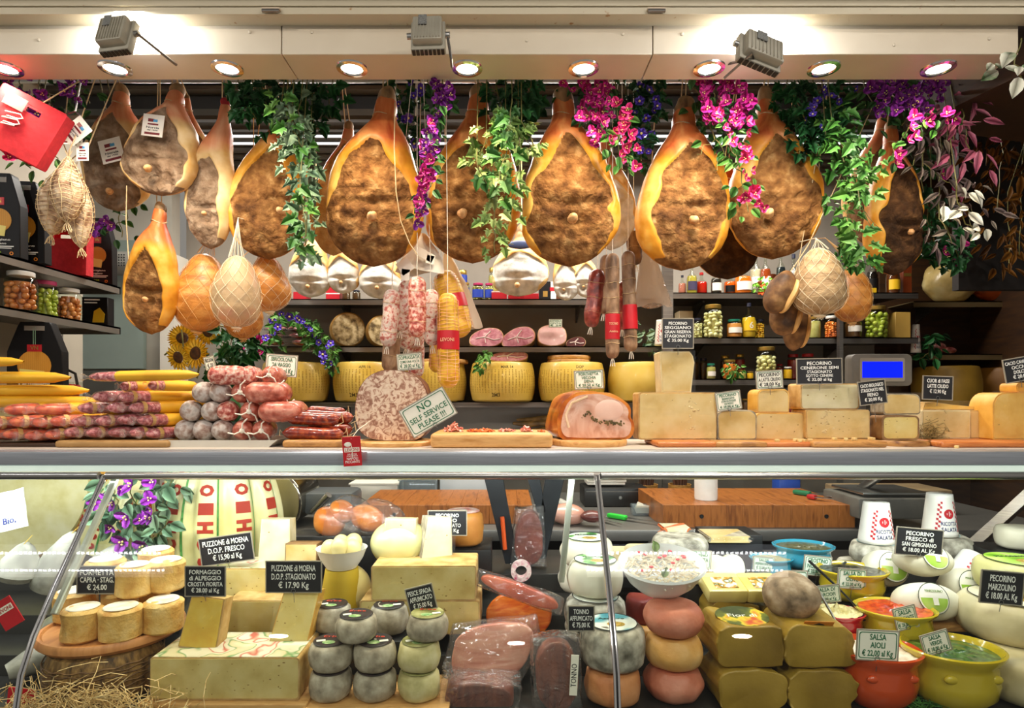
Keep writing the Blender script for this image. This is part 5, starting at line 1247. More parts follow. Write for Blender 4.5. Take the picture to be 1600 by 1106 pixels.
# ---------------- curved red sausages
csm = mk('chilli_sausage', [(.3, '4a0f06'), (.5, '7c2210'), (.65, 'a84a20'), (.75, 'c87a3a')], 60, .3, bump=.3, coat=.5, det=6)
for k, (x0, x1, y, d, wd, l) in enumerate([(441, 537, 676, 1.93, 21, 'curved red sausage lying in front at the bottom of its board'), (446, 530, 653, 1.95, 21, 'curved red sausage resting on the bottom one in front'), (470, 552, 650, 2.0, 20, 'curved red sausage behind, reaching right to the string'), (480, 550, 668, 1.995, 20, 'curved red sausage behind, low and mostly hidden'), (478, 540, 642, 2.04, 16, 'curved red sausage at the very back, only its top showing')]):
    a, c = W(x0, y, d), W(x1, y, d); mid = (a+c)/2; r = L(wd, d)/2; n = 16
    b = B(); pts = []
    for i in range(n+1):
        u = i/n; pts.append(Vector(((u-.5)*(c.x-a.x), .018*math.sin(PI*u), -r*.3*math.sin(PI*u)+.003*math.sin(5*u))))
    tube(b, pts, lambda s: r*max(.12, min(1, (min(s, 1-s)*9))**.55), 14)
    t = thing('curved_sausage', l, 'sausage', mid, 'curved red sausages'); obj('meat', b, csm, t)
    b = B(); e = pts[-1]; tube(b, [e, e+Vector((.008, -.005, .006)), e+Vector((.014, -.02, .02)), e+Vector((.02, -.025, -.01)), e+Vector((.0, -.03, -.02))], .0011, 4); tube(b, [pts[0], pts[0]+Vector((-.004, -.006, .01)), pts[0]+Vector((-.006, -.008, -.01))], .0011, 4); obj('string_tie', b, string, t)
# ---------------- paper-wrapped sausages (two piles)
ylp = mk('yellow_paper', ['c98f08', 'dfa81c', 'e8b830'], 5, .55, bump=.12); pk = mk('sliced_pink_meat', [(.33, '7c2028'), (.45, 'a8404a'), (.55, 'cf8088'), (.68, 'e0b4ae')], 80, .3, coat=.35, det=6, cbump=.5)
orm = mk('sliced_orange_meat', [(.33, 'a02406'), (.5, 'd04a10'), (.66, 'e07a3c')], 40, .3, coat=.35, det=5, cbump=.5)
R1 = .022
def wrapped_proto(m):
    """sausage along +X: meat at the low end, yellow paper sleeve over the rest; unit radius"""
    b = B(); lathe(b, [(0, 0), (.3, .1), (.6, .5), (.8, 1.1), (.92, 2), (.97, 3.2), (.96, 6), (.9, 14), (0, 15)], 16, amp=.12, seed=2, fr=1.1); xf(b, b.verts, rot=(0, PI/2, 0)); xf(b, b.verts, scl=(R1, R1, R1*.8)); me = D.meshes.new('meat')
    for f in b.faces: f.smooth = True
    b.to_mesh(me); b.free(); me.materials.append(m)
    b = B(); pr = [(.98, 4.2), (1.05, 4.5), (1.06, 9), (1.04, 13), (.9, 14.6), (.5, 15.6), (.2, 16.2)]; lathe(b, pr, 18, amp=.12, seed=3, fr=1.2); xf(b, b.verts, rot=(0, PI/2, 0)); xf(b, b.verts, scl=(R1, R1, R1*.84)); m2 = D.meshes.new('yellow_paper')
    for f in b.faces: f.smooth = True
    b.to_mesh(m2); b.free(); m2.materials.append(ylp)
    b = B(); lathe(b, [(.99, 1.6), (1.0, 1.9), (.99, 2.2)], 16); xf(b, b.verts, rot=(0, PI/2, 0)); xf(b, b.verts, scl=(R1, R1, R1*.84)); m3 = D.meshes.new('raffia_band')
    b.to_mesh(m3); b.free(); m3.materials.append(mk('raffia', ['c79a52', 'd9b472'], 40, .5))
    b = B(); lathe(b, [(.5, -1.3), (.75, -1.1), (.3, -.3), (.7, .5), (.95, 1.6), (1.04, 3), (1.02, 4.4)], 14, amp=.28, seed=6, fr=1.6); xf(b, b.verts, rot=(0, PI/2, 0)); xf(b, b.verts, scl=(R1, R1, R1*.84)); m4 = D.meshes.new('clear_wrap')
    b.to_mesh(m4); b.free(); m4.materials.append(glassy('wrap_film', 'fdf8f4', .08, 1.0, .05, 1.0))
    return me, m2, m3, m4
WP = {'pink': wrapped_proto(pk), 'orange': wrapped_proto(orm)}
def wrapped(label, x, y, d, wd, kind, yaw=.5, ln=1., band=True, pitch=0):
    r = L(wd, d)/2; p = W(x, y+random.uniform(-1.5, 1.5), d); t = thing('wrapped_sausage', label, 'sausage', p, 'paper-wrapped sausages', (0, pitch, yaw+random.uniform(-.1, .1)))
    band = band and random.random() < .6
    for me, n in zip(WP[kind], ('meat', 'yellow_paper', 'raffia_band', 'clear_wrap')):
        if n == 'raffia_band' and not band: continue
        o = obj(n, me, None, t); o.scale = (r*ln/R1, r/R1, r/R1)
    return t
pr_ = [(677, [100, 135, 169, 203, 228], 'pink'), (657, [112, 150, 184, 216], 'pink'), (637, [122, 168, 202], 'pink'), (619, [145, 186], 'pink')]
for i, (y, xs_, k) in enumerate(pr_):
    for j, x in enumerate(xs_):
        wrapped('pink sausage, %s from left, %s layer of the right yellow-paper pile' % (ordn[j], rown[i]), x, y, 1.925-.008*(j % 2), 24, k, 1.0+.08*(j % 2), .85)
wrapped('short pink sausage end under the top one of the right pile, left of two', 188, 603, 1.95, 20, 'pink', 1.1, .5)
wrapped('short pink sausage end under the top one of the right pile, right of two', 232, 603, 1.95, 20, 'pink', 1.1, .5)
wrapped('pink sausage in yellow paper lying across the top of the right pile', 140, 588, 1.93, 19, 'pink', .06, 1.12, False, -.02)
for i, (y, xs_) in enumerate([(680, [-30, 4, 38, 70]), (660, [-22, 14, 50, 78]), (640, [6, 54])]):
    for j, x in enumerate(xs_):
        wrapped('orange spicy sausage, %s from left, %s layer of the left yellow-paper pile' % (ordn[j], rown[i]), x, y, 1.93, 25, 'orange', .95, .85)
for j, (y, x, l) in enumerate([(629, -70, 'bottom'), (609, -92, 'second'), (589, -106, 'third'), (566, -121, 'top')]):
    wrapped('yellow paper roll cut by the left edge, %s of the upper stack' % l, x-40, y, 2.0, 21 if j < 3 else 17, 'pink', .03, 1.5, False)
b = B(); box(b, (.34, .2, .012), bev=.003); single('serving_board', b, woodd, 'dark board under the orange spicy sausages', 'board', (W(35, 0, 1.95).x, 2.03, BT), 'boards on the counter')
# blue screen scale display
t = thing('scale_display', 'grey scale display with a bright blue screen behind the cheeses', 'scale', (W(1378, 0, 2.42).x, 2.42, W(0, 603, 2.42).z))
w, h = L(95, 2.42), L(50, 2.42)
gp = mk('grey_plastic', ['5a564f', '6a665e'], 12, .5)
b = B(); prism(b, rr(w, h, .02), 0, .05, bev=.004); obj('casing', b, gp, t)
b = B(); prism(b, [(x, z+h*.14) for x, z in rr(w*.74, h*.74, .008)], -.003, .002); obj('bezel', b, mk('bezel_grey', '8a8478', rough=.5), t)
b = B(); box(b, (w*.66, .002, h*.5), (0, -.004, h*.26)); obj('screen', b, mk('blue_screen', '0418e8', emit=1.3, rough=.7, spec=.1), t)
b = B(); box(b, (.06, .05, .2), (0, .03, -.2)); box(b, (.26, .2, .012), (0, .05, -.21)); obj('stand', b, blackm, t)
t = thing('weighing_scale', 'steel weighing scale under the blue display', 'scale', (W(1380, 0, 2.75).x, 2.78, .97))
b = B(); box(b, (.36, .3, .09), bev=.01); obj('housing', b, gp, t)
b = B(); box(b, (.3, .26, .012), (0, 0, .1), bev=.004); obj('pan', b, steel, t)
b = B(); tube(b, [(0, 0, .09), (0, 0, .1)], .03, 12); tube(b, [(-.05, .08, .09), (-.05, -.3, .3)], .02, 10); obj('post', b, steel_d, t)
for sx in (-1, 1):
    b = B(); tube(b, [(0, 0, -.05), (0, 0, 0)], .012, 10); obj('foot', b, blackm, t, (sx*.14, -.1, 0))
# ================================================================ back shelves
def on_shelf(x, key, d): return Vector(((x-VX)/FPX*d, d, ZS[key]))
# big yellow wheels
wm = mk('parmesan_rind', ['b8922a', 'cfae48', 'd8bc62'], 5, .42, bump=.06, coat=.2)
dotm = mk('rind_dots', ['a8862c', '947422'], 20, .6)
def big_wheel(label, x, key, d, w, h, top=False, mat=wm, dots=True, marks=None):
    p = on_shelf(x, key, d); R_ = L(w, d)/2; H = L(h, d)
    t = thing('whole_cheese', label, 'cheese', p, 'big cheese wheels on the shelves')
    pr = [(0, 0), (R_*.84, 0), (R_*.9, H*.03)]+[(R_*(.9+.1*math.sin(PI*(.06+.88*k/10))), H*(.04+.92*k/10)) for k in range(11)]+[(R_*.9, H*.985), (R_*.84, H), (0, H)]
    b = B(); lathe(b, pr, 56); obj('rind', b, mat, t)
    if dots:
        b = B()
        for k in range(-13, 14):
            a = -PI/2+k*.105
            for j in range(15):
                if (k*7+j*3) % 11 == 0: continue
                z = H*(.22+.6*j/15); r = R_*(.9+.1*math.sin(PI*(z/H)))+.0004
                box(b, (.007, .001, .0035), (r*math.cos(a), r*math.sin(a), z), rot=(0, 0, a+PI/2))
        g = obj('dotted_rind_marks', b, dotm, t); g['kind'] = 'stuff'
        b = B()
        def wr(c):
            a = -PI/2+c.x/R_; r = R_*(.9+.1*math.sin(PI*max(0, min(1, c.z/H))))+.001
            return Vector((r*math.cos(a), r*math.sin(a), c.z))
        lettering(b, [(marks or 'APR 16', .03, H*.86, H*.1, None), ('2M3', -.04, H*.16, H*.13, None)], 0, wrap=wr); obj('stamped_numbers', b, mk('rind_ink', '6a5a2c', rough=.7), t)
    return t
for k, (x, w, l, mk_) in enumerate([(462, 105, 'big yellow cheese wheel at the left end, under the Sbriciolona card', 'MAR 16'), (574, 106, 'big yellow cheese wheel left of the soppressata', 'APR 16'), (680, 100, 'big yellow cheese wheel behind the long yellow netted sausage', 'APR 12'),
        (785, 104, 'big yellow cheese wheel with a slice of ham on top', 'MAR 14'), (893, 106, 'big yellow cheese wheel with wooden disks on top, behind the porchetta card', 'DOP'), (1000, 102, 'big yellow cheese wheel half behind the tall cheese wedge', '')]):
    big_wheel(l, x, 'C', 3.78 if k not in (2,) else 3.84, w-2, 60, marks=mk_ or ' ', dots=k != 5)
for x, l, z in ((690, 'wooden disk on the wheel behind the netted sausage', 0), (889, 'lower wooden disk on the wheel behind the porchetta card', 0), (889, 'upper wooden disk on the wheel behind the porchetta card', 1)):
    b = B(); R_ = L(42 if x < 800 else 34, 3.8); lathe(b, [(0, 0), (R_*.97, 0), (R_, .005), (R_, .018), (R_*.97, .024), (0, .024)], 40)
    single('wooden_disk', b, woodl, l, 'board', (on_shelf(x, 'C', 3.84).x, 3.84, ZS['C']+L(58, 3.8)+.004+z*.025), 'wooden disks')
dk = mk('shaded_wheel_rind', ['7a5c14', '9a7824'], 5, .5)  # darker copy of the yellow rind, the dim corner's shade in its colour
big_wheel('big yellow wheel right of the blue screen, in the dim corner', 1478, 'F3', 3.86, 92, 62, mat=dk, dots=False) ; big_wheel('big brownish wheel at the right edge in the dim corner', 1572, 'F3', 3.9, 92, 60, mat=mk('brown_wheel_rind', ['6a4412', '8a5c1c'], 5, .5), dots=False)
# marbled wheels standing on edge on the middle shelf
for k, (x, w, l) in enumerate([(543, 54, 'round cheese with hairy crust standing on edge, the one in full view'), (597, 50, 'round cheese with hairy crust, half behind the pale salamis')]):
    d = 3.85; p = on_shelf(x, 'B', d); R_ = L(w, d)/2; t = thing('crusted_cheese', l, 'cheese', p, 'crusted cheeses on the middle shelf', (0, 0, .35))
    b = B(); lathe(b, [(0, 0), (R_*.93, 0), (R_, R_*.12), (R_, R_*.75), (R_*.93, R_*.85), (0, R_*.85)], 40, amp=.004, seed=k); xf(b, b.verts, rot=(PI/2, 0, 0)); xf(b, b.verts, (0, R_*.4, R_)); obj('rind', b, mk('straw_rind', ['a87f3c', 'c8a25c'], 20, .6, bump=.4), t)
    b = B(); lathe(b, [(0, 0), (R_*.9, 0), (R_*.9, .006), (0, .006)], 40, amp=.002, seed=k); xf(b, b.verts, rot=(PI/2, 0, 0)); xf(b, b.verts, (0, -R_*.44, R_)); obj('crust_face', b, mk('mouldy_face', [(.35, '5c4c30'), (.48, 'a89468'), (.6, 'd2c298')], 26, .8, bump=.8, det=8), t)
# cut hams
hamf = mk('cut_ham_face', [(.3, 'a85a68'), (.45, 'c47c88'), (.58, 'd79aa2'), (.72, 'ecd2cc')], 16, .35, det=4, dist=1.5, coat=.3)
def cut_ham(label, x, key, d, w, h, rz=0, z=None, round_=False, fm=hamf, tilt=0, rim=True):
    p = on_shelf(x, key, d)
    if z is not None: p.z = z
    ww, hh = L(w, d), L(h, d)
    t = thing('cut_ham', label, 'ham', p, 'cut hams on the shelf', (math.radians(-12), math.radians(tilt), rz))
    P = smo([(-.5, .25), (-.4, .05), (-.1, 0), (.25, .02), (.46, .25), (.5, .6), (.36, .95), (.05, 1), (-.2, .86), (-.44, .6)]) if not round_ else smo([(-.45, .15), (0, 0), (.45, .15), (.5, .5), (.42, .85), (0, 1), (-.42, .85), (-.5, .5)])
    b = B(); prism(b, [(a*ww, c*hh) for a, c in P], 0, .1, ); obj('rind', b, mk('ham_skin', ['b87c44', 'd8a870', 'e6c49a'], 12, .45), t)
    b = B(); prism(b, [(a*ww*.95, hh/2+(c-.5)*hh*.95) for a, c in P], -.003, .01); obj('cut_face', b, fm, t)
    b = B(); tube(b, [(-.3*ww, -.004, .42*hh), (-.05*ww, -.005, .5*hh), (.12*ww, -.005, .8*hh)], .0035, 5); tube(b, [(-.05*ww, -.005, .5*hh), (.2*ww, -.005, .35*hh), (.38*ww, -.005, .4*hh)], .003, 5); tube(b, [(-.05*ww, -.005, .5*hh), (-.02*ww, -.005, .2*hh)], .003, 5)
    if not round_: obj('fat_streaks', b, mk('white_fat', 'e8d8d0', rough=.4), t)
    else: b.free()
cut_ham('cut ham with pink face, first of three right of the yellow nets', 760, 'B', 3.8, 56, 32)
cut_ham('cut ham with streaked pink face, middle of the three', 812, 'B', 3.8, 56, 33, tilt=-8)
cut_ham('round pale pink mortadella half with a tiny card', 863, 'B', 3.8, 47, 38, round_=True, fm=mk('mortadella_face', [(.3, 'd8a8a4'), (.6, 'e4bcb6'), (.66, 'f0dcd6')], 24, .35))
cut_ham('flat slice of dark pink ham lying on the fourth yellow wheel', 795, 'C', 3.76, 62, 18, z=ZS['C']+L(60, 3.78)+.008)
cut_ham('dark maroon cured meat end left of the red sleeves', 900, 'B', 3.85, 32, 18, fm=mk('dark_cured_face', ['3c1414', '6a2a28'], 20, .4))
sign('tiny pale card stuck on the mortadella', 868, 505, 20, 12, 3.775, ['MORTADELLA', 'CINTA', '€ 24'], 'pale', 0, pin=False, name='small_card')
# dried fish-like brown rolls low on the shelf behind the porchetta
for k in range(5):
    b = B(); tube(b, [(-.14, 0, .01+.02*(k % 2)), (-.03, .02, .02), (.06, 0, .03), (.15, .02, .012)], lambda s: .02*(.4+math.sin(PI*s)*.7), 10); wob(b, .01, 18, k)
    single('dried_meat_strip', b, mk('dried_strip', ['4a3414', '8a6a34'], 20, .6, bump=.4), ['lowest', 'second lowest', 'middle', 'second highest', 'topmost'][k]+' dried brown meat strip in the dim pile behind the porchetta', 'meat', (W(835+8*(k % 3), 0, 3.8).x, 3.85, 1.2+.035*k), 'dried meat strips')
shelf(xa, xb, 3.75, 4.1, 1.195, steel_d, 'lowest grey shelf of the centre wall, with brown dried meat')
# vacuum packs
vpm = mk('vacuum_meat', [(.35, '6a2a26'), (.5, '9a5048'), (.65, 'c89a90')], 26, .3, coat=.8, cbump=.7)
for k, (x, y, l) in enumerate([(428, 530, 'vacuum pack lowest in the left stack'), (428, 518, 'vacuum pack in the middle of the left stack'), (432, 507, 'vacuum pack on top of the left stack'), (472, 530, 'vacuum pack lowest in the right stack'), (468, 518, 'vacuum pack in the middle of the right stack'), (466, 505, 'vacuum pack on top of the right stack')]):
    d = 3.72; p = W(x, y+6, d); p.z = ZS['B']+.04*(k % 3)+.004; t = thing('vacuum_pack', l, 'packaged meat', p, 'vacuum packed meats', (0, 0, .2*(k % 3)-.2))
    b = B(); sph(b, 1, (0, 0, .018), (.062, .05, .018), u=20, v=10); wob(b, .006, 30, k); obj('meat', b, vpm, t)
    b = B(); box(b, (.17, .11, .001), (0, 0, .012)); sub(b, 3); wob(b, .007, 26, k+4); 
    for v in b.verts: v.co.z = max(v.co.z, .001)
    obj('plastic_film', b, glassy('pack_film', 'f4f2f6', .08, 1.6, .25, .9, 'd8d4dc'), t)
# jars & bottles
jg = glassy('jar_glass', 'f2f6f0', .02, .8)
def jar(label, x, key, d, w, h, lid, kind, cont=None, name='glass_jar', lab=None, group='jars on the right shelves', z=None, bottle=False, text_=None):
    p = on_shelf(x, key, d) if key else Vector(((x-VX)/FPX*d, d, z))
    R_ = L(w, d)/2; H = L(h, d)
    t = thing(name, label, 'bottle' if bottle else 'jar', p, group)
    if bottle: pr = [(0, 0), (R_*.94, 0), (R_, H*.03), (R_, H*.52), (R_*.8, H*.62), (R_*.3, H*.72), (R_*.28, H*.95), (R_*.3, H)]
    else: pr = [(0, 0), (R_*.92, 0), (R_, H*.05), (R_, H*.72), (R_*.94, H*.8), (R_*.74, H*.86), (R_*.74, H*.93)]
    b = B(); lathe(b, pr, 28); obj('glass', b, jg, t)
    b = B()
    if bottle: lathe(b, [(0, H*.93), (R_*.33, H*.93), (R_*.33, H*1.04), (0, H*1.04)], 16)
    else: lathe(b, [(0, H*.88), (R_*.8, H*.88), (R_*.82, H*.9), (R_*.82, H*.985), (R_*.76, H), (0, H)], 28)
    obj('cap' if bottle else 'lid', b, lid, t)
    if kind == 'balls':
        rnd = random.Random(int(x)); b = B(); s = max(R_*.24, .008)
        zz = s
        while zz < H*.74:
            n = 7
            for k in range(n):
                a = 2*PI*(k+rnd.random()*.6)/n; sph(b, s*rnd.uniform(.85, 1.12), ((R_-s*1.15)*math.cos(a), (R_-s*1.15)*math.sin(a), zz+rnd.uniform(-.3, .3)*s), (1, 1, rnd.uniform(.8, 1.15)), u=10, v=7)
            zz += s*1.55
        lathe(b, [(0, .002), (R_*.55, .002), (R_*.55, H*.74), (0, H*.74)], 12)
        obj('contents', b, cont, t)['kind'] = 'stuff'
    elif kind == 'fill':
        b = B(); q = R_*.94; lathe(b, [(0, .003), (q*.92, .003), (q, H*.06), (q, H*(.5 if bottle else .7)), (q*.92, H*(.6 if bottle else .78)), (0, H*(.6 if bottle else .78))], 24, amp=.0); obj('contents', b, cont, t)
    if lab:
        z0, z1, lm = lab; b = B(); lathe(b, [(R_*1.015, H*z0), (R_*1.015, H*z1)], 16, arc=(-PI*.85, -PI*.15)); g = obj('label', b, lm, t)
        if text_:
            s, tm, hh = text_; b = B(); lettering(b, [(s, 0, H*(z0+z1)/2, H*(z1-z0)*hh, None)], 0)
            for v in b.verts: v.co.y = -math.sqrt(max((R_*1.03)**2-v.co.x**2, 0))-.0004
            obj('lettering', b, tm, g)
    return t
def fl(n, c, r=.3): return mk(n, c, 16, r, coat=.5)
onion = fl('pickled_onion', ['c4bc6c', 'dcd898', 'e8e6b8']); olive = fl('green_olive', ['7a8c1c', 'a0b034', 'b8c450']); bean = fl('brown_preserve', ['8a3c14', 'b8682c', 'd08a48'])
oran = fl('orange_preserve', ['c44e12', 'dc7424', 'e8923c']); peach = fl('peach_preserve', ['b8702c', 'd0904c']); oil = fl('golden_oil', ['c29a14', 'dcb82c']); redp = fl('red_preserve', ['7c0f0a', 'a81c12']); brn = fl('dark_preserve', ['3c2410', '6a4420']); ylwp = fl('yellow_preserve', ['d8a010', 'f0bc20']); artich = fl('artichoke', ['8a8a3c', 'b4ac60', 'cac488'])
lidg = mk('gold_lid', 'b89a4c', rough=.3, metal=.8); lidw = mk('white_lid', 'd8d8d2', rough=.4); lidb = mk('dark_lid', '24283a', rough=.4); lidgr = mk('green_lid', '14705a', rough=.35); lidp = mk('pink_lid', 'a83060', rough=.4); lidr = mk('red_lid', 'a01818', rough=.4)
wl = mk('white_label', ['d8d6cc', 'e6e4dc'], 6, .5); bl = mk('blue_label', '1c3a9c', rough=.4); yl = mk('yellow_label', 'e2b81c', rough=.5)
J = 3.62
jar('jar of pale onions with dark lid, right of the tall black card', 1090, 'R2', 3.66, 16, 31, lidb, 'balls', onion)
jar('large jar of pickled onions with gold lid on the second shelf', 1114, 'R2', J, 30, 51, lidg, 'balls', onion)
jar('small amber jar with green lid and white label', 1147, 'R2', J, 23, 28, lidgr, 'fill', peach, lab=(.25, .55, wl))
jar('square-shouldered bottle of golden oil marked with a six', 1170, 'R2', J, 21, 52, lidb, 'fill', oil, bottle=True, name='oil_bottle', lab=(.2, .5, mk('oil_front', 'd2ae28', rough=.2)), text_=('6', chalk, .9))
jar('jar of yellow peppers with dark lid beside the oil bottle', 1187, 'R2', 3.68, 14, 30, lidb, 'balls', ylwp)
jar('jar of cucumbers behind the grey netted ham', 1272, 'R2', 3.66, 20, 34, lidg, 'fill', artich)
jar('slim jar with orange peppers left of the shelf upright', 1298, 'R2', J, 18, 34, lidw, 'balls', oran)
jar('small amber jar with white square label beside the upright', 1333, 'R2', J, 24, 30, lidg, 'fill', brn, lab=(.3, .6, wl))
jar('large dim jar of olives with gold lid, right end of the second shelf', 1369, 'R2', J, 33, 49, lidg, 'balls', olive)
for x, w, h, lid, k, c, l, d in ((1083, 17, 36, lidb, 'fill', brn, 'dark jar behind the tall cheese wedge on the third shelf', 3.8), (1099, 12, 34, lidb, 'fill', brn, 'narrow dark jar second on the third shelf', 3.8), (1111, 14, 24, lidgr, 'fill', artich, 'small jar with green lid and white label on the third shelf', J),
        (1133, 15, 38, lidg, 'fill', brn, 'brown jar with gold lid behind the orange jar', 3.8), (1140, 21, 30, lidg, 'fill', oran, 'round orange preserve jar with gold lid', J), (1156, 15, 40, lidg, 'fill', redp, 'tall red jar with gold lid, third shelf', 3.75), (1159, 13, 14, lidg, 'fill', artich, 'tiny jar with white label before the red jar', 3.61), (1172, 10, 12, lidg, 'fill', ylwp, 'tiniest green-yellow jar on the third shelf', 3.61),
        (1197, 31, 50, lidg, 'balls', onion, 'large jar of cheese cubes or onions on the third shelf', J), (1218, 11, 24, lidr, 'fill', redp, 'narrow dark red jar right of the large one', 3.7), (1231, 13, 19, lidw, 'fill', ylwp, 'tiny yellow jar left of the widest black card', J), (1239, 18, 40, lidr, 'fill', redp, 'red jar behind the widest black card', 3.8), (1262, 20, 40, lidr, 'fill', oran, 'orange-red jar peeking above the widest black card', 3.7)):
    jar(l, x, 'R3', d, w, h, lid, k, c, lab=(.2, .5, wl) if w in (14, 15) and h < 40 else None)
for x, w, h, c, l in ((1165, 14, 22, brn, 'dark jar on the lowest jar shelf behind the pecorino card'), (1182, 14, 22, artich, 'green jar on the lowest jar shelf'), (1237, 16, 26, redp, 'red-lidded jar at the left of the scored cheese'), (1248, 14, 22, oran, 'orange jar just above the scored cheese')):
    jar(l, x, 'R4', 3.66, w, h, lidr if c in (redp, oran) else lidg, 'fill', c)
# wooden box and boxes
def carton(label, x, key, d, w, h, m, dep=.1, name='carton', z=None, group='cartons on the shelves', marks=None, yaw=0):
    p = on_shelf(x, key, d) if key else Vector(((x-VX)/FPX*d, d, z))
    ww, hh = L(w, d), L(h, d); t = thing(name, label, 'box', p, group, (0, 0, yaw))
    b = B(); box(b, (ww, dep, hh), (0, dep/2, 0), bev=.002, seg=1); obj('carton_body', b, m, t)
    if marks:
        for (nm, x_, z_, w_, h_, mm) in marks:
            b = B(); box(b, (ww*w_, .001, hh*h_), (ww*x_, -.0006, hh*z_)); obj(nm, b, mm, t)
    return t
cw_ = mk('raw_carton', ['b8a884', 'cdbf9e'], 5, .6); rc = mk('red_carton', ['9a0f1c', 'b41828'], 5, .4); bc = mk('black_carton', ['0b0a0b', '121012'], 5, .5, spec=.25); ob = mk('gold_carton', ['8c6a24', 'a8843a'], 5, .5)
carton('pale wooden box standing behind the tall black card', 1072, 'R2', 3.7, 22, 44, cw_)
carton('yellowish plain box at the right end of the second jar shelf', 1411, 'R2', 3.62, 24, 40, mk('yellow_box', ['a8863c', 'c09c4c'], 5, .5))
# items on the upper centre shelf
Kd = 3.82
carton('red box left of the larded hams', 468, 'A', Kd, 20, 14, rc); carton('dark red box between the second and third larded hams', 520, 'A', Kd, 22, 26, rc, marks=[('white_stripe', 0, .4, 1, .06, wl)])
jar('dark jar with red lid between larded hams', 541, 'A', Kd, 13, 16, lidb, 'fill', brn, group='jars on the upper shelf'); jar('second dark jar with red lid between larded hams', 557, 'A', Kd, 13, 16, lidb, 'fill', brn, group='jars on the upper shelf')
jar('jar of capers with blue label, left of the pair', 728, 'A', Kd, 12, 28, lidg, 'balls', artich, lab=(.25, .7, bl), group='jars on the upper shelf')
jar('jar of artichokes with blue label and dark pink lid', 747, 'A', Kd, 19, 27, lidp, 'balls', artich, lab=(.15, .62, bl), group='jars on the upper shelf')
jar('artichoke jar with pink lid beside the broad white ham', 764, 'A', Kd, 14, 27, lidp, 'balls', artich, lab=(.15, .62, bl), group='jars on the upper shelf')
carton('red carton stack left, under the broad white ham', 780, 'A', 3.76, 24, 13, rc, marks=[('white_line', 0, .85, 1, .08, wl)]); carton('red carton under the centre of the broad white ham', 806, 'A', 3.76, 24, 9, rc); carton('red carton right under the broad white ham', 830, 'A', 3.76, 24, 9, rc)
jar('tall orange jar with blue label behind the white paper bag', 722, 'A', 3.95, 18, 52, lidg, 'fill', oran, lab=(.55, .85, bl), group='jars on the upper shelf')
jar('tall green jar right of it beside the broad white ham', 771, 'A', 3.95, 16, 56, lidg, 'fill', artich, group='jars on the upper shelf')
carton('black carton with round emblem behind the narrow white hams', 852, 'A', Kd, 18, 30, bc, marks=[('gold_emblem', 0, .2, .4, .3, ob)]); carton('white can-like box with red band', 864, 'A', Kd, 10, 30, wl, marks=[('red_band', 0, .5, 1, .2, rc)])
carton('brown carton with gold edge behind the sideways white ham', 874, 'A', 3.9, 14, 24, mk('brown_box', ['4a2410', '6a3818'], 5, .5))
# bottles on the upper right shelf
bt = [(1066, 12, 30, 'pink', 'c87a6a', lidb, 'pink drink carton at the left end of the bottle shelf'), (1081, 16, 46, 'white wine', 'b0a040', lidw, 'white wine bottle with pale label, second on the bottle shelf'), (1096, 18, 34, 'red liquor', 'b81c10', lidr, 'squat red liquor bottle under the large ham'), (1119, 16, 40, 'dark', '2a2420', lidb, 'dark bottle with cream label under the dark ham'),
      (1141, 20, 34, 'amber orange', 'd85a10', lidg, 'amber bottle with black round label'), (1161, 26, 44, 'bright orange', 'e07018', lidw, 'bright orange bottle with white round label'), (1181, 18, 66, 'clear', 'c8bea4', lidw, 'tall clear bottle with beige label'), (1196, 16, 64, 'cognac', '9a4018', lidw, 'cognac bottle with glass stopper behind the berries'), (1220, 14, 72, 'black', '1c2428', lidb, 'black bottle behind the hanging dried slabs'), (1240, 16, 60, 'silver', 'b8b8bc', lidb, 'pale bottle left of the grey netted ham'), (1363, 16, 60, 'black wine', '1a1210', lidb, 'dark wine bottle at the right of the bottle shelf'), (1395, 20, 52, 'brown spirit', '5a2c10', lidg, 'brown spirit bottle with yellow label')]
for k, (x, w, h, n, c, lid, l) in enumerate(bt):
    jar(l, x, 'R1', 3.7 if k % 2 == 0 else 3.66, w, h, lid, 'fill', mk(n.replace(' ', '_')+'_liquid', c, rough=.15, coat=.6), name='bottle', bottle=True, lab=(.12, .42, {1: mk('violet_label', '3a3450'), 4: bc, 10: bc, 11: yl}.get(k, wl)) if k not in (0, 2) else None, group='bottles on the upper right shelf')
b = B(); R_ = .045; lathe(b, [(0, 0), (R_, 0), (R_, .15), (R_*.9, .155), (0, .155)], 28); single('copper_tube', b, mk('copper', 'b8623c', rough=.25, metal=.9), 'copper-coloured round gift tube among the bottles', 'box', (on_shelf(1204, 'R1', 3.85).x, 3.86, ZS['R1']), None)
carton('small yellow box below the violet-striped garland on the bottle shelf', 1362, 'R1', 3.64, 16, 9, yl); carton('tall brown leather-like box with buckle at the end of the bottle shelf', 1418, 'R1', 3.66, 14, 62, mk('leather_box', ['6a2c10', '8a4018'], 6, .4), marks=[('buckle', 0, .45, .8, .08, lidg)])
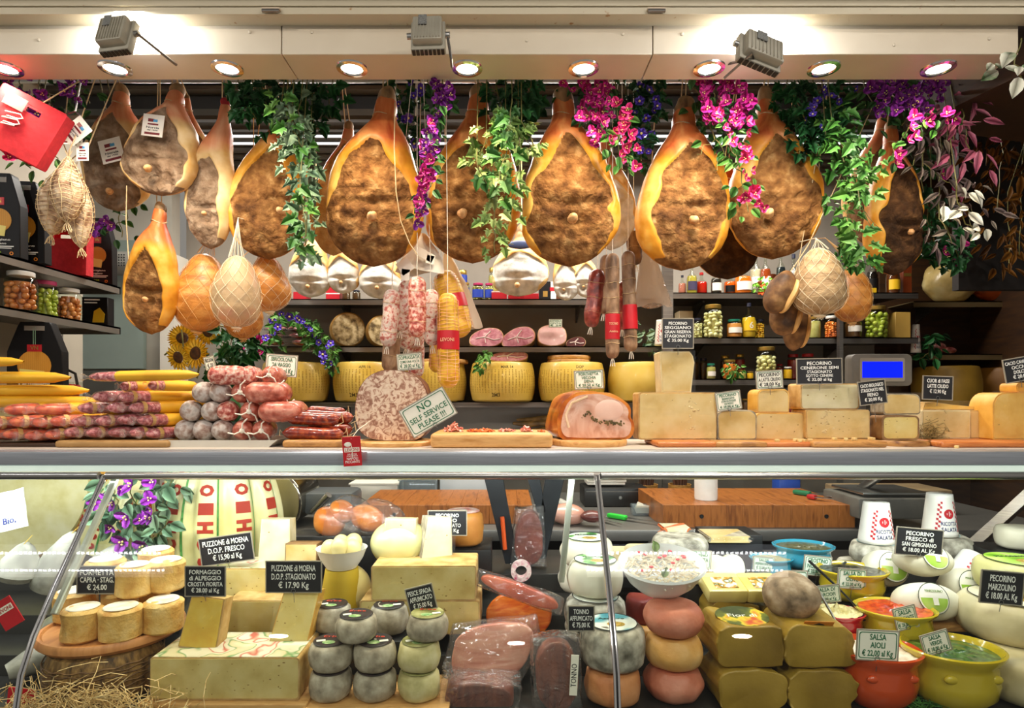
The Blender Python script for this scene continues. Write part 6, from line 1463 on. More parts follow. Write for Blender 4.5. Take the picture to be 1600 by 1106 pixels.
# far right corner: wrapped cheese, orange ham, small meat, wedge
t = thing('wrapped_cheese', 'large round cheese in crinkled pale wrap, upper shelf of the dim corner', 'cheese', (on_shelf(1490, 'F1', 3.86).x, 3.88, ZS['F1']))
b = B(); sph(b, .16, (0, 0, .148), (1.02, .7, .92), u=32, v=20, amp=.018, fr=14); obj('wrap', b, mk('crinkled_wrap', ['a08848', 'c8b070', 'd8c890'], 9, .35, bump=.4, coat=.4, cbump=.8), t)
t = thing('orange_ham', 'big orange-brown ham lying in the dark corner of the right edge', 'ham', (on_shelf(1572, 'F1', 3.86).x, 3.86, ZS['F1']))
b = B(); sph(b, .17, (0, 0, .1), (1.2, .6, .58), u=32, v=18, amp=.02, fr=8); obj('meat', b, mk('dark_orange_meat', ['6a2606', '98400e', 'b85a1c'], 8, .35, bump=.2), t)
t = thing('cut_dark_cheese', 'dark-rinded wheel cut open, brown face, with a tiny card', 'cheese', (on_shelf(1592, 'F2', 3.84).x, 3.84, ZS['F2']))
b = B(); sph(b, .14, (0, 0, .095), (1.1, .6, .68), u=28, v=16); obj('rind', b, mk('black_rind', ['1c120a', '2c1c10'], 10, .4), t)
b = B(); sph(b, .1, (.03, -.07, .09), (1.05, .25, .7), (0, .5, 0), u=24, v=12); obj('cut_face', b, mk('brown_face', ['7a5020', '9a6c34'], 10, .5), t)
sign('tiny yellow card on the cut dark wheel', 1577, 515, 15, 13, 3.78, ['CACIO', '€ 22'], 'plain', 3, pin=True, name='small_card', pinlen=.05)
for x, h, l in ((1463, 18, 'small stack of wrapped ham slices on the second dim shelf'), (1478, 10, 'flat wrapped ham piece beside the small stack')):
    b = B(); sph(b, 1, (0, 0, .03*h/14), (.05, .04, .03*h/14), u=18, v=10, amp=.1, fr=2); single('wrapped_meat', b, vpm, l, 'packaged meat', on_shelf(x, 'F2', 3.86 if x < 1470 else 3.8), 'wrapped meats')
rs_ = mk('ricotta_wrap', ['dcd8cc', 'ece9e0'], 8, .5, bump=.3)
def ricotta(label, x, yb, d, w, h, z=None, rot=(0, 0, 0), grp='salted ricotta cones'):
    p = W(x, yb, d)
    if z is not None: p.z = z
    ww, hh = L(w, d), L(h, d); R_ = ww/2
    t = thing('ricotta_cone', label, 'cheese', p, grp, rot)
    b = B(); n = 48; V = []
    for i in range(13):
        u = i/12; r0 = R_*(1-.3*u); V.append([b.verts.new(((r0*(1+(.025 if k % 2 else 0)))*math.cos(2*PI*k/n), (r0*(1+(.025 if k % 2 else 0)))*math.sin(2*PI*k/n), hh*u)) for k in range(n)])
    for A, Q in zip(V, V[1:]):
        for k in range(n): b.faces.new((A[k], A[(k+1) % n], Q[(k+1) % n], Q[k]))
    b.faces.new(V[-1]); b.faces.new(V[0][::-1]); obj('cheese', b, rs_, t, ang=None)
    def wr(c): 
        r = R_*(1-.3*c.z/hh)*1.035; x = max(-r*.98, min(r*.98, c.x)); return Vector((x, -math.sqrt(r*r-x*x)-abs(c.y)*.2, c.z))
    b = B(); k = 0
    for i in range(13):
        for s in (-1, 1):
            for row in (0, 1):
                if (i+row) % 2: continue
                z0 = hh*(.12+.72*i/13); e = R_*(.62-.28*i/13)
                t2 = B(); box(t2, (R_*.1, .0005, hh*.055), (s*(e+row*R_*.1), 0, z0)); [setattr(v, 'co', wr(v.co)) for v in t2.verts]; join(b, t2)
    obj('red_check_border', b, red_ink, t)
    b = B(); t2 = B(); lathe(t2, [(0, 0), (R_*.3, 0)], 24); xf(t2, t2.verts, rot=(PI/2, 0, 0)); xf(t2, t2.verts, (0, 0, hh*.55)); [setattr(v, 'co', wr(v.co)) for v in t2.verts]; join(b, t2); obj('red_roundel', b, red_ink, t)
    b = B(); lettering(b, [('1', 0, hh*.55, hh*.16, None)], 0); 
    for v in b.verts: v.co = wr(v.co)+Vector((0, -.001, 0))
    obj('white_numeral', b, chalk, t)
    b = B(); lettering(b, [('RICOTTA', 0, hh*.32, hh*.13, R_*.95), ('SALATA', 0, hh*.18, hh*.13, R_*.95)], 0, wrap=wr); obj('lettering', b, mk('navy_ink', '1c2c7a'), t)
    return t
ricotta('ricotta cone lying back behind the tall black price card', 1033, 528, 3.7, 20, 40, ZS['B']+.0, grp='ricotta on the back shelves')
ricotta('dim ricotta cone at the end of the second jar shelf', 1431, 528, 3.7, 14, 44, ZS['F2']+.002, grp='ricotta on the back shelves')
# ---------------- left side shelf goods
for k, (x, w, h, d, kind, c, lid, l) in enumerate([(33, 44, 60, 2.42, 'balls', bean, lidw, 'large jar of orange-brown onions with white lid, left shelf'), (71, 36, 55, 2.6, 'balls', olive, lidp, 'jar of green olives with pink lid on the left shelf'), (107, 36, 50, 2.75, 'balls', bean, lidw, 'jar of brown preserves with white lid, right one on the left shelf')]):
    jar(l, x, None, d, w, h, lid, kind, c, z=1.844, group='jars on the left shelf')
def blackbox(label, x, z, d, w, h, yaw, big=True, mirror=False):
    ww, hh = L(w, d), L(h, d); t = thing('gift_box', label, 'box', Vector(((x-VX)/FPX*d, d, z)), 'black gift boxes', (0, 0, yaw))
    b = B(); prism(b, [(-ww/2, 0), (ww/2, 0), (ww/2*.98, hh*.62), (ww*.3, hh*.95), (ww*.26, hh), (-ww*.26, hh), (-ww*.3, hh*.95), (-ww/2*.98, hh*.62)], 0, .05, bev=.002, seg=1); obj('carton_body', b, bc, t)
    b = B(); box(b, (ww*.36, .001, hh*.06), (0, -.001, hh*.89)); obj('handle_slot', b, mk('slot_grey', '8a857c'), t)
    b = B(); box(b, (ww*.012, .001, hh*.24), (-.02*ww, -.001, hh*.7)); box(b, (ww*.012, .001, hh*.24), (.015*ww, -.001, hh*.7)); obj('green_white_stripe', b, mk('stripe_green', '8ab89a'), t)
    b = B(); box(b, (ww*.26, .0014, hh*.09), (0, -.001, hh*.62)); g = obj('red_badge', b, redcard, t)
    b = B(); lettering(b, [('VN', 0, hh*.665, hh*.07, ww*.14)], -.0026); obj('lettering', b, lidg, g)
    b = B(); q = B(); lathe(q, [(0, 0), (ww*.3, 0), (ww*.3, .0012)], 28); xf(q, q.verts, rot=(PI/2, 0, 0)); xf(q, q.verts, (0, -.0006, hh*.44)); join(b, q); obj('cheese_wheel_picture', b, mk('printed_cheese', ['b87818', 'dca030'], 90, .5, kind='wave', dist=2), t)
    b = B(); prism(b, [(-ww*.24, hh*.27), (ww*.14, hh*.25), (ww*.18, hh*.37), (-ww*.26, hh*.4)], -.003, -.0015); obj('cheese_slice_picture', b, mk('printed_slice', 'e8d878'), t)
    b = B(); lettering(b, [('Parmigiano', 0, hh*.21, hh*.035, ww*.55), ('Reggiano', 0, hh*.165, hh*.035, ww*.36)], -.0015); box(b, (ww*.7, .0006, hh*.012), (0, -.001, hh*.125)); box(b, (ww*.6, .0006, hh*.01), (0, -.001, hh*.105)); obj('white_print', b, chalk, t)
    b = B(); lettering(b, [('o', ww*.3, hh*.055, hh*.09, None)], -.0016); obj('orange_seal', b, mk('orange_print', 'e8891c'), t)
    b = B(); lettering(b, [('***', -.02*ww, hh*.05, hh*.06, None)], -.0016); obj('green_seal', b, mk('lime_print', '9ac41c'), t)
    return t
blackbox('black gift box with cheese picture, cut by the left edge on the top side shelf', -2, 2.042, 2.36, 62, 132, .12)
blackbox('black gift box with cheese picture beside it, left of the red bag', 36, 2.042, 2.46, 62, 128, .12)
blackbox('black gift box half hidden behind the netted pork rolls', 152, 2.042, 2.93, 44, 104, .12)
blackbox('black gift box standing behind the yellow paper rolls', 54, 1.487, 2.5, 80, 122, .15)
t = thing('gift_box', 'small black box with a yellow slicer picture, end of the jar shelf', 'box', Vector(((148-VX)/FPX*2.92, 2.92, 1.844)), 'black gift boxes', (0, 0, .1)); ww, hh = L(38, 2.92), L(44, 2.92)
b = B(); box(b, (ww, .06, hh), (0, .03, 0), bev=.002, seg=1); obj('carton_body', b, bc, t)
b = B(); prism(b, [(-.08*ww, hh*.1), (ww*.36, hh*.1), (ww*.4, hh*.4), (ww*.2, hh*.62), (-.02*ww, hh*.5)], -.003, -.001); obj('yellow_picture', b, yl, t)
b = B(); box(b, (ww*.6, .0006, hh*.05), (-.1*ww, -.001, hh*.88)); box(b, (ww*.5, .0006, hh*.04), (-.15*ww, -.001, hh*.78)); obj('white_print', b, chalk, t)
# red felt bags
felt = mk('red_felt', ['a8121c', 'c01c26'], 60, .9, bump=.2)
def redbag(label, loc, w, h, rot, dep=.05, slot=True):
    t = thing('felt_bag', label, 'bag', loc, 'red felt bags', rot)
    o = rr(w, h, .008); 
    b = B()
    sl = [(x*.36, h*.80+(z-h/2)*.12) for x, z in rr(w, h, .008)]
    if slot:
        for s in (0, dep): ringprism(b, [(x, z) for x, z in o], sl, s, s+.003)
        for sx in (-1, 1): box(b, (.003, dep, h*.98), (sx*(w/2-.002), dep/2, 0))
    else: prism(b, o, 0, dep, bev=.004)
    wob(b, .004, 8, 3); obj('felt_body', b, felt, t)
    return t
t = redbag('red felt bag hanging tilted in the top left corner, with white clips', W(18, 236, 1.86)+Vector((-.02, 0, .0)), .19, .19, (0, .45, .25))
for k in range(2):
    b = B(); tube(b, [(0, 0, 0), (.04, 0, .012), (.05, 0, .004), (.04, 0, -.004), (.01, 0, -.01), (.005, 0, -.018), (.04, 0, -.008)], .002, 5); obj('white_clip', b, string_w, t, (-.05, -.006, .11-.02*k))
b = B(); box(b, (.06, .001, .04)); obj('grey_flap', b, mk('grey_felt', '5c5c5c'), t, (-.04, -.006, .13))
b = B(); rope(b, (0, .02, .17), (.08, .18, 2.8-t.location.z), .002); obj('hanging_cord', b, string, t)
redbag('red felt bag standing on the top side shelf between black boxes', Vector(((98-VX)/FPX*2.7, 2.7, 2.042)), .20, .22, (0, 0, .1))
# glass bowl with apples / strawberries on the lowest side shelf
t = thing('glass_bowl', 'clear round glass bowl of red and orange sweets by the sausage pile', 'bowl', Vector(((104-VX)/FPX*2.8, 2.8, 1.487)))
b = B(); lathe(b, [(0, 0), (.04, 0), (.062, .02), (.068, .05), (.06, .08), (.061, .082)], 28); obj('glass', b, jg, t)
for k in range(9):
    b = B(); sph(b, .02, (0, 0, 0), (1.2, 1, .9), u=12, v=8); obj('sweet', b, mk(('red_sweet', 'orange_sweet')[k % 3 == 0], ('a8141c', 'c85a14')[k % 3 == 0], rough=.3), t, (.034*math.cos(k*.7), .034*math.sin(k*.7), .025+.03*(k % 3 > 0)))
b = B(); tube(b, [(.05, 0, .07), (.04, 0, .12), (.0, 0, .14), (-.05, 0, .14)], .006, 6); obj('ladle_handle', b, ironm, t)
t = thing('wall_hook', 'hanging steel bottle opener on the white wall strip', 'tool', Vector((-2.235, 3.08, 1.64)), None, (0, 0, PI/2))
b = B(); tube(b, [(0, 0, .22), (0, 0, .02)], .004, 6); tube(b, [(-.03, 0, .02), (0, 0, .0), (.03, 0, .02)], .004, 6); box(b, (.012, .006, .05), (0, 0, -.05)); obj('handle', b, steel_d, t)
for x, l in ((188, 'upper pale wall speaker box with perforated side'),):
    t = thing('wall_fan_unit', 'grey cylindrical fan unit with perforated front above the door', 'fan unit', W(197, 412, 3.8)); b = B(); tube(b, [(-.07, 0, 0), (.07, 0, 0)], .075, 20); obj('casing', b, mk('unit_grey', ['8a8880', '9c9a92'], 5, .5), t)
    b = B()
    for i in range(5):
        for j in range(5): box(b, (.008, .002, .008), (-.03+i*.016, -.075, -.03+j*.016))
    obj('perforations', b, blackm, t)['kind'] = 'stuff'
    b = B(); box(b, (.04, .1, .04), (0, .06, -.02)); obj('wall_bracket', b, steel_d, t)
# ================================================================ inside the glass case
def FD(y, z=None):
    if z is not None: return (CZ-z)*FPX/(y-VY), z
    best = None
    for y0, y1, zz in ST:
        d = (CZ-zz)*FPX/(y-VY); e = max(y0-d, d-y1, 0)
        if best is None or e < best[0]: best = (e, d, zz)
    return best[1], best[2]
def at(x, y, z=None): d, z = FD(y, z); return Vector(((x-VX)/FPX*d, d, z))
CG = 'cheeses in the glass case'
def roundc(label, x, y, w, h, z=None, m=rd_pale, top=None, lab=None, bulge=.1, d=None, grp='whole round cheeses in the case', name='round_cheese', tilt=(0, 0, 0), amp=.004, seed=1, oval=1., text_=None):
    """whole round cheese: x, base y, width and front height in pixels"""
    if d is None: d, z = FD(y, z)
    p = Vector(((x-VX)/FPX*d, d, z)); R_ = L(w, d)/2; H = L(h, d)
    t = thing(name, label, 'cheese', p, grp, tilt)
    c = min(H*.3, R_*.3)
    e0 = R_*(1-bulge*.6); pr = [(0, 0), (e0-c, 0), (e0-c*.35, c*.2)]+[(R_*(1+bulge*(math.sin(PI*k/6)-1)*.6), c*.6+(H-1.2*c)*k/6) for k in range(7)]+[(e0-c*.35, H-c*.2), (e0-c, H), (e0*.6, H+.001), (0, H+.001)]
    b = B(); lathe(b, pr, 44, amp=amp, seed=seed, fr=30, scl=(1, oval, 1)); obj('rind', b, m, t)
    if top: b = B(); lathe(b, [(0, .002), (R_*.76, .002), (R_*.8, 0)], 36, scl=(1, oval, 1)); obj('top_crust', b, top, t, (0, 0, H+.0005))
    if lab:
        b = B(); q = R_*.74; lathe(b, [(0, .0012), (q, .0012), (q, 0)], 36, scl=(1, oval, 1)); g = obj('paper_label', b, lab, t, (0, 0, H+.001))
        b = B(); tube(b, [(q*math.cos(a), q*oval*math.sin(a), .0016) for a in [2*PI*i/36 for i in range(37)]], .0012, 4); obj('label_rim', b, black_ink, g)
        b = B(); sph(b, q*.34, (.1*q, -.25*q, .0015), (1.1, .8, .01), u=16, v=4); obj('picture_spot', b, mk('label_olive_picture', ['4a6a1c', 'b88a3c', 'e0d070'], 200, .5), g)
        s = text_ or 'PECORINO'; tx = text(s, q*.26, q*1.1); xf(tx, tx.verts, (0, q*.35, .0022)); obj('lettering', tx, mk('label_dark_print', '2c3c2c'), g)
    return t
# ---- left corner: big cut wheel and cured pieces
t = thing('cut_cheese', 'huge cut cheese wheel standing on edge behind the corner glass', 'cheese', Vector((W(15, 0, 2.32).x, 2.32, .86)), None, (0, 0, .05))
R_ = L(128, 2.32); b = B(); q = B(); lathe(q, [(0, 0), (R_*.97, 0), (R_, .03), (R_, .17), (R_*.97, .2), (0, .2)], 64); xf(q, q.verts, rot=(PI/2, 0, 0)); xf(q, q.verts, (0, .2, R_-.0)); join(b, q)
for v in b.verts: v.co.z = max(v.co.z, .0)
obj('rind', b, mk('gold_edge_rind', ['b08430', 'c89c48'], 8, .5), t)
b = B(); q = B(); lathe(q, [(0, .01), (R_*.3, .01), (R_*.6, .01), (R_*.945, .01), (R_*.955, 0)], 64); xf(q, q.verts, rot=(PI/2, 0, 0)); xf(q, q.verts, (0, .0, R_)); join(b, q)
obj('paste', b, mk('grainy_paste', ['cdbf7c', 'ddd298', 'e6ddb0'], 13, .5, bump=.5, coat=.3, det=8), t)
b = B(); q = B(); box(q, (.14, .004, .13)); sub(q, 3); wob(q, .006, 18); join(b, q); t = single('labelled_cheese_pack', b, mk('pack_white', ['dcdcd4', 'ecece6'], 8, .4, coat=.5), 'white-labelled cheese packet leaning on the huge cut wheel', 'packaged cheese', Vector((W(4, 0, 2.0).x, 2.02, W(0, 832, 2.0).z)), None, (-.2, -.28, 0))
b = B(); lettering(b, [('Bio,', 0.02, .03, .03, None)], -.012); obj('lettering', b, mk('navy_ink', '1c2c7a'), t)
gsal = mk('grey_bag_salami', ['77756a', 'a4a294', 'c0beb0'], 16, .6, bump=.4)
for x, yb, yt, w, d, ro, l in ((24, 905, 846, 60, 1.95, .3, 'grey-dusted salami end lying by the corner, with yellow string'), (76, 920, 824, 62, 2.0, .42, 'grey-dusted cone-shaped salami standing against the huge wheel'), (148, 912, 838, 56, 2.05, .6, 'grey cone-shaped salami just inside the corner divider')):
    p = W(x, yb, d); H = L(yb-yt, d); r = L(w, d)/2; b = B(); lathe(b, [(0, 0), (r*.8, .005), (r, H*.2), (r*.85, H*.55), (r*.4, H*.9), (r*.15, H), (0, H)], 24, amp=.006, seed=x); t = thing('dusted_salami', l, 'salami', p, 'dusted salamis in the corner', (0, ro, 0)); obj('meat', b, gsal, t)
    b = B(); tube(b, [(0, -r*.9, H*.1), (0, -r*.75, H*.6), (0, -.01, H), (.01, 0, H+.03)], .0014, 4); obj('string', b, mk('yellow_string', 'c8a850', rough=.7), t)
for x0, y0, x1, y1, w, l in ((12, 1050, 130, 1000, 46, 'long grey-white salami lying low behind the corner glass'), (60, 990, 135, 960, 40, 'olive-grey salami lying behind the long one')):
    d = 1.72 if y0 > 1000 else 1.85; a, c = W(x0, y0, d), W(x1, y1, d+.12); b = B(); m_ = (a+c)/2; tube(b, [a-m_+(c-a)*i/8 for i in range(9)], lambda s: L(w, d)/2*max(.3, math.sin(PI*(.08+.84*s)))**.5, 16); wob(b, .004, 20); single('dusted_salami', b, gsal if y0 > 1000 else mk('olive_salami', ['4c4a34', '7c7858'], 14, .6), l, 'salami', m_, 'lying salamis in the corner')
for k, (x, y, w, h, ro, l) in enumerate([(12, 958, 34, 46, -.55, 'red label tag hanging in the corner of the case'), (34, 1090, 44, 30, .1, 'red packet lying in the straw at the corner')]):
    d = 1.63; b = B(); box(b, (L(w, d), .003, L(h, d)), (0, 0, -L(h, d)/2), bev=.0005, seg=1); t = single('red_label', b, redcard, l, 'label', W(x, y, d), None, (0, ro, 0))
    if k == 0: b = B(); box(b, (L(w*.8, d), .001, L(10, d)), (0, -.002, .004)); g = obj('name_band', b, cardw, t); b = B(); lettering(b, [('LEVONI', 0, .012, .014, L(w*.7, d))], -.003); obj('lettering', b, red_ink, g)
straw('straw', 'pale wood wool straw heaped at the bottom left of the case', 'straw', 125, 1100, 1.535, .27, .035, .085, 480, mk('wood_wool', ['b08a4c', 'd4b478', 'e6cf9c'], 50, .7), .09, .0011, seed=8, z0=.682, curl=.45)
# round board with the little goat cheeses on a basket-marked wheel
ZB_ = .845; t = thing('round_board', 'round wooden board with grooved rim carrying small goat cheeses', 'board', (W(178, 0, 1.76).x, 1.76, ZB_-.03)); R_ = .185
b = B(); lathe(b, [(0, 0), (R_*.93, 0), (R_, .012), (R_, .024), (R_*.97, .032), (R_*.93, .032), (R_*.9, .026), (0, .026)], 56); obj('wood', b, mk('beech_wood', ['b0703c', 'c98a50', 'bc7c44'], 6, .45, stretch=(8, 1, 1), bump=.1), t)
t = thing('basket_cheese', 'wide cheese wheel with brown basket-weave rind under the round board', 'cheese', (W(186, 0, 1.76).x, 1.70, .682))
b = B(); R2 = .14; pr = [(0, 0), (R2*.9, 0), (R2*1.02, .03), (R2*1.02, .09), (R2*.92, .131), (0, .131)]; n = 90; lathe(b, pr, n)
obj('rind', b, mk('basket_rind', ['3c2812', '7a5a2c', 'a07c44'], 70, .6, bump=.8, stretch=(1, 1, .35), det=3), t)
b = B()
for k in range(9): tube(b, [(R2*1.025*math.cos(a), R2*1.025*math.sin(a), .02+.011*k+.002*math.sin(a*17+k*PI)) for a in [2*PI*i/80 for i in range(81)]], .0022, 4, cap=False)
obj('weave_rings', b, mk('basket_brown', ['4a3014', '7a582c'], 60, .7), t)
goat = mk('goat_rind', ['c08a3c', 'd8ac5c', 'e2c07c'], 22, .6, bump=1, bsc=90); goatt = mk('goat_top', ['d8c49c', 'ece2cc', 'f2ece0'], 30, .7, bump=.3)
zt_ = ZB_-.004
L1 = [(130, 1.655, 62, 'front left'), (189, 1.66, 65, 'front centre'), (255, 1.715, 62, 'front right'), (118, 1.80, 62, 'back left'), (190, 1.80, 58, 'centre'), (236, 1.85, 56, 'back right')]
L2 = [(165, 1.80, 60, 'left'), (210, 1.74, 56, 'middle'), (259, 1.79, 60, 'right'), (244, 1.92, 54, 'rear')]
for k, (x, d, w, s) in enumerate(L1): roundc('small goat cheese on the round board, %s of the lower layer' % s, x, 0, w, 0, zt_, goat, goatt, d=d, grp='small goat cheeses on the round board', name='goat_cheese', seed=k, bulge=.0).location.z = zt_
for o in [o for o in D.objects if o.name.startswith('goat_cheese')]:
    for ch in [c for c in D.objects if c.parent == o]: D.objects.remove(ch)
    D.objects.remove(o)
GH = .088
for k, (x, d, w, s, z, ly) in enumerate([(*a, zt_, 'lower') for a in L1]+[(*a, zt_+GH+.004, 'upper') for a in L2]):
    roundc('small goat cheese on the round board, %s of the %s layer' % (s, ly), x, 0, w-4, GH*FPX/d, z, goat, goatt, d=d, grp='small goat cheeses on the round board', name='goat_cheese', seed=k, bulge=-.03, amp=.004, tilt=(0, 0, k))
C_ = lambda *a, **k: sign(*a, **k)
sign('black card behind the glare above the goat cheeses, reading Formetta', 152, 906, 62, 42, 1.72, [('FORMETTA', 1, .85), ('CAPRA · STAG.', 1, .85), ('€ 24.00', 1, .5)], 'slate', 0, pinlen=.05, group='price cards in the case')
CC = 'price cards in the case'
# pleated big cheeses with red writing, and the plant
pl = mk('pleated_cheese', ['cfc67e', 'ddd69a', 'e6e0b0'], 5, .45, coat=.2); redp_ = mk('red_stencil', 'cf4a34', rough=.6); grnp = mk('green_stencil', '5aa04c', rough=.6)
def pleated(label, x, yb, yt, w, d, rot=0, n=11, tsc=1, a0=0, z=None):
    p = W(x, yb, d); 
    if z: p.z = z
    H = W(x, yt, d).z-p.z; R_ = L(w, d)/2; t = thing('pleated_cheese', label, 'cheese', p, 'tall pleated cheeses', (0, rot, 0))
    def rad(u, a): 
        r = R_*(.62+.42*math.sin(PI*(.2+.55*(1-u)))**1.0)*(1-.25*u*u); return r*(1-.13*abs(math.cos(n*a/2))**6)
    b = B(); V = []; m = n*14
    for i in range(25):
        u = i/24; V.append([b.verts.new((rad(u, 2*PI*k/m)*math.cos(2*PI*k/m), rad(u, 2*PI*k/m)*math.sin(2*PI*k/m)*.8, H*u)) for k in range(m)])
    for A, Q in zip(V, V[1:]):
        for k in range(m): b.faces.new((A[k], A[(k+1) % m], Q[(k+1) % m], Q[k]))
    b.faces.new(V[-1]); b.faces.new(V[0][::-1]); obj('rind', b, pl, t, ang=60)
    for nm, mm in (('red_writing', redp_), ('green_stripe', grnp)):
        b = B()
        for k in range(n):
            ac = 2*PI*(k+.5)/n*1.0
            if math.sin(ac) > -.15: continue
            def wr(c, ac=ac):
                u = max(0, min(1, c.z/H)); a = ac+c.x/R_; r = rad(u, a)+.0045; return Vector((r*math.cos(a), r*math.sin(a)*.8, c.z))
            if mm is redp_:
                for i, s in enumerate('A O I H C C'.split()):
                    q = text(s, H*.15, H*.09, bold=.004); xf(q, q.verts, rot=(0, 0, PI/2 if i else 0)); xf(q, q.verts, rot=(PI/2, 0, 0)); xf(q, q.verts, (0, 0, H*(.84-.14*i)))
                    for v in q.verts: v.co = wr(v.co)
                    join(b, q)
            else:
                for i in range(14):
                    q = B(); box(q, (.006, .0008, H*.06), (R_*.17, 0, H*(.06+.06*i))); 
                    for v in q.verts: v.co = wr(v.co)
                    join(b, q)
        obj(nm, b, mm, t)
pleated('large pleated cheese with red letters running down, beside the plant', 345, 895, 700, 190, 2.28, z=.86)
pleated('smaller pleated cheese with red letters, leaning behind the plant', 175, 900, 752, 110, 2.38, .3, 9, z=.9)
b = B(); t2 = B(); 
for i, mm in enumerate(('5aa04c', 'f0ece0', 'e0582c')):
    pass
G('bougainvillea', 'purple bougainvillea plant standing in the case beside the pleated cheese', 'flowers', [[(225, 860), (215, 800), (200, 750)], [(225, 850), (250, 790), (270, 745)], [(225, 860), (185, 800), (178, 760)], [(235, 850), (262, 810)]], 2.06, 20, 90, 'oval', .055, lf_grey, 'boug', 12, .03, fl_pur, seed=40, hang=False, group='indoor plants')
# big printed blocks
prt = mk('printed_paper_top', [(.3, 'e2d8b4'), (.46, 'dccfa0'), (.5, '6a9a5c'), (.53, 'e4dcc0'), (.6, 'e0d8b8'), (.64, 'cc5a48'), (.67, 'e6e0c8')], 13, .4, coat=.5, det=1, dist=.6, kind='noise')
ps_tan = paste('straw_paste', ['c4a95c', 'd6bf76', 'e0cd8c'])
b = B(); box(b, (.44, .24, .02), bev=.005); single('serving_board', b, woodl, 'wooden board under the long printed block at the bottom of the case', 'board', (W(352, 0, 1.6).x, 1.70, .681), 'boards in the case')
block('long pale block with green and red printed top, front of the case', 234, 468, 1027, 1092, 1.6, .17, ps_tan, rd_tan, .008, z0=.703, holes=40, seed=31, topm=prt, group=CG)
def wedge(label, x, yb, yt, wb, wt, d, z=None, p=ps_yel, rind=rd_tan, dep=.07, lean=-12, roll=0, sh=0, holes=6, seed=1, yaw=0):
    o = block(label, x-wb/2, x+wb/2, yt, yb, d, dep, p, rind, .004, z0=z, seed=seed, holes=holes, poly=[(-.5, 0), (.5, 0), (.5*wt/wb+sh, 1), (-.5*wt/wb+sh, 1)], group=CG, name='cheese_wedge', th=.003, yaw=yaw)
    o.rotation_euler = (math.radians(lean), math.radians(roll), math.radians(yaw)); return o
ztb = W(0, 1027, 1.6).z
wedge('yellow cheese wedge standing on the long printed block', 308, 1016, 935, 60, 52, 1.66, W(0, 1016, 1.66).z+.004, paste('bright_yellow_paste', ['d2a424', 'dfb83c', 'e6c860']), rd_tan, .06, -10, 8, holes=6, seed=41)
sign('black card Formaggio di Alpeggio above the yellow wedge', 321, 908, 62, 46, 1.68, [('FORMAGGIO', 1, .8), ('di ALPEGGIO', 1, .8), ('CROSTA FIORITA', 1, .88), ('€ 28.00 al Kg', 1, .7)], 'slate', 0, group=CC)
sign('black card Puzzone di Moena fresco, upper left of the two', 354, 858, 82, 42, 1.95, [('PUZZONE di MOENA', 1, .88), ('D.O.P. FRESCO', 1, .7), ('€ 15,90 al Kg', 1, .55)], 'slate', -8, group=CC)
sign('black card Puzzone di Moena stagionato, largest in the middle glass', 459, 901, 86, 48, 1.72, [('PUZZONE di MOENA', 1, .8), ('D.O.P. STAGIONATO', 1, .8), ('€ 17.90 Kg', 1, .55)], 'slate', 0, group=CC, pinlen=.03)
block('yellow cheese slab with printed top under the fresco card', 346, 445, 888, 950, 1.95, .14, ps_yel, rd_tan, .006, z0=None, holes=14, seed=32, topm=prt, group=CG)
block('yellow cheese slab lower right, behind the tall wedge', 352, 516, 938, 994, 1.86, .14, ps_yel, rd_tan, .01, z0=.742, holes=20, seed=33, group=CG)
wedge('pale cheese wedge standing left under the middle rail, wrapped in film', 428, 876, 812, 52, 44, 2.04, W(0, 882, 2.04).z, ps_white, rd_pale, .06, -6, 0, seed=43, holes=3)
wedge('small yellow wedge with reddish edge behind the stagionato card', 470, 884, 850, 50, 50, 1.98, W(0, 886, 1.98).z, ps_cream, rd_brown, .06, -4, 0, seed=44, holes=5)
wedge('tall yellow wedge leaning in front of the slab, under the stagionato card', 448, 1006, 922, 60, 56, 1.70, W(0, 1014, 1.70).z, ps_yel, rd_gold, .055, -14, 6, sh=.14, seed=45, holes=10)
# bowl of egg-shaped cheeses
t = thing('white_bowl', 'white plastic bowl holding small egg-shaped cheeses', 'bowl', at(534, 886, .965)); R_ = L(38, t.location.y)
b = B(); lathe(b, [(0, 0), (R_*.6, 0), (R_*.86, .03), (R_, .058), (R_*1.04, .062), (R_*.97, .056), (R_*.82, .03), (0, .006)], 36); obj('bowl', b, mk('white_ceramic', 'e4e4de', rough=.3), t)
b = B(); lathe(b, [(0, 0), (.055, 0), (.06, .1), (.05, .163), (0, .163)], 24); single('display_riser', b, mk('yellow_tub', ['b8981c', 'ccae34'], 6, .5), 'yellow tub under the white bowl of egg-shaped cheeses', 'tub', t.location+Vector((0, 0, -.165)))
egg = mk('egg_cheese', ['c4ae68', 'd4c084'], 8, .4)
for k, (dx, dy, dz, s) in enumerate([(-.032, -.02, .062, 'left front'), (.036, -.012, .06, 'right front'), (0, -.03, .07, 'middle'), (-.01, .03, .066, 'rear'), (.03, .03, .07, 'rear right')]):
    b = B(); sph(b, .027, (0, 0, 0), (1, 1, 1.12), u=18, v=12); single('egg_cheese', b, egg, 'small egg-shaped cheese in the white bowl, '+s, 'cheese', t.location+Vector((dx, dy, dz)), 'egg-shaped cheeses')
def ballc(label, x, yb, w, h, m, z=None, name='ball_cheese', amp=.002, d=None, seed=1, ysc=1, grp=None):
    if d is None: p = at(x, yb, z)
    else: p = Vector((W(x, 0, d).x, d, z))
    d = p.y; b = B(); sph(b, 1, (0, 0, L(h, d)/2), (L(w, d)/2, L(w, d)/2*ysc, L(h, d)/2), u=32, v=22, amp=amp*10, fr=2, seed=seed); return single(name, b, m, label, 'cheese', p, grp)
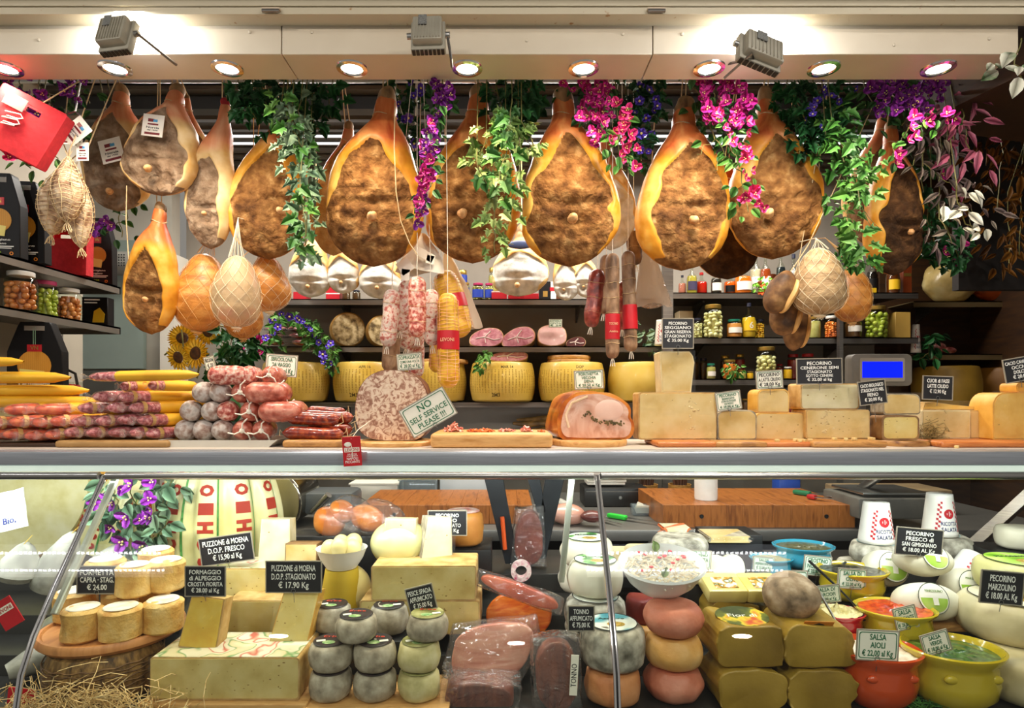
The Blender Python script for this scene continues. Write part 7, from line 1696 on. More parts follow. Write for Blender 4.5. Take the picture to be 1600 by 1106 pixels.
ballc('smooth pear-shaped yellow cheese ball behind the grey cheeses', 540, 962, 72, 80, mk('smooth_yellow', ['c2ac5c', 'd4c07a', 'dccb8c'], 6, .35, coat=.3))
ballc('pale green-yellow melon-shaped cheese behind the two wedges', 622, 884, 88, 72, mk('melon_cheese', ['b8b46c', 'ccc886', 'd8d49c'], 6, .4, coat=.5, cbump=.5), z=.95, ysc=.8)
block('pale cheese block with fine holes, upper of two in the centre', 580, 744, 884, 938, 1.82, .15, ps_tan, rd_tan, .006, holes=34, seed=34, group=CG, crack=0)
block('pale cheese block with fine holes, lower of two in the centre', 562, 750, 938, 990, 1.82, .16, ps_tan, rd_tan, .008, z0=.79, holes=24, seed=35, group=CG)
wedge('tall yellow-green cheese wedge on the upper centre block', 623, 882, 812, 52, 48, 1.92, W(0, 886, 1.92).z, paste('lime_paste', ['cfc678', 'dcd694', 'e4dfa8']), rd_pale, .06, -6, 1, seed=46, holes=8)
wedge('white cheese wedge with mouldy side leaning right on the centre block', 682, 884, 808, 54, 40, 1.92, W(0, 886, 1.92).z, ps_white, rd_grey, .06, -8, 6, seed=47, holes=2, yaw=22)
roundc('orange-brown cheese wheel with red-white paper behind the centre blocks', 724, 0, 64, 52, .98, mk('orange_rind', ['a86420', 'c8883c'], 10, .5), mk('red_white_paper', ['c86a5c', 'e8ded0'], 40, .5), d=2.15, grp=CG)
b = B(); box(b, (.2, .2, .12), bev=.003); single('display_riser', b, blackm, 'dark riser under the orange-brown wheel', 'riser', (W(724, 0, 2.15).x, 2.17, .858))
sign('black card Pecorino above the orange-brown wheel', 699, 817, 60, 38, 2.0, [('PECORINO', 1, .6), ('SARDO', 1, .5), ('STAGIONATO', 1, .7), ('€ 19.90 Kg', 1, .6)], 'slate', 0, group=CC)
sign('small tilted black card Pesce Spada in front of the centre blocks', 658, 935, 42, 38, 1.68, [('PESCE SPADA', 1, .88), ('AFFUMICATO', 1, .85), ('€ 35.00 Kg', 1, .7)], 'slate', -14, group=CC)
# smoked scamorza in bags behind the bowl
for x, y, w, h, l in ((497, 835, 50, 44, 'bagged smoked cheese with label, left of the bowl'), (556, 826, 56, 38, 'bagged golden smoked cheese behind the bowl'), (520, 815, 40, 34, 'reddish smoked cheese on top of the bags')):
    d = 2.2; p = W(x, y, d); t = thing('bagged_cheese', l, 'packaged cheese', p, 'bagged smoked cheeses', (0, .3, 0)); b = B(); sph(b, 1, (0, 0, L(h, d)/2), (L(w, d)/2, .04, L(h, d)/2), u=20, v=14, amp=.1, fr=3); obj('cheese', b, mk('smoked_cheese', ['9a4a14', 'c46c24', 'd88a3c'], 9, .3, coat=.6, cbump=.6), t)
    b = B(); sph(b, 1, (0, 0, L(h, d)/2), (L(w, d)/2*1.15, .047, L(h, d)/2*1.15), u=20, v=14, amp=.25, fr=4); obj('clear_bag', b, glassy('bag_film', 'fbf8f4', .06, 1.2, .04, .6), t)
b = B(); box(b, (.3, .12, .14), bev=.004); single('display_riser', b, blackm, 'dark riser under the bagged smoked cheeses', 'riser', (W(525, 0, 2.22).x, 2.24, .86))
# grey small cheeses
gr = mk('small_grey_rind', ['7c705c', 'a89c86', 'c8bea8'], 30, .7, bump=.4, det=7); yr_ = mk('small_yellow_rind', ['a89c64', 'c8bc84', 'd8cea0'], 22, .6, bump=.3)
bk = mk('dark_print_top', ['1e1c1c', '3a2a28'], 30, .45); og = mk('olive_print_top', ['5a5a2c', '8a8848', 'b4ae74'], 30, .5)
def small(label, x, z, d, w, h, m, tp, k):
    t = roundc(label, x, 0, w, h, z, m, tp, d=d, grp='small cheeses stacked in the front middle', name='small_cheese', seed=k, bulge=.14)
    R_ = L(w, d)/2; H = L(h, d)
    b = B(); sph(b, R_*.3, (0, 0, 0), (1, .7, .02), u=14, v=4); obj('green_seal', b, mk('seal_green', ['4a8a3c', 'c8d89c'], 90, .5), t, (.0, -R_*.35, H+.003))
    b = B(); box(b, (R_*.4, R_*.2, .001)); obj('white_sticker', b, cardw, t, (-R_*.4 if k % 2 else R_*.45, -R_*.2, H+.0032), (0, 0, .3))
    b = B(); q = text('Erbe', R_*.3, R_*.8); xf(q, q.verts, (0, R_*.3, 0)); obj('lettering', q, redp_, t, (0, 0, H+.0035)); b.free()
    return t
b = B(); box(b, (.38, .2, .012), bev=.003); single('serving_board', b, woodl, 'wooden board under the stacks of small grey cheeses', 'board', (W(590, 0, 1.6).x, 1.67, .681), 'boards in the case')
z1 = .694; hh = .073
for k, (x, l) in enumerate(((517, 'left'), (586, 'middle'), (655, 'right'))):
    m, tp = (gr, bk) if k < 2 else (yr_, og)
    small('small cheese at the bottom of the %s stack, front middle of the case' % l, x, z1, 1.64, 67, hh*FPX/1.64, m, tp, k)
    small('small cheese second in the %s stack, front middle of the case' % l, x, z1+hh+.004, 1.64, 67, hh*FPX/1.64, m, tp, k+3)
small('small dark-topped cheese on top between left and middle stacks', 557, z1+2*hh+.008, 1.64, 64, .066*FPX/1.64, gr, bk, 7)
small('small olive-topped cheese on top of the right stack', 668, z1+2*hh+.008, 1.65, 65, .066*FPX/1.64, gr, og, 8)
small('small dark-topped cheese in the second row behind the left stack', 520, .742+.07, 1.80, 58, 40, gr, bk, 9)
small('small dark-topped cheese in the second row behind the middle stack', 608, .742+.065, 1.80, 60, 42, gr, bk, 10)
b = B(); box(b, (.36, .14, .062), bev=.003); single('display_riser', b, blackm, 'dark riser under the second row of small cheeses', 'riser', (W(575, 0, 1.8).x, 1.80, .742))
# smoked fish packs
fpk = mk('smoked_swordfish', ['b8644c', 'd08c74', 'dca48c'], 7, .3, coat=.4, dist=1.5, stretch=(1, 1, 4)); fsal = mk('smoked_salmon', ['c8480c', 'dc6c1c', 'e88c3c'], 8, .28, coat=.5, stretch=(1, 1, 3), dist=2); fbr = mk('smoked_tuna', ['4a1c10', '6e3018', '84442a'], 10, .35, coat=.5, stretch=(6, 1, 1)); fred = mk('smoked_red_fish', ['a8361c', 'c8542c', 'd8704c'], 10, .3, coat=.7, cbump=.5)
bagm = glassy('fish_bag', 'fcfaf8', .05, 2.2, .05, 1.0, 'e8e4e0')
def pack(label, pts, d, th, m, bag=True, rot=(0, 0, 0), seed=1, name='fish_pack', grp='smoked fish packs', bs=1.16, base=None):
    cx = sum(p[0] for p in pts)/len(pts); yb = max(p[1] for p in pts); P = W(cx, yb, d); t = thing(name, label, 'packaged fish', P, grp, rot)
    q = [(L(x-cx, d), L(yb-y, d)) for x, y in pts]; b = B(); prism(b, smo(q), -th/2, th/2, bev=.008, seg=3); sub(b, 1); wob(b, .003, 25, seed); obj('fish', b, m, t)
    if bag:
        mz = sum(z for _, z in q)/len(q); b = B(); prism(b, [(x*bs, mz+(z-mz)*bs) for x, z in q], -th/2-.008, th/2+.006, bev=.006, seg=2); sub(b, 3); wob(b, .009, 24, seed+5)
        for v in b.verts: v.co.z = max(v.co.z, .0)
        obj('clear_bag', b, bagm, t)
    return t
pack('brown smoked fillets in film, lowest left of the fish packs', [(695, 1100), (800, 1106), (805, 1060), (700, 1052)], 1.66, .1, fbr, seed=1)
pack('pink smoked swordfish fillet in a big crinkled clear bag', [(703, 1040), (715, 985), (830, 972), (835, 1015), (800, 1062), (720, 1060)], 1.72, .08, fpk, seed=2, rot=(-.3, 0, 0))
pack('bright orange smoked salmon side behind the pink swordfish', [(758, 990), (762, 932), (860, 925), (865, 985), (800, 1010)], 1.9, .05, fsal, False, (-.3, 0, 0), 3)
pack('long red smoked fillet in film lying over the salmon', [(748, 915), (755, 893), (875, 935), (868, 958)], 1.84, .045, fred, True, (-.2, 0, 0), 4, bs=1.12)
pack('dark brown smoked tuna block in a clear bag with vertical white label', [(838, 1106), (836, 1005), (900, 1000), (903, 1104)], 1.62, .06, fbr, True, (-.1, 0, 0), 5)
t = thing('product_label', 'white vertical label reading Tonno on the dark tuna block', 'label', W(897, 1055, 1.575), None, (0, math.radians(3), 0)); b = B(); box(b, (.02, .001, .105), (0, 0, -.052)); obj('card', b, cardw, t)
b = B(); q = text('TONNO', .02, .06); xf(q, q.verts, rot=(0, 0, PI/2)); xf(q, q.verts, rot=(PI/2, 0, 0)); xf(q, q.verts, (0, -.001, 0)); obj('lettering', q, black_ink, t); b.free()
sign('small black card Tonno Affumicato above the grey-rinded wheel', 908, 966, 40, 38, 1.6, [('TONNO', 1, .6), ('AFFUMICATO', 1, .88), ('€ 75,00 K', 1, .7)], 'slate', 0, group=CC)
pack('reddish smoked ham piece in net standing before the work table', [(800, 880), (808, 800), (846, 795), (850, 880)], 2.3, .07, mk('netted_speck', ['5a1c10', '843420'], 12, .35, coat=.5), True, (0, 0, 0), 6, 'bagged_ham', 'bagged hams')
t = thing('label_roll', 'round label roll with pink leaf pattern left of the white cheeses', 'roll', W(814, 905, 2.1)); b = B(); lathe(b, [(.02, 0), (.035, 0), (.035, .03), (.02, .03), (.02, 0)], 28); xf(b, b.verts, rot=(PI/2, 0, 0)); xf(b, b.verts, (0, 0, .035)); obj('paper_roll', b, mk('pink_roll', ['c85a78', 'e0d0c8', 'a83a5c'], 40, .5), t)
for x0, y0, x1, y1, w, l in ((770, 740, 800, 880, 30, 'tall black tapered stand piece left of the bagged ham'), (868, 740, 842, 872, 30, 'tall black tapered stand piece right of the bagged ham'), (832, 740, 846, 800, 20, 'short black blade-like piece between the two stands')):
    d = 2.28; a, c = W(x0, y0, d), W(x1, y1, d); b = B(); m_ = c; v = a-c; b2 = B(); prism(b2, [(-L(w, d)/2*.7, 0), (L(w, d)/2*.7, 0), (v.x+L(w, d)/2, v.z), (v.x-L(w, d)/2, v.z)], -.01, .01, bev=.002, seg=1); join(b, b2); t = single('knife_stand', b, mk('black_card_stand', ['14171a', '20252a'], 8, .35), l, 'stand', m_, 'black stands in the case')
b = B(); tube(b, [(0, 0, 0), (-.01, 0, .12)], .008, 8); single('kitchen_tool', b, mk('orange_plastic', 'd8541c', rough=.4), 'orange tool handle leaning on the left black stand', 'tool', W(789, 858, 2.25))
# white cheeses with green printed label
wr_ = mk('white_waxed_rind', ['cdc5a6', 'dad3ba', 'e2dcc8'], 7, .45, bump=.1, bsc=40); glab = mk('green_meadow_label', [(.35, 'e8ece0'), (.5, 'dce8cc'), (.56, '7ab05c'), (.66, '3c7a3c')], 18, .45, det=2)
roundc('white cheese with green meadow label, upper back of the pair left of the divider', 917, 0, 84, 42, .95, wr_, None, glab, d=2.0, bulge=.15); roundc('white cheese with green meadow label, front of the pair behind the chrome upright', 930, 0, 88, 52, .90, wr_, None, glab, d=1.86, bulge=.15)
roundc('white cheese hidden under the front labelled one', 925, 0, 84, 40, .745, wr_, d=1.9, bulge=.15); roundc('plain white cheese under the upper labelled one', 912, 0, 80, 40, .845, wr_, d=2.06, bulge=.15)
roundc('white cheese in the middle under the front labelled one', 928, 0, 84, 34, .826, wr_, d=1.88, bulge=.15)
# grey and orange stacks by the divider
teal = mk('teal_white_label', [(.4, 'e6e8da'), (.52, 'dce4d8'), (.58, '5aa0ac'), (.7, '2c7888')], 9, .45, det=1)
grr = mk('stone_grey_rind', ['5c5648', '8c8676', 'b8b2a0', 'd0cabc'], 24, .75, bump=.5, det=7)
oran_r = mk('orange_cheese_rind', ['b8683c', 'cf8a54', 'dca072'], 9, .5, bump=.5, bsc=45); pink_r = mk('pink_cheese_rind', ['b0543c', 'c8765a', 'd89278'], 9, .5, bump=.5, bsc=45); gold_r = mk('apricot_cheese_rind', ['c88a3c', 'dca458', 'e4b878'], 9, .5, bump=.5, bsc=45)
roundc('orange cheese at the bottom under the grey stone-like wheel', 957, 0, 88, 50, .682, oran_r, d=1.65); roundc('grey stone-rinded wheel with teal label, in front of the chrome upright', 957, 0, 102, 64, .682+.09, grr, None, teal, d=1.66, amp=.004, text_='Azzurro')
roundc('grey-rinded wheel with teal label behind the small Tonno card', 930, 0, 96, 50, .80, grr, None, teal, d=1.88 and 1.84, amp=.004, text_='Azzurro')
z = .682
for k, (mm, l, h) in enumerate(((pink_r, 'pinkish cheese at the bottom of the pink and orange stack', .082), (gold_r, 'apricot cheese in the middle of the pink and orange stack', .085), (pink_r, 'pink-orange cheese at the top of its stack under the salad bowl', .082))):
    roundc(l, 1052, 0, 92, h*FPX/1.66, z, mm, d=1.67, bulge=.2, seed=k); z += h+.003
roundc('dark red cheese behind the pink and orange stack', 1002, 0, 50, 40, .80, mk('dark_red_rind', ['7a241c', '98382c'], 9, .5), d=1.9); roundc('apricot cheese behind, under the dark red one', 1002, 0, 56, 30, .742, gold_r, d=1.88)
# oval bowl with salad
t = thing('salad_bowl', 'white oval bowl tipped forward, filled with pale strips of seafood salad', 'bowl', Vector((W(1038, 0, 1.70).x, 1.74, .955)), None, (.34, 0, -.1)); R_ = .118
b = B(); lathe(b, [(0, 0), (R_*.55, 0), (R_*.8, .03), (R_, .075), (R_*1.04, .08), (R_*1.0, .086), (R_*.95, .078), (R_*.74, .034), (0, .01)], 48, scl=(1, .8, 1)); obj('bowl', b, mk('bowl_white', 'e6e8e8', rough=.25), t)
b = B(); rnd = random.Random(4)
for k in range(230):
    a = rnd.uniform(0, 6.28); r = R_*.82*math.sqrt(rnd.random()); c = Vector((r*math.cos(a), .8*r*math.sin(a), .055+.02*(1-r/R_)+rnd.uniform(0, .008))); v = Vector((rnd.uniform(-1, 1), rnd.uniform(-1, 1), rnd.uniform(-.1, .2)))*.018
    tube(b, [c-v, c+Vector((0, 0, .002)), c+v], .0022, 4)
obj('salad_strips', b, mk('salad_strip', [(.3, 'b8a488'), (.5, 'd8ccb4'), (.7, 'e4dccc')], 60, .4), t)['kind'] = 'stuff'
b = B()
for k in range(14): a = rnd.uniform(0, 6.28); r = R_*.75*math.sqrt(rnd.random()); sph(b, .005, (r*math.cos(a), .8*r*math.sin(a), .082), (1.3, 1, .6), u=8, v=6)
obj('red_bits', b, redcard, t)['kind'] = 'stuff'
b = B()
for k, (a, r) in enumerate(((1.6, .06), (1.8, .05), (4.6, .07))): leaf(b, Vector((r*math.cos(a), r*math.sin(a), .084)), Vector((.3*k-.3, .4, .5)), Vector((0, -1, 1)), .03, 'oval')
obj('bay_leaves', b, leafmat('bay_leaf', ['5a7a3c', '8a9a54']), t, ang=None)
# back middle-right cheeses
block('wrapped cut round, left one behind the salad bowl', 958, 1000, 862, 905, 2.1, .08, ps_tan, rd_pale, .015, z0=.93, group=CG, seed=51); block('green-yellow cut round in film, right of it behind the bowl', 982, 1032, 858, 898, 2.06, .08, paste('green_paste', ['b0ac6c', 'c4c084']), rd_pale, .022, z0=.93, group=CG, seed=52)
block('pale wedge with orange rind wrapped in film, back row right of the divider', 1030, 1086, 838, 872, 2.25, .08, ps_white, mk('bright_orange_rind', ['d86a2c', 'e88448'], 8, .4, coat=.5), .01, z0=1.01, group=CG, seed=53, th=.006)
roundc('grey-rinded flat round under the orange-rinded wedge', 1062, 0, 86, 26, .94, grr, d=2.2); 
for x, y, w, h, d0, l in ((1000, 2.1, .2, .068, .86, 'under the cut rounds'), (1064, 2.27, .2, .078, .86, 'under the grey flat round'), (1140, 2.3, .2, .13, .86, 'under the cheese with printed top')):
    b = B(); box(b, (w, .16, h), bev=.003); single('display_riser', b, blackm, 'dark riser '+l, 'riser', (W(x, 0, y).x, y+.02, d0), 'dark risers')
block('pale cheese half with printed papery top, back row by the heart-shaped one', 1103, 1177, 846, 876, 2.2, .12, ps_cream, rd_grey, .006, z0=.992, group=CG, seed=54, topm=prt)
t = thing('heart_cheese', 'heart-shaped white cheese wrapped in film, leaning right of the salad bowl', 'cheese', at(1125, 925, .86)); d = t.location.y
hp = [(0, 0), (.28, .12), (.48, .42), (.5, .72), (.38, .95), (.15, 1.0), (0, .84), (-.2, .9), (-.4, .82), (-.5, .55), (-.42, .25), (-.22, .06)]
b = B(); prism(b, smo([(x*L(66, d), z*L(62, d)) for x, z in hp]), -.02, .03, bev=.012, seg=3); obj('cheese', b, mk('smooth_white_cheese', ['dcdcb4', 'e8e8c8'], 6, .35, coat=.5, cbump=.3), t, rot=(-.25, .2, 0))
sign('pale green-edged card Pecorino di Grotta', 1090, 874, 41, 28, 1.98, [('PECORINO', 1, .75), ('DI GROTTA', 1, .8), ('€ 28,50 al Kg', .9, .75)], 'pale', 3, group=CC)
sign('greyish card Salsa in the back row behind the blue bowls', 1193, 881, 32, 22, 2.05, [('SALSA', 1, .5), ('PEPERONI DI', 1, .8), ('€ 22,00 al Kg', 1, .7)], 'pale', 4, group=CC)
roundc('flat brown-labelled tin of cheese right of the Grotta card', 1092, 0, 62, 10, .905, wr_, None, mk('brown_oval_label', ['9a6a30', 'c08a48'], 12, .5), d=1.98, text_='ALBA'); b = B(); box(b, (.12, .12, .1), bev=.003); single('display_riser', b, blackm, 'dark riser under the brown-labelled tin', 'riser', (W(1092, 0, 1.98).x, 1.99, .80))
# yellow packets and gold paper parcels
gp_ = mk('gold_wrapping_paper', ['7a5c18', '9a7a26', 'b08e38'], 4, .4, bump=1, bsc=14, coat=.2); glb = mk('gold_parcel_label', [(.4, '3c4420'), (.52, '6a7028'), (.56, 'e0c434'), (.66, 'c8502c')], 16, .4, det=2)
def parcel(label, x, z, d, w, h, seed, lab=None, txt=None):
    t = thing('wrapped_parcel', label, 'cheese', Vector((W(x, 0, d).x, d, z)), 'gold paper parcels of cheese'); ww, hh_ = L(w, d), L(h, d)
    b = B(); prism(b, rr(ww*.96, hh_, .045, 6, .03), -ww*.4, ww*.4, bev=.02, seg=3); sub(b, 2)
    for v in b.verts:
        n = noise.noise(v.co*14+Vector((seed, 0, 0))); m = abs(noise.noise(v.co*Vector((22, 22, 30))+Vector((0, seed, 0)))); v.co += v.co.normalized()*(n*.012-m*.013)
        v.co.z = max(v.co.z, 0)
    obj('gold_paper', b, gp_, t, ang=25)
    if lab:
        b = B(); lathe(b, [(0, .002), (ww*.36, .002), (ww*.36, 0)], 30, scl=(1, .8, 1)); g = obj('round_label', b, lab, t, (0, -.01, hh_+.002), (.12, 0, 0))
        q = text(txt or 'Fior di', ww*.12, ww*.4); obj('lettering', q, chalk, g, (0, .0, .003))
    return t
parcel('gold paper parcel at the bottom of the left stack', 1158, .682, 1.66, 110, 60, 1); parcel('gold paper parcel with green and yellow label, top of the left stack', 1157, .682+.108, 1.67, 112, 62, 2, glb)
parcel('gold paper parcel at the bottom of the right stack', 1262, .682, 1.66, 112, 60, 3); parcel('gold paper parcel with orange label at its edge, top of the right stack', 1260, .682+.108, 1.67, 114, 64, 4)
parcel('gold paper parcel in the row behind, left', 1135, .80, 1.9, 86, 42, 5, mk('leaf_label', ['4a5c2c', 'dcd4b0', '7a8a4c'], 14, .4, det=2)); parcel('gold paper parcel in the row behind, right', 1212, .80, 1.9, 74, 40, 6)
t = thing('orange_tag', 'orange card with black drawing and the word I Briganti on the front parcel', 'label', Vector((W(1280, 0, 1.60).x, 1.61, .892)), None, (.7, 0, -.1)); b = B(); box(b, (.075, .001, .05), (0, 0, -.025)); obj('card', b, mk('orange_card', 'd8821c', rough=.5), t)
b = B(); box(b, (.07, .0006, .014), (0, -.001, -.023)); obj('black_band', b, black_ink, t); b = B(); lettering(b, [('i briganti', 0, -.016, .014, .06)], -.0022); obj('lettering', b, chalk, t); b = B(); prism(b, [(-.02, 0), (.02, 0), (.014, .012), (0, .018), (-.012, .01)], -.0015, -.0006); obj('black_drawing', b, black_ink, t)
for x, y, l, mm in ((1128, 936, 'yellow packet with white and red print behind the left parcels', 'a'), (1187, 922, 'pale yellow packet with red rose print right of the heart-shaped cheese', 'b')):
    d = 1.88; b = B(); box(b, (.12, .11, .045), (0, 0, -.01), bev=.01); t = single('cheese_packet', b, mk('yellow_packet', ['dcc05c', 'e8d484'], 8, .35, coat=.4), l, 'packaged cheese', Vector((W(x, 0, d).x, d, .90)), 'yellow cheese packets', (.25, 0, 0)); b = B(); box(b, (.07, .06, .001), (0, -.01, .036)); obj('printed_label', b, mk('packet_print', [(.4, 'e8e4d0'), (.5, 'd8902c'), (.6, '3c5c2c'), (.66, 'e8e4d0')], 40, .4), t)
t = ballc('rough grey-pink cheese like a boulder lying on the gold parcels', 1252, 0, 96, 82, mk('boulder_rind', ['5c4a36', '927a60', 'b8a48c'], 26, .75, bump=.8, det=8), z=.895, d=1.68, name='boulder_cheese', amp=.022, ysc=.9, seed=3)
Z_ = lambda v: v
# sauces
def sauce(label, x, z, d, w, h, col, cont, texm, lump=.006, oval=.85, hnd=False, seed=1, fill=.0):
    R_ = L(w, d)/2; H = L(h, d); t = thing('sauce_bowl', label, 'bowl', Vector((W(x, 0, d).x, d, z)), 'glazed sauce bowls')
    b = B(); lathe(b, [(0, 0), (R_*.6, 0), (R_*.84, H*.2), (R_*.9, H*.45), (R_*.86, H*.72), (R_*.88, H*.82), (R_, H*.94), (R_*1.01, H), (R_*.96, H*1.02), (R_*.9, H*.95), (R_*.82, H*.7), (0, H*.6)], 48, scl=(1, oval, 1)); obj('glazed_bowl', b, col, t)
    if hnd:
        for s in (-.5, .5): b = B(); sph(b, R_*.12, (s*R_*.9, -R_*.72*oval, H*.62), (1.3, .6, .8), u=14, v=8); obj('lug', b, col, t)
    b = B(); q = []
    n, m = 12, 36
    for i in range(n+1):
        for j in range(m):
            r = R_*.88*i/n; a = 2*PI*j/m; x_, y_ = r*math.cos(a), r*math.sin(a)*oval
            zz = H*(.90+fill*.6)+lump*(1.3-i/n)*(noise.noise(Vector((x_*60, y_*60, seed)))+.7*noise.noise(Vector((x_*140, y_*140, seed)))+.3); q.append(b.verts.new((x_, y_, zz)))
    for i in range(n):
        for j in range(m): 
            try: b.faces.new((q[i*m+j], q[i*m+(j+1) % m], q[(i+1)*m+(j+1) % m], q[(i+1)*m+j]))
            except ValueError: pass
    bmesh.ops.remove_doubles(b, verts=b.verts[:], dist=1e-6); obj(cont, b, texm, t); return t
og_ = mk('orange_glaze', ['b83c10', 'cc4c18'], 6, .15, coat=.6); yg = mk('mustard_glaze', ['a89014', 'bca424', 'c4ae34'], 6, .15, coat=.6); rg = mk('red_glaze', 'a81820', rough=.15, coat=.6); bg = mk('blue_glaze', ['2c8098', '3c94ac'], 6, .15, coat=.6); dg_ = mk('dark_plastic_bowl', '2a3a44', rough=.3)
sauce('orange bowl of white aioli with a fork, front row', 1370, .682, 1.64, 130, 82, og_, 'aioli', mk('aioli_sauce', ['d0b89c', 'e4d4c0', 'eee4d8'], 30, .45, coat=.4), .014, hnd=True, seed=1)
sauce('mustard-yellow bowl of green sauce, front row', 1487, .682, 1.64, 146, 84, yg, 'green_sauce', mk('salsa_verde', ['142c0a', '2c5214', '5a7a34'], 60, .3, coat=.7), .006, hnd=True, seed=2)
sauce('mustard-yellow bowl of red spicy sauce, second row', 1398, .79, 1.80, 118, 46, yg, 'spicy_sauce', mk('piccante_sauce', ['8c1c04', 'c43c0c', 'dc641c'], 60, .4, coat=.5), .010, seed=3, fill=.08)
sauce('red bowl of pale artichoke cream, second row left', 1308, .79, 1.80, 82, 40, rg, 'artichoke_cream', mk('carciofi_sauce', ['b8a45c', 'd4c488', 'e0d4a4'], 40, .5), .020, seed=4, fill=.15)
sauce('mustard-yellow bowl of dark olive paste, third row', 1331, .845, 1.98, 106, 46, yg, 'olive_paste', mk('olive_sauce', ['141410', '2e2c24', '4c4838'], 60, .35, coat=.5), .008, seed=5, fill=.05)
sauce('blue bowl of green-brown crostino spread, back row', 1255, .90, 2.15, 92, 34, bg, 'crostino_spread', mk('crostino_sauce', ['3c3c24', '5c5a38'], 50, .4, coat=.4), .006, seed=6)
sauce('blue bowl left in the back row with beige spread', 1205, .88, 2.1, 66, 30, bg, 'beige_spread', mk('beige_sauce', ['8a8058', 'a89c70'], 50, .4), .006, seed=7)
for (x, y, w, dd_, z0, h, l) in ((1331, 1.98, .2, .16, .80, .043, 'the olive paste bowl'), (1230, 2.12, .26, .12, .80, .078, 'the blue bowls'), (1355, 1.80, .3, .14, .742, .046, 'the second row of bowls')):
    b = B(); box(b, (w, dd_, h), bev=.003); single('display_riser', b, blackm, 'dark riser under '+l, 'riser', (W(x, 0, y).x, y, z0), 'dark risers')
SG = [('card Salsa Aioli standing in the orange bowl, largest sauce card', 1371, 1008, 64, 46, 1.56, [('SALSA', 1, .4), ('AIOLI', 1, .36), ('€ 22,00 al Kg', 1, .75)], 3), ('card Salsa Verde tilted in the green sauce', 1462, 1004, 42, 32, 1.6, [('SALSA', 1, .45), ('VERDE', 1, .45), ('€ 18,00 al Kg', 1, .75)], -16), ('card Salsa Piccante standing in the red sauce', 1415, 965, 34, 34, 1.72, [('SALSA', 1, .6), ('PICCANTE', 1, .75), ('€ 28,00 al Kg', .8, .8)], -14),
      ('card Salsa di Carciofi behind the artichoke cream', 1291, 928, 42, 26, 1.82, [('SALSA DI', 1, .65), ('CARCIOFI', 1, .65), ('€ 22,00 al Kg', .8, .7)], -6), ('card Salsa di Olive above the olive paste', 1331, 904, 43, 30, 1.9, [('SALSA DI', 1, .65), ('OLIVE', 1, .45), ('€ 22,00 al Kg', .8, .7)], 4), ('card Crostino Nostrale above the blue bowl', 1277, 884, 42, 30, 2.05, [('CROSTINO', 1, .75), ('NOSTRALE', 1, .75), ('€ 22,00 al Kg', .8, .7)], 6), ('card Crema di Formaggio left of the sauces', 1241, 906, 40, 28, 1.98, [('CREMA', 1, .5), ('DI FORMAGGIO', 1, .85), ('€ 22,00 al Kg', .8, .7)], 0)]
for l, x, y, w, h, d, ln, ro in SG: sign(l, x, y, w, h, d, ln, 'pale' if d > 1.8 else 'green', ro, group=CC, pinlen=.03)
def spoon(label, x0, y0, x1, y1, d0, d1, m, hm=None, bowl=True):
    a, c = W(x0, y0, d0), W(x1, y1, d1); v = c-a; t = thing('serving_spoon', label, 'spoon', c, 'spoons in the sauces'); b = B(); tube(b, [a-c, (a-c)*.5+Vector((0, 0, .004)), Vector((0, 0, 0))], lambda s: .0042-.0018*s, 8); obj('handle', b, m, t)
    if bowl: b = B(); sph(b, .016, (0, 0, -.008), (1, 1.3, .45), u=14, v=8); obj('spoon_bowl', b, hm or m, t)
spoon('fork with steel handle resting in the aioli', 1277, 920, 1322, 1002, 1.72, 1.64, steel); spoon('black-handled spoon stuck in the red spicy sauce', 1264, 876, 1352, 962, 1.85, 1.8, blackm); spoon('steel spoon in the blue crostino bowl', 1322, 878, 1296, 895, 2.05, 2.1, steel)
# right side: grey wheels with ricotta, oval white pecorinos
rsh = mk('pecorino_oval_label', [(.35, 'c8dc7c'), (.55, '9cc43c'), (.68, '6a9c1c')], 14, .4, det=1)
roundc('grey stone-rinded wheel under the left ricotta cone, upper one', 1376, 0, 88, 32, .917, grr, d=2.14, amp=.004); roundc('grey stone-rinded wheel lower and further left', 1352, 0, 86, 24, .861, grr, d=2.16, amp=.004); roundc('grey stone-rinded wheel under the right ricotta cone', 1470, 0, 84, 30, .928, grr, d=2.22, amp=.004); roundc('grey wheel lowest under the right ricotta cone', 1470, 0, 84, 28, .861, grr, d=2.24, amp=.004)
tl = mk('teal_cloth_label', ['4a9098', 'c0d4d0'], 12, .5)
for x, d, z, l in ((1370, 2.14, .996, 'left'), (1468, 2.22, 1.006, 'right')):
    b = B(); lathe(b, [(0, 0), (.062, 0), (.062, .0015), (0, .002)], 30); single('label_disk', b, tl, 'teal label disk under the %s ricotta cone' % l, 'label', (W(x, 0, d).x, d, z-.006 if l == 'right' else z-.006), 'teal label disks')
ricotta('salted ricotta cone with red check label, left of the pair', 1369, 0, 2.13, 50, 62, Z_(.993)); ricotta('salted ricotta cone with red check label, right of the pair', 1468, 0, 2.2, 48, 64, Z_(1.003))
ricotta('salted ricotta cone lying tilted behind the white oval cheeses', 1492, 920, 2.0, 52, 70, Z_(.86), (-.3, .75, 0))
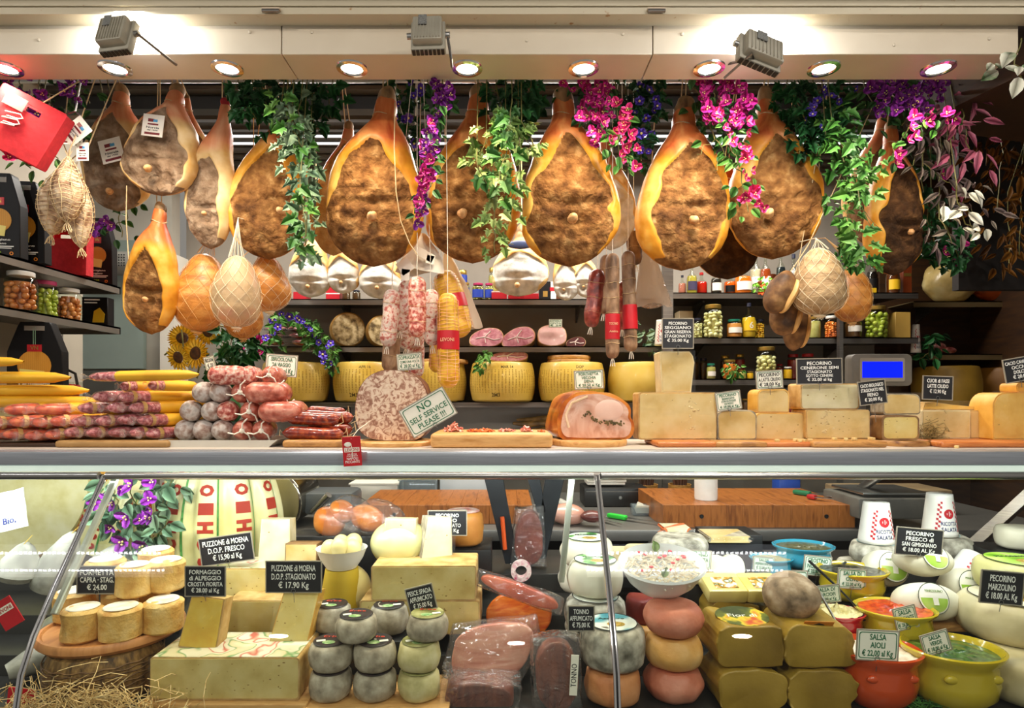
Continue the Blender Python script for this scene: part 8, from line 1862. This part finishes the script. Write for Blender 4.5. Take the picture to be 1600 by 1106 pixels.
def ovalc(label, x, z, d, w, h, tilt, seed, dep=.1, lx=.0, lz=0):
    t = thing('oval_pecorino', label, 'cheese', Vector((W(x, 0, d).x, d, z)), 'white oval pecorinos', tilt); ww, hh_ = L(w, d)/2, L(h, d)/2
    b = B(); sph(b, 1, (0, 0, hh_), (ww, dep/2, hh_), u=36, v=24, amp=.0015, fr=12, seed=seed)
    for v in b.verts: v.co.y = math.copysign(abs(v.co.y/(dep/2))**.7*dep/2, v.co.y)
    obj('rind', b, wr_, t)
    r = min(ww, hh_)*.8; b = B(); lathe(b, [(0, .002), (r*.6, .0016), (r, -.004)], 32); g = obj('round_label', b, cardw, t, (lx*ww, -dep/2-.003, hh_+lz*hh_), (PI/2, 0, 0))
    b = B(); tube(b, [(r*math.cos(a), r*math.sin(a), -.004) for a in [2*PI*i/36 for i in range(37)]], .0012, 4); obj('label_rim', b, mk('dark_olive_ink', '2c3c1c'), g)
    b = B(); lathe(b, [(0, .0022), (r*.6, .0018), (r*.9, -.0022)], 20, arc=(PI*1.0, PI*2.0)); obj('green_meadow', b, rsh, g)
    q = text('MARZOLINO', r*.22, r*1.2); obj('lettering', q, mk('olive_print', '6a8a2c'), g, (0, r*.45, .0025))
    b = B(); box(b, (r*.35, r*.5, .001), (0, -r*.2, .003)); obj('price_sticker', b, cardw, g)
    return t
b = B(); box(b, (.42, .24, .02), bev=.004); single('serving_board', b, woodo, 'wooden board under the white oval pecorinos', 'board', (W(1450, 0, 1.92).x, 1.93, .80), 'boards in the case', (0, 0, -.1))
ovalc('white oval pecorino with green label, left one at the back', 1385, .87, 2.02, 66, 56, (-.35, .12, 0), 1, lx=.0); ovalc('white oval pecorino with green label, upper middle', 1447, .935, 1.92, 90, 50, (-.5, .12, 0), 2, lx=.1)
ovalc('white oval pecorino with green label, lower front and largest', 1453, .825, 1.83, 104, 58, (-.4, .06, 0), 3, lx=-.08, lz=.1); ovalc('white oval pecorino with green label, right behind the largest', 1512, .835, 1.94, 76, 56, (-.35, .1, 0), 4, lx=-.1)
b = B(); box(b, (.14, .1, .05), bev=.003); single('display_riser', b, blackm, 'dark riser under the back left oval pecorino', 'riser', (W(1385, 0, 2.05).x, 2.06, .80), 'dark risers')
sign('black card Pecorino Fresco di San Gimignano, between the ricotta cones', 1436, 847, 72, 42, 1.9, [('PECORINO', 1, .6), ('FRESCO di', 1, .6), ('SAN GIMIGNANO', 1, .75), ('€ 18.00 AL Kg', 1, .7)], 'slate', 5, group=CC)
sign('black card Pecorino Marzolino at the right edge of the case', 1565, 918, 66, 50, 1.64, [('PECORINO', 1, .6), ('MARZOLINO', 1, .65), ('€ 18.00 AL Kg', 1, .75)], 'slate', 5, group=CC)
cr_ = mk('cream_wheel_rind', ['a8986c', 'c4b68c', 'd4c8a4'], 8, .5, bump=.15)
roundc('cream cheese wheel at the bottom right edge, lowest', 1606, 0, 140, 70, .682, cr_, d=1.66); roundc('cream grey cheese wheel at the right edge, middle of the stack', 1580, 0, 148, 62, .80, cr_, None, wr_, d=1.78); roundc('pale green-yellow cheese with label on top at the right edge', 1592, 0, 120, 48, .914, mk('lime_rind', ['b8b070', 'ccc68c'], 7, .4), None, rsh, d=1.84)
roundc('clear-wrapped white cheese at the right edge, back row', 1588, 0, 58, 34, .98, wr_, d=2.1); b = B(); box(b, (.2, .2, .115), bev=.003); single('display_riser', b, blackm, 'dark riser under the white cheese at the right edge', 'riser', (W(1588, 0, 2.1).x, 2.1, .862) if 0 else (W(1588, 0, 2.32).x-.2, 2.1, .802+.06) , 'dark risers')
straw('parsley', 'green parsley leaves under the bottom right bowls', 'herbs', 1440, 1102, 1.6, .18, .04, .02, 160, lf_mid, .03, .0016, seed=12, z0=.683)
# ================================================================ work table goods
TZ = .92
def chop(label, x0, x1, d0, d1, th):
    x0_, x1_ = W(x0, 0, d0).x, W(x1, 0, d0).x; t = thing('chopping_block', label, 'board', ((x0_+x1_)/2, (d0+d1)/2, TZ), 'chopping blocks'); b = B(); n = 12
    for i in range(n): box(b, ((x1_-x0_)/n-.0006, d1-d0, th), (x0_-(x0_+x1_)/2+(x1_-x0_)*(i+.5)/n, 0, 0), bev=.001, seg=1)
    obj('wood', b, woodb, t)
    for s in (-.3, .35):
        b = B(); q = B(); lathe(q, [(0, 0), (.009, 0), (.009, .004)], 14); xf(q, q.verts, rot=(PI/2, 0, 0)); xf(q, q.verts, (s*(x1_-x0_), -(d1-d0)/2-.0003, th/2)); join(b, q); obj('bolt_hole', b, blackm, t)
chop('long butcher-block chopping board behind the centre cheeses', 562, 832, 2.78, 3.25, .085); chop('thick scarred butcher-block board under the paper roll', 1036, 1336, 2.70, 3.2, .10)
t = thing('paper_roll', 'white kitchen paper roll standing on the thick chopping board', 'paper roll', (W(1103, 0, 2.85).x, 2.85, TZ+.101)); b = B(); lathe(b, [(.02, 0), (.05, 0), (.052, .01), (.052, .21), (.05, .22), (.02, .22), (.02, 0)], 40); obj('roll', b, mk('tissue', ['e6e4de', 'f0eee8'], 30, .8), t)
t = thing('meat_slicer', 'polished steel meat slicer housing with oval badge behind the wedge cheeses', 'machine', (W(425, 0, 2.75).x, 2.8, TZ)); b = B(); prism(b, smo([(-.2, 0), (.14, 0), (.17, .12), (.14, .22), (-.02, .3), (-.18, .29), (-.22, .15)], 2), -.14, .14, bev=.015, seg=3); obj('housing', b, mk('slicer_steel', ['a09a8c', 'bcb6a8'], 3, .18, metal=1), t)
b = B(); sph(b, .04, (0, 0, 0), (1, .05, .5), u=24, v=6); obj('oval_badge', b, mk('badge', ['8a8a84', 'b0b0a8'], 60, .4, metal=.6), t, (-.02, -.148, .16)); b = B(); box(b, (.22, .2, .1), (.26, .02, .05), bev=.02); obj('grey_motor_cover', b, mk('motor_grey', ['4a4e50', '5c6062'], 5, .4), t)
b = B(); tube(b, [(.2, -.1, .07), (.28, -.13, .15)], .015, 12); obj('clamp_lever', b, steel, t)
for x, w, h, d, dep, m_, l, n_ in ((590, .26, .1, 3.42, .2, white, 'white plastic tray leaning at the back of the table', 'plastic_tray'), (655, .2, .12, 3.4, .16, glassy('clear_tub', 'e8eef0', .1, 1, .25, 0, 'b8c8d0'), 'translucent plastic tub at the back of the table', 'plastic_tub'), (735, .34, .17, 3.5, .14, mk('white_crate', ['c8ccd0', 'd8dce0'], 5, .4), 'white crate behind the long chopping board', 'plastic_crate'),
                      (958, .34, .1, 3.3, .2, blackm, 'black cash drawer with silver lock behind the divider', 'cash_drawer'), (1228, .12, .13, 3.45, .1, mk('blue_crate', '2a50b0', rough=.4), 'blue tub at the back of the table', 'plastic_tub')):
    ww = L(w*FPX/d, d); b = B(); box(b, (w, dep, h), bev=.008); t = thing(n_, l, 'container', (W(x, 0, d).x, d, TZ), 'containers on the work table'); obj('shell', b, m_, t)
    if n_ == 'cash_drawer': b = B(); tube(b, [(.02, -dep/2-.006, h*.5), (.02, -dep/2+.002, h*.5)], .009, 12); obj('lock', b, steel, t); b = B(); box(b, (w*.94, .004, h*.04), (0, -dep/2-.001, h*.8)); obj('groove', b, steel_d, t)
    elif n_ != 'plastic_crate': b = B(); o = rr(w*1.04, .012, .003); box(b, (w*1.05, dep*1.05, .008), (0, 0, h)); obj('rim', b, m_, t)
for k in range(6):
    b = B(); box(b, (.2+.01*(k % 2), .14, .012), bev=.002, seg=1); single('paper_sheaf', b, mk('paper_sheets', ['d0ccc2', 'e2ded4'], 5, .7), 'sheaf of white paper on the cash drawer, %s from the bottom' % ordn[k], 'paper', (W(945, 0, 3.28).x, 3.3, TZ+.112+.0135*k), 'paper sheaves', (0, 0, .05*(k % 3)))
for x, l in ((1010, 'wicker tub of dark brushes left at the back of the table'), (1062, 'wicker tub of dark brushes beside the paper roll')):
    t = thing('utensil_basket', l, 'basket', (W(x, 0, 3.35).x, 3.35, TZ), 'utensil baskets'); b = B(); lathe(b, [(0, 0), (.05, 0), (.06, .06), (.062, .1), (.056, .1), (.05, .02), (0, .01)], 28); obj('wicker', b, mk('wicker', ['8a5c1c', 'b8863c'], 70, .6, bump=.6, stretch=(1, 1, 3)), t)
    for k in range(6): b = B(); a = k*1.05; tube(b, [(.02*math.cos(a), .02*math.sin(a), .04), (.04*math.cos(a), .04*math.sin(a), .16+.01*k)], .009, 8); obj('utensil', b, mk('dark_utensil', ['2a1a12', '5a3018'], 9, .5), t)
t = thing('price_tag_box', 'small clear box of white price tags on the work table', 'box', (W(1003, 0, 3.0).x, 3.0, TZ)); b = B(); box(b, (.1, .08, .05), bev=.004); obj('clear_box', b, glassy('clear_tub', 'e8eef0'), t); b = B()
for k in range(5): box(b, (.07, .002, .04), (0, -.03+.014*k, .012), rot=(.3, .1*k, 0))
obj('paper_tags', b, cardw, t)['kind'] = 'stuff'
# knives, meat, peeler
def knife(label, x0, x1, d0, d1, z, hc, rot=0):
    a, c = Vector((W(x0, 0, d0).x, d0, z)), Vector((W(x1, 0, d1).x, d1, z)); v = c-a; l = v.length; t = thing('knife', label, 'knife', a, 'knives on the work table', (0, 0, math.atan2(v.y, v.x))); b = B(); box(b, (l*.36, .03, .022), (l*.18, 0, 0), bev=.008); obj('handle', b, hc, t)
    b = B(); V = [b.verts.new(p) for p in ((l*.36, -.014, .011), (l, .012, .011), (l*.36, .016, .011), (l*.36, -.014, .013), (l, .012, .013), (l*.36, .016, .013))]; b.faces.new(V[:3]); b.faces.new(V[3:]); [b.faces.new((V[i], V[(i+1) % 3], V[3+(i+1) % 3], V[3+i])) for i in range(3)]; obj('blade', b, steel, t)
gh = mk('green_handle', '1c7048', rough=.4); rh = mk('red_handle', 'b02020', rough=.4); ch_ = mk('neon_green_handle', '2cc83c', rough=.4)
knife('green-handled knife lying at the right of the thick chopping board', 1240, 1318, 3.0, 2.8, TZ+.102, gh); knife('small red-handled knife beside the green-handled one', 1262, 1300, 2.86, 2.76, TZ+.102, rh)
knife('bright green-handled long skewer knife on the steel table', 950, 1035, 2.92, 2.72, TZ+.002, ch_); knife('black-handled broad knife on the steel table', 925, 968, 2.9, 2.7, TZ+.002, blackm)
for x, d, w, mm, l in ((885, 2.78, 60, 'pale_raw', 'pale pink piece of pork in film on the work table'), (922, 2.72, 34, 'dark_raw', 'dark cured meat piece behind the divider')):
    b = B(); sph(b, L(w, d)/2, (0, 0, .04), (1, .8, .55), u=24, v=14, amp=.012, fr=12); single('meat_piece', b, mk(mm, ['c88a74', 'e0b0a0'] if mm[0] == 'p' else ['4c1c18', '84403a'], 12, .35, coat=.5), l, 'meat', (W(x, 0, d).x, d, TZ+.005), 'meat pieces on the work table')
b = B(); q = B(); lathe(q, [(.012, 0), (.026, 0), (.026, .2), (.012, .2), (.012, 0)], 24); xf(q, q.verts, rot=(-PI/2, 0, .2)); join(b, q); single('film_roll', b, mk('film_roll_grey', ['b0aea6', 'c8c6be'], 6, .4), 'end of a white cling film roll pointing to the street', 'roll', (W(892, 0, 3.0).x, 2.96, TZ+.028))
t = thing('steel_brace', 'slanting steel brace at the right end inside the case', 'brace', W(1545, 830, 2.5)); b = B(); v = W(1600, 750, 2.45)-W(1490, 850, 2.5); tube(b, [-v*.55, v*.8], .028, 4); obj('bar', b, steel, t)
b = B(); box(b, (.5, .25, .12), (0, 0, 0), bev=.006); single('wooden_crate', b, mk('pale_crate_wood', ['7a6448', '9a825e'], 6, .6, stretch=(1, 1, 8)), 'pale wooden box edge under the weighing scale', 'crate', (W(1430, 0, 2.9).x-.0, 3.12, TZ), None)
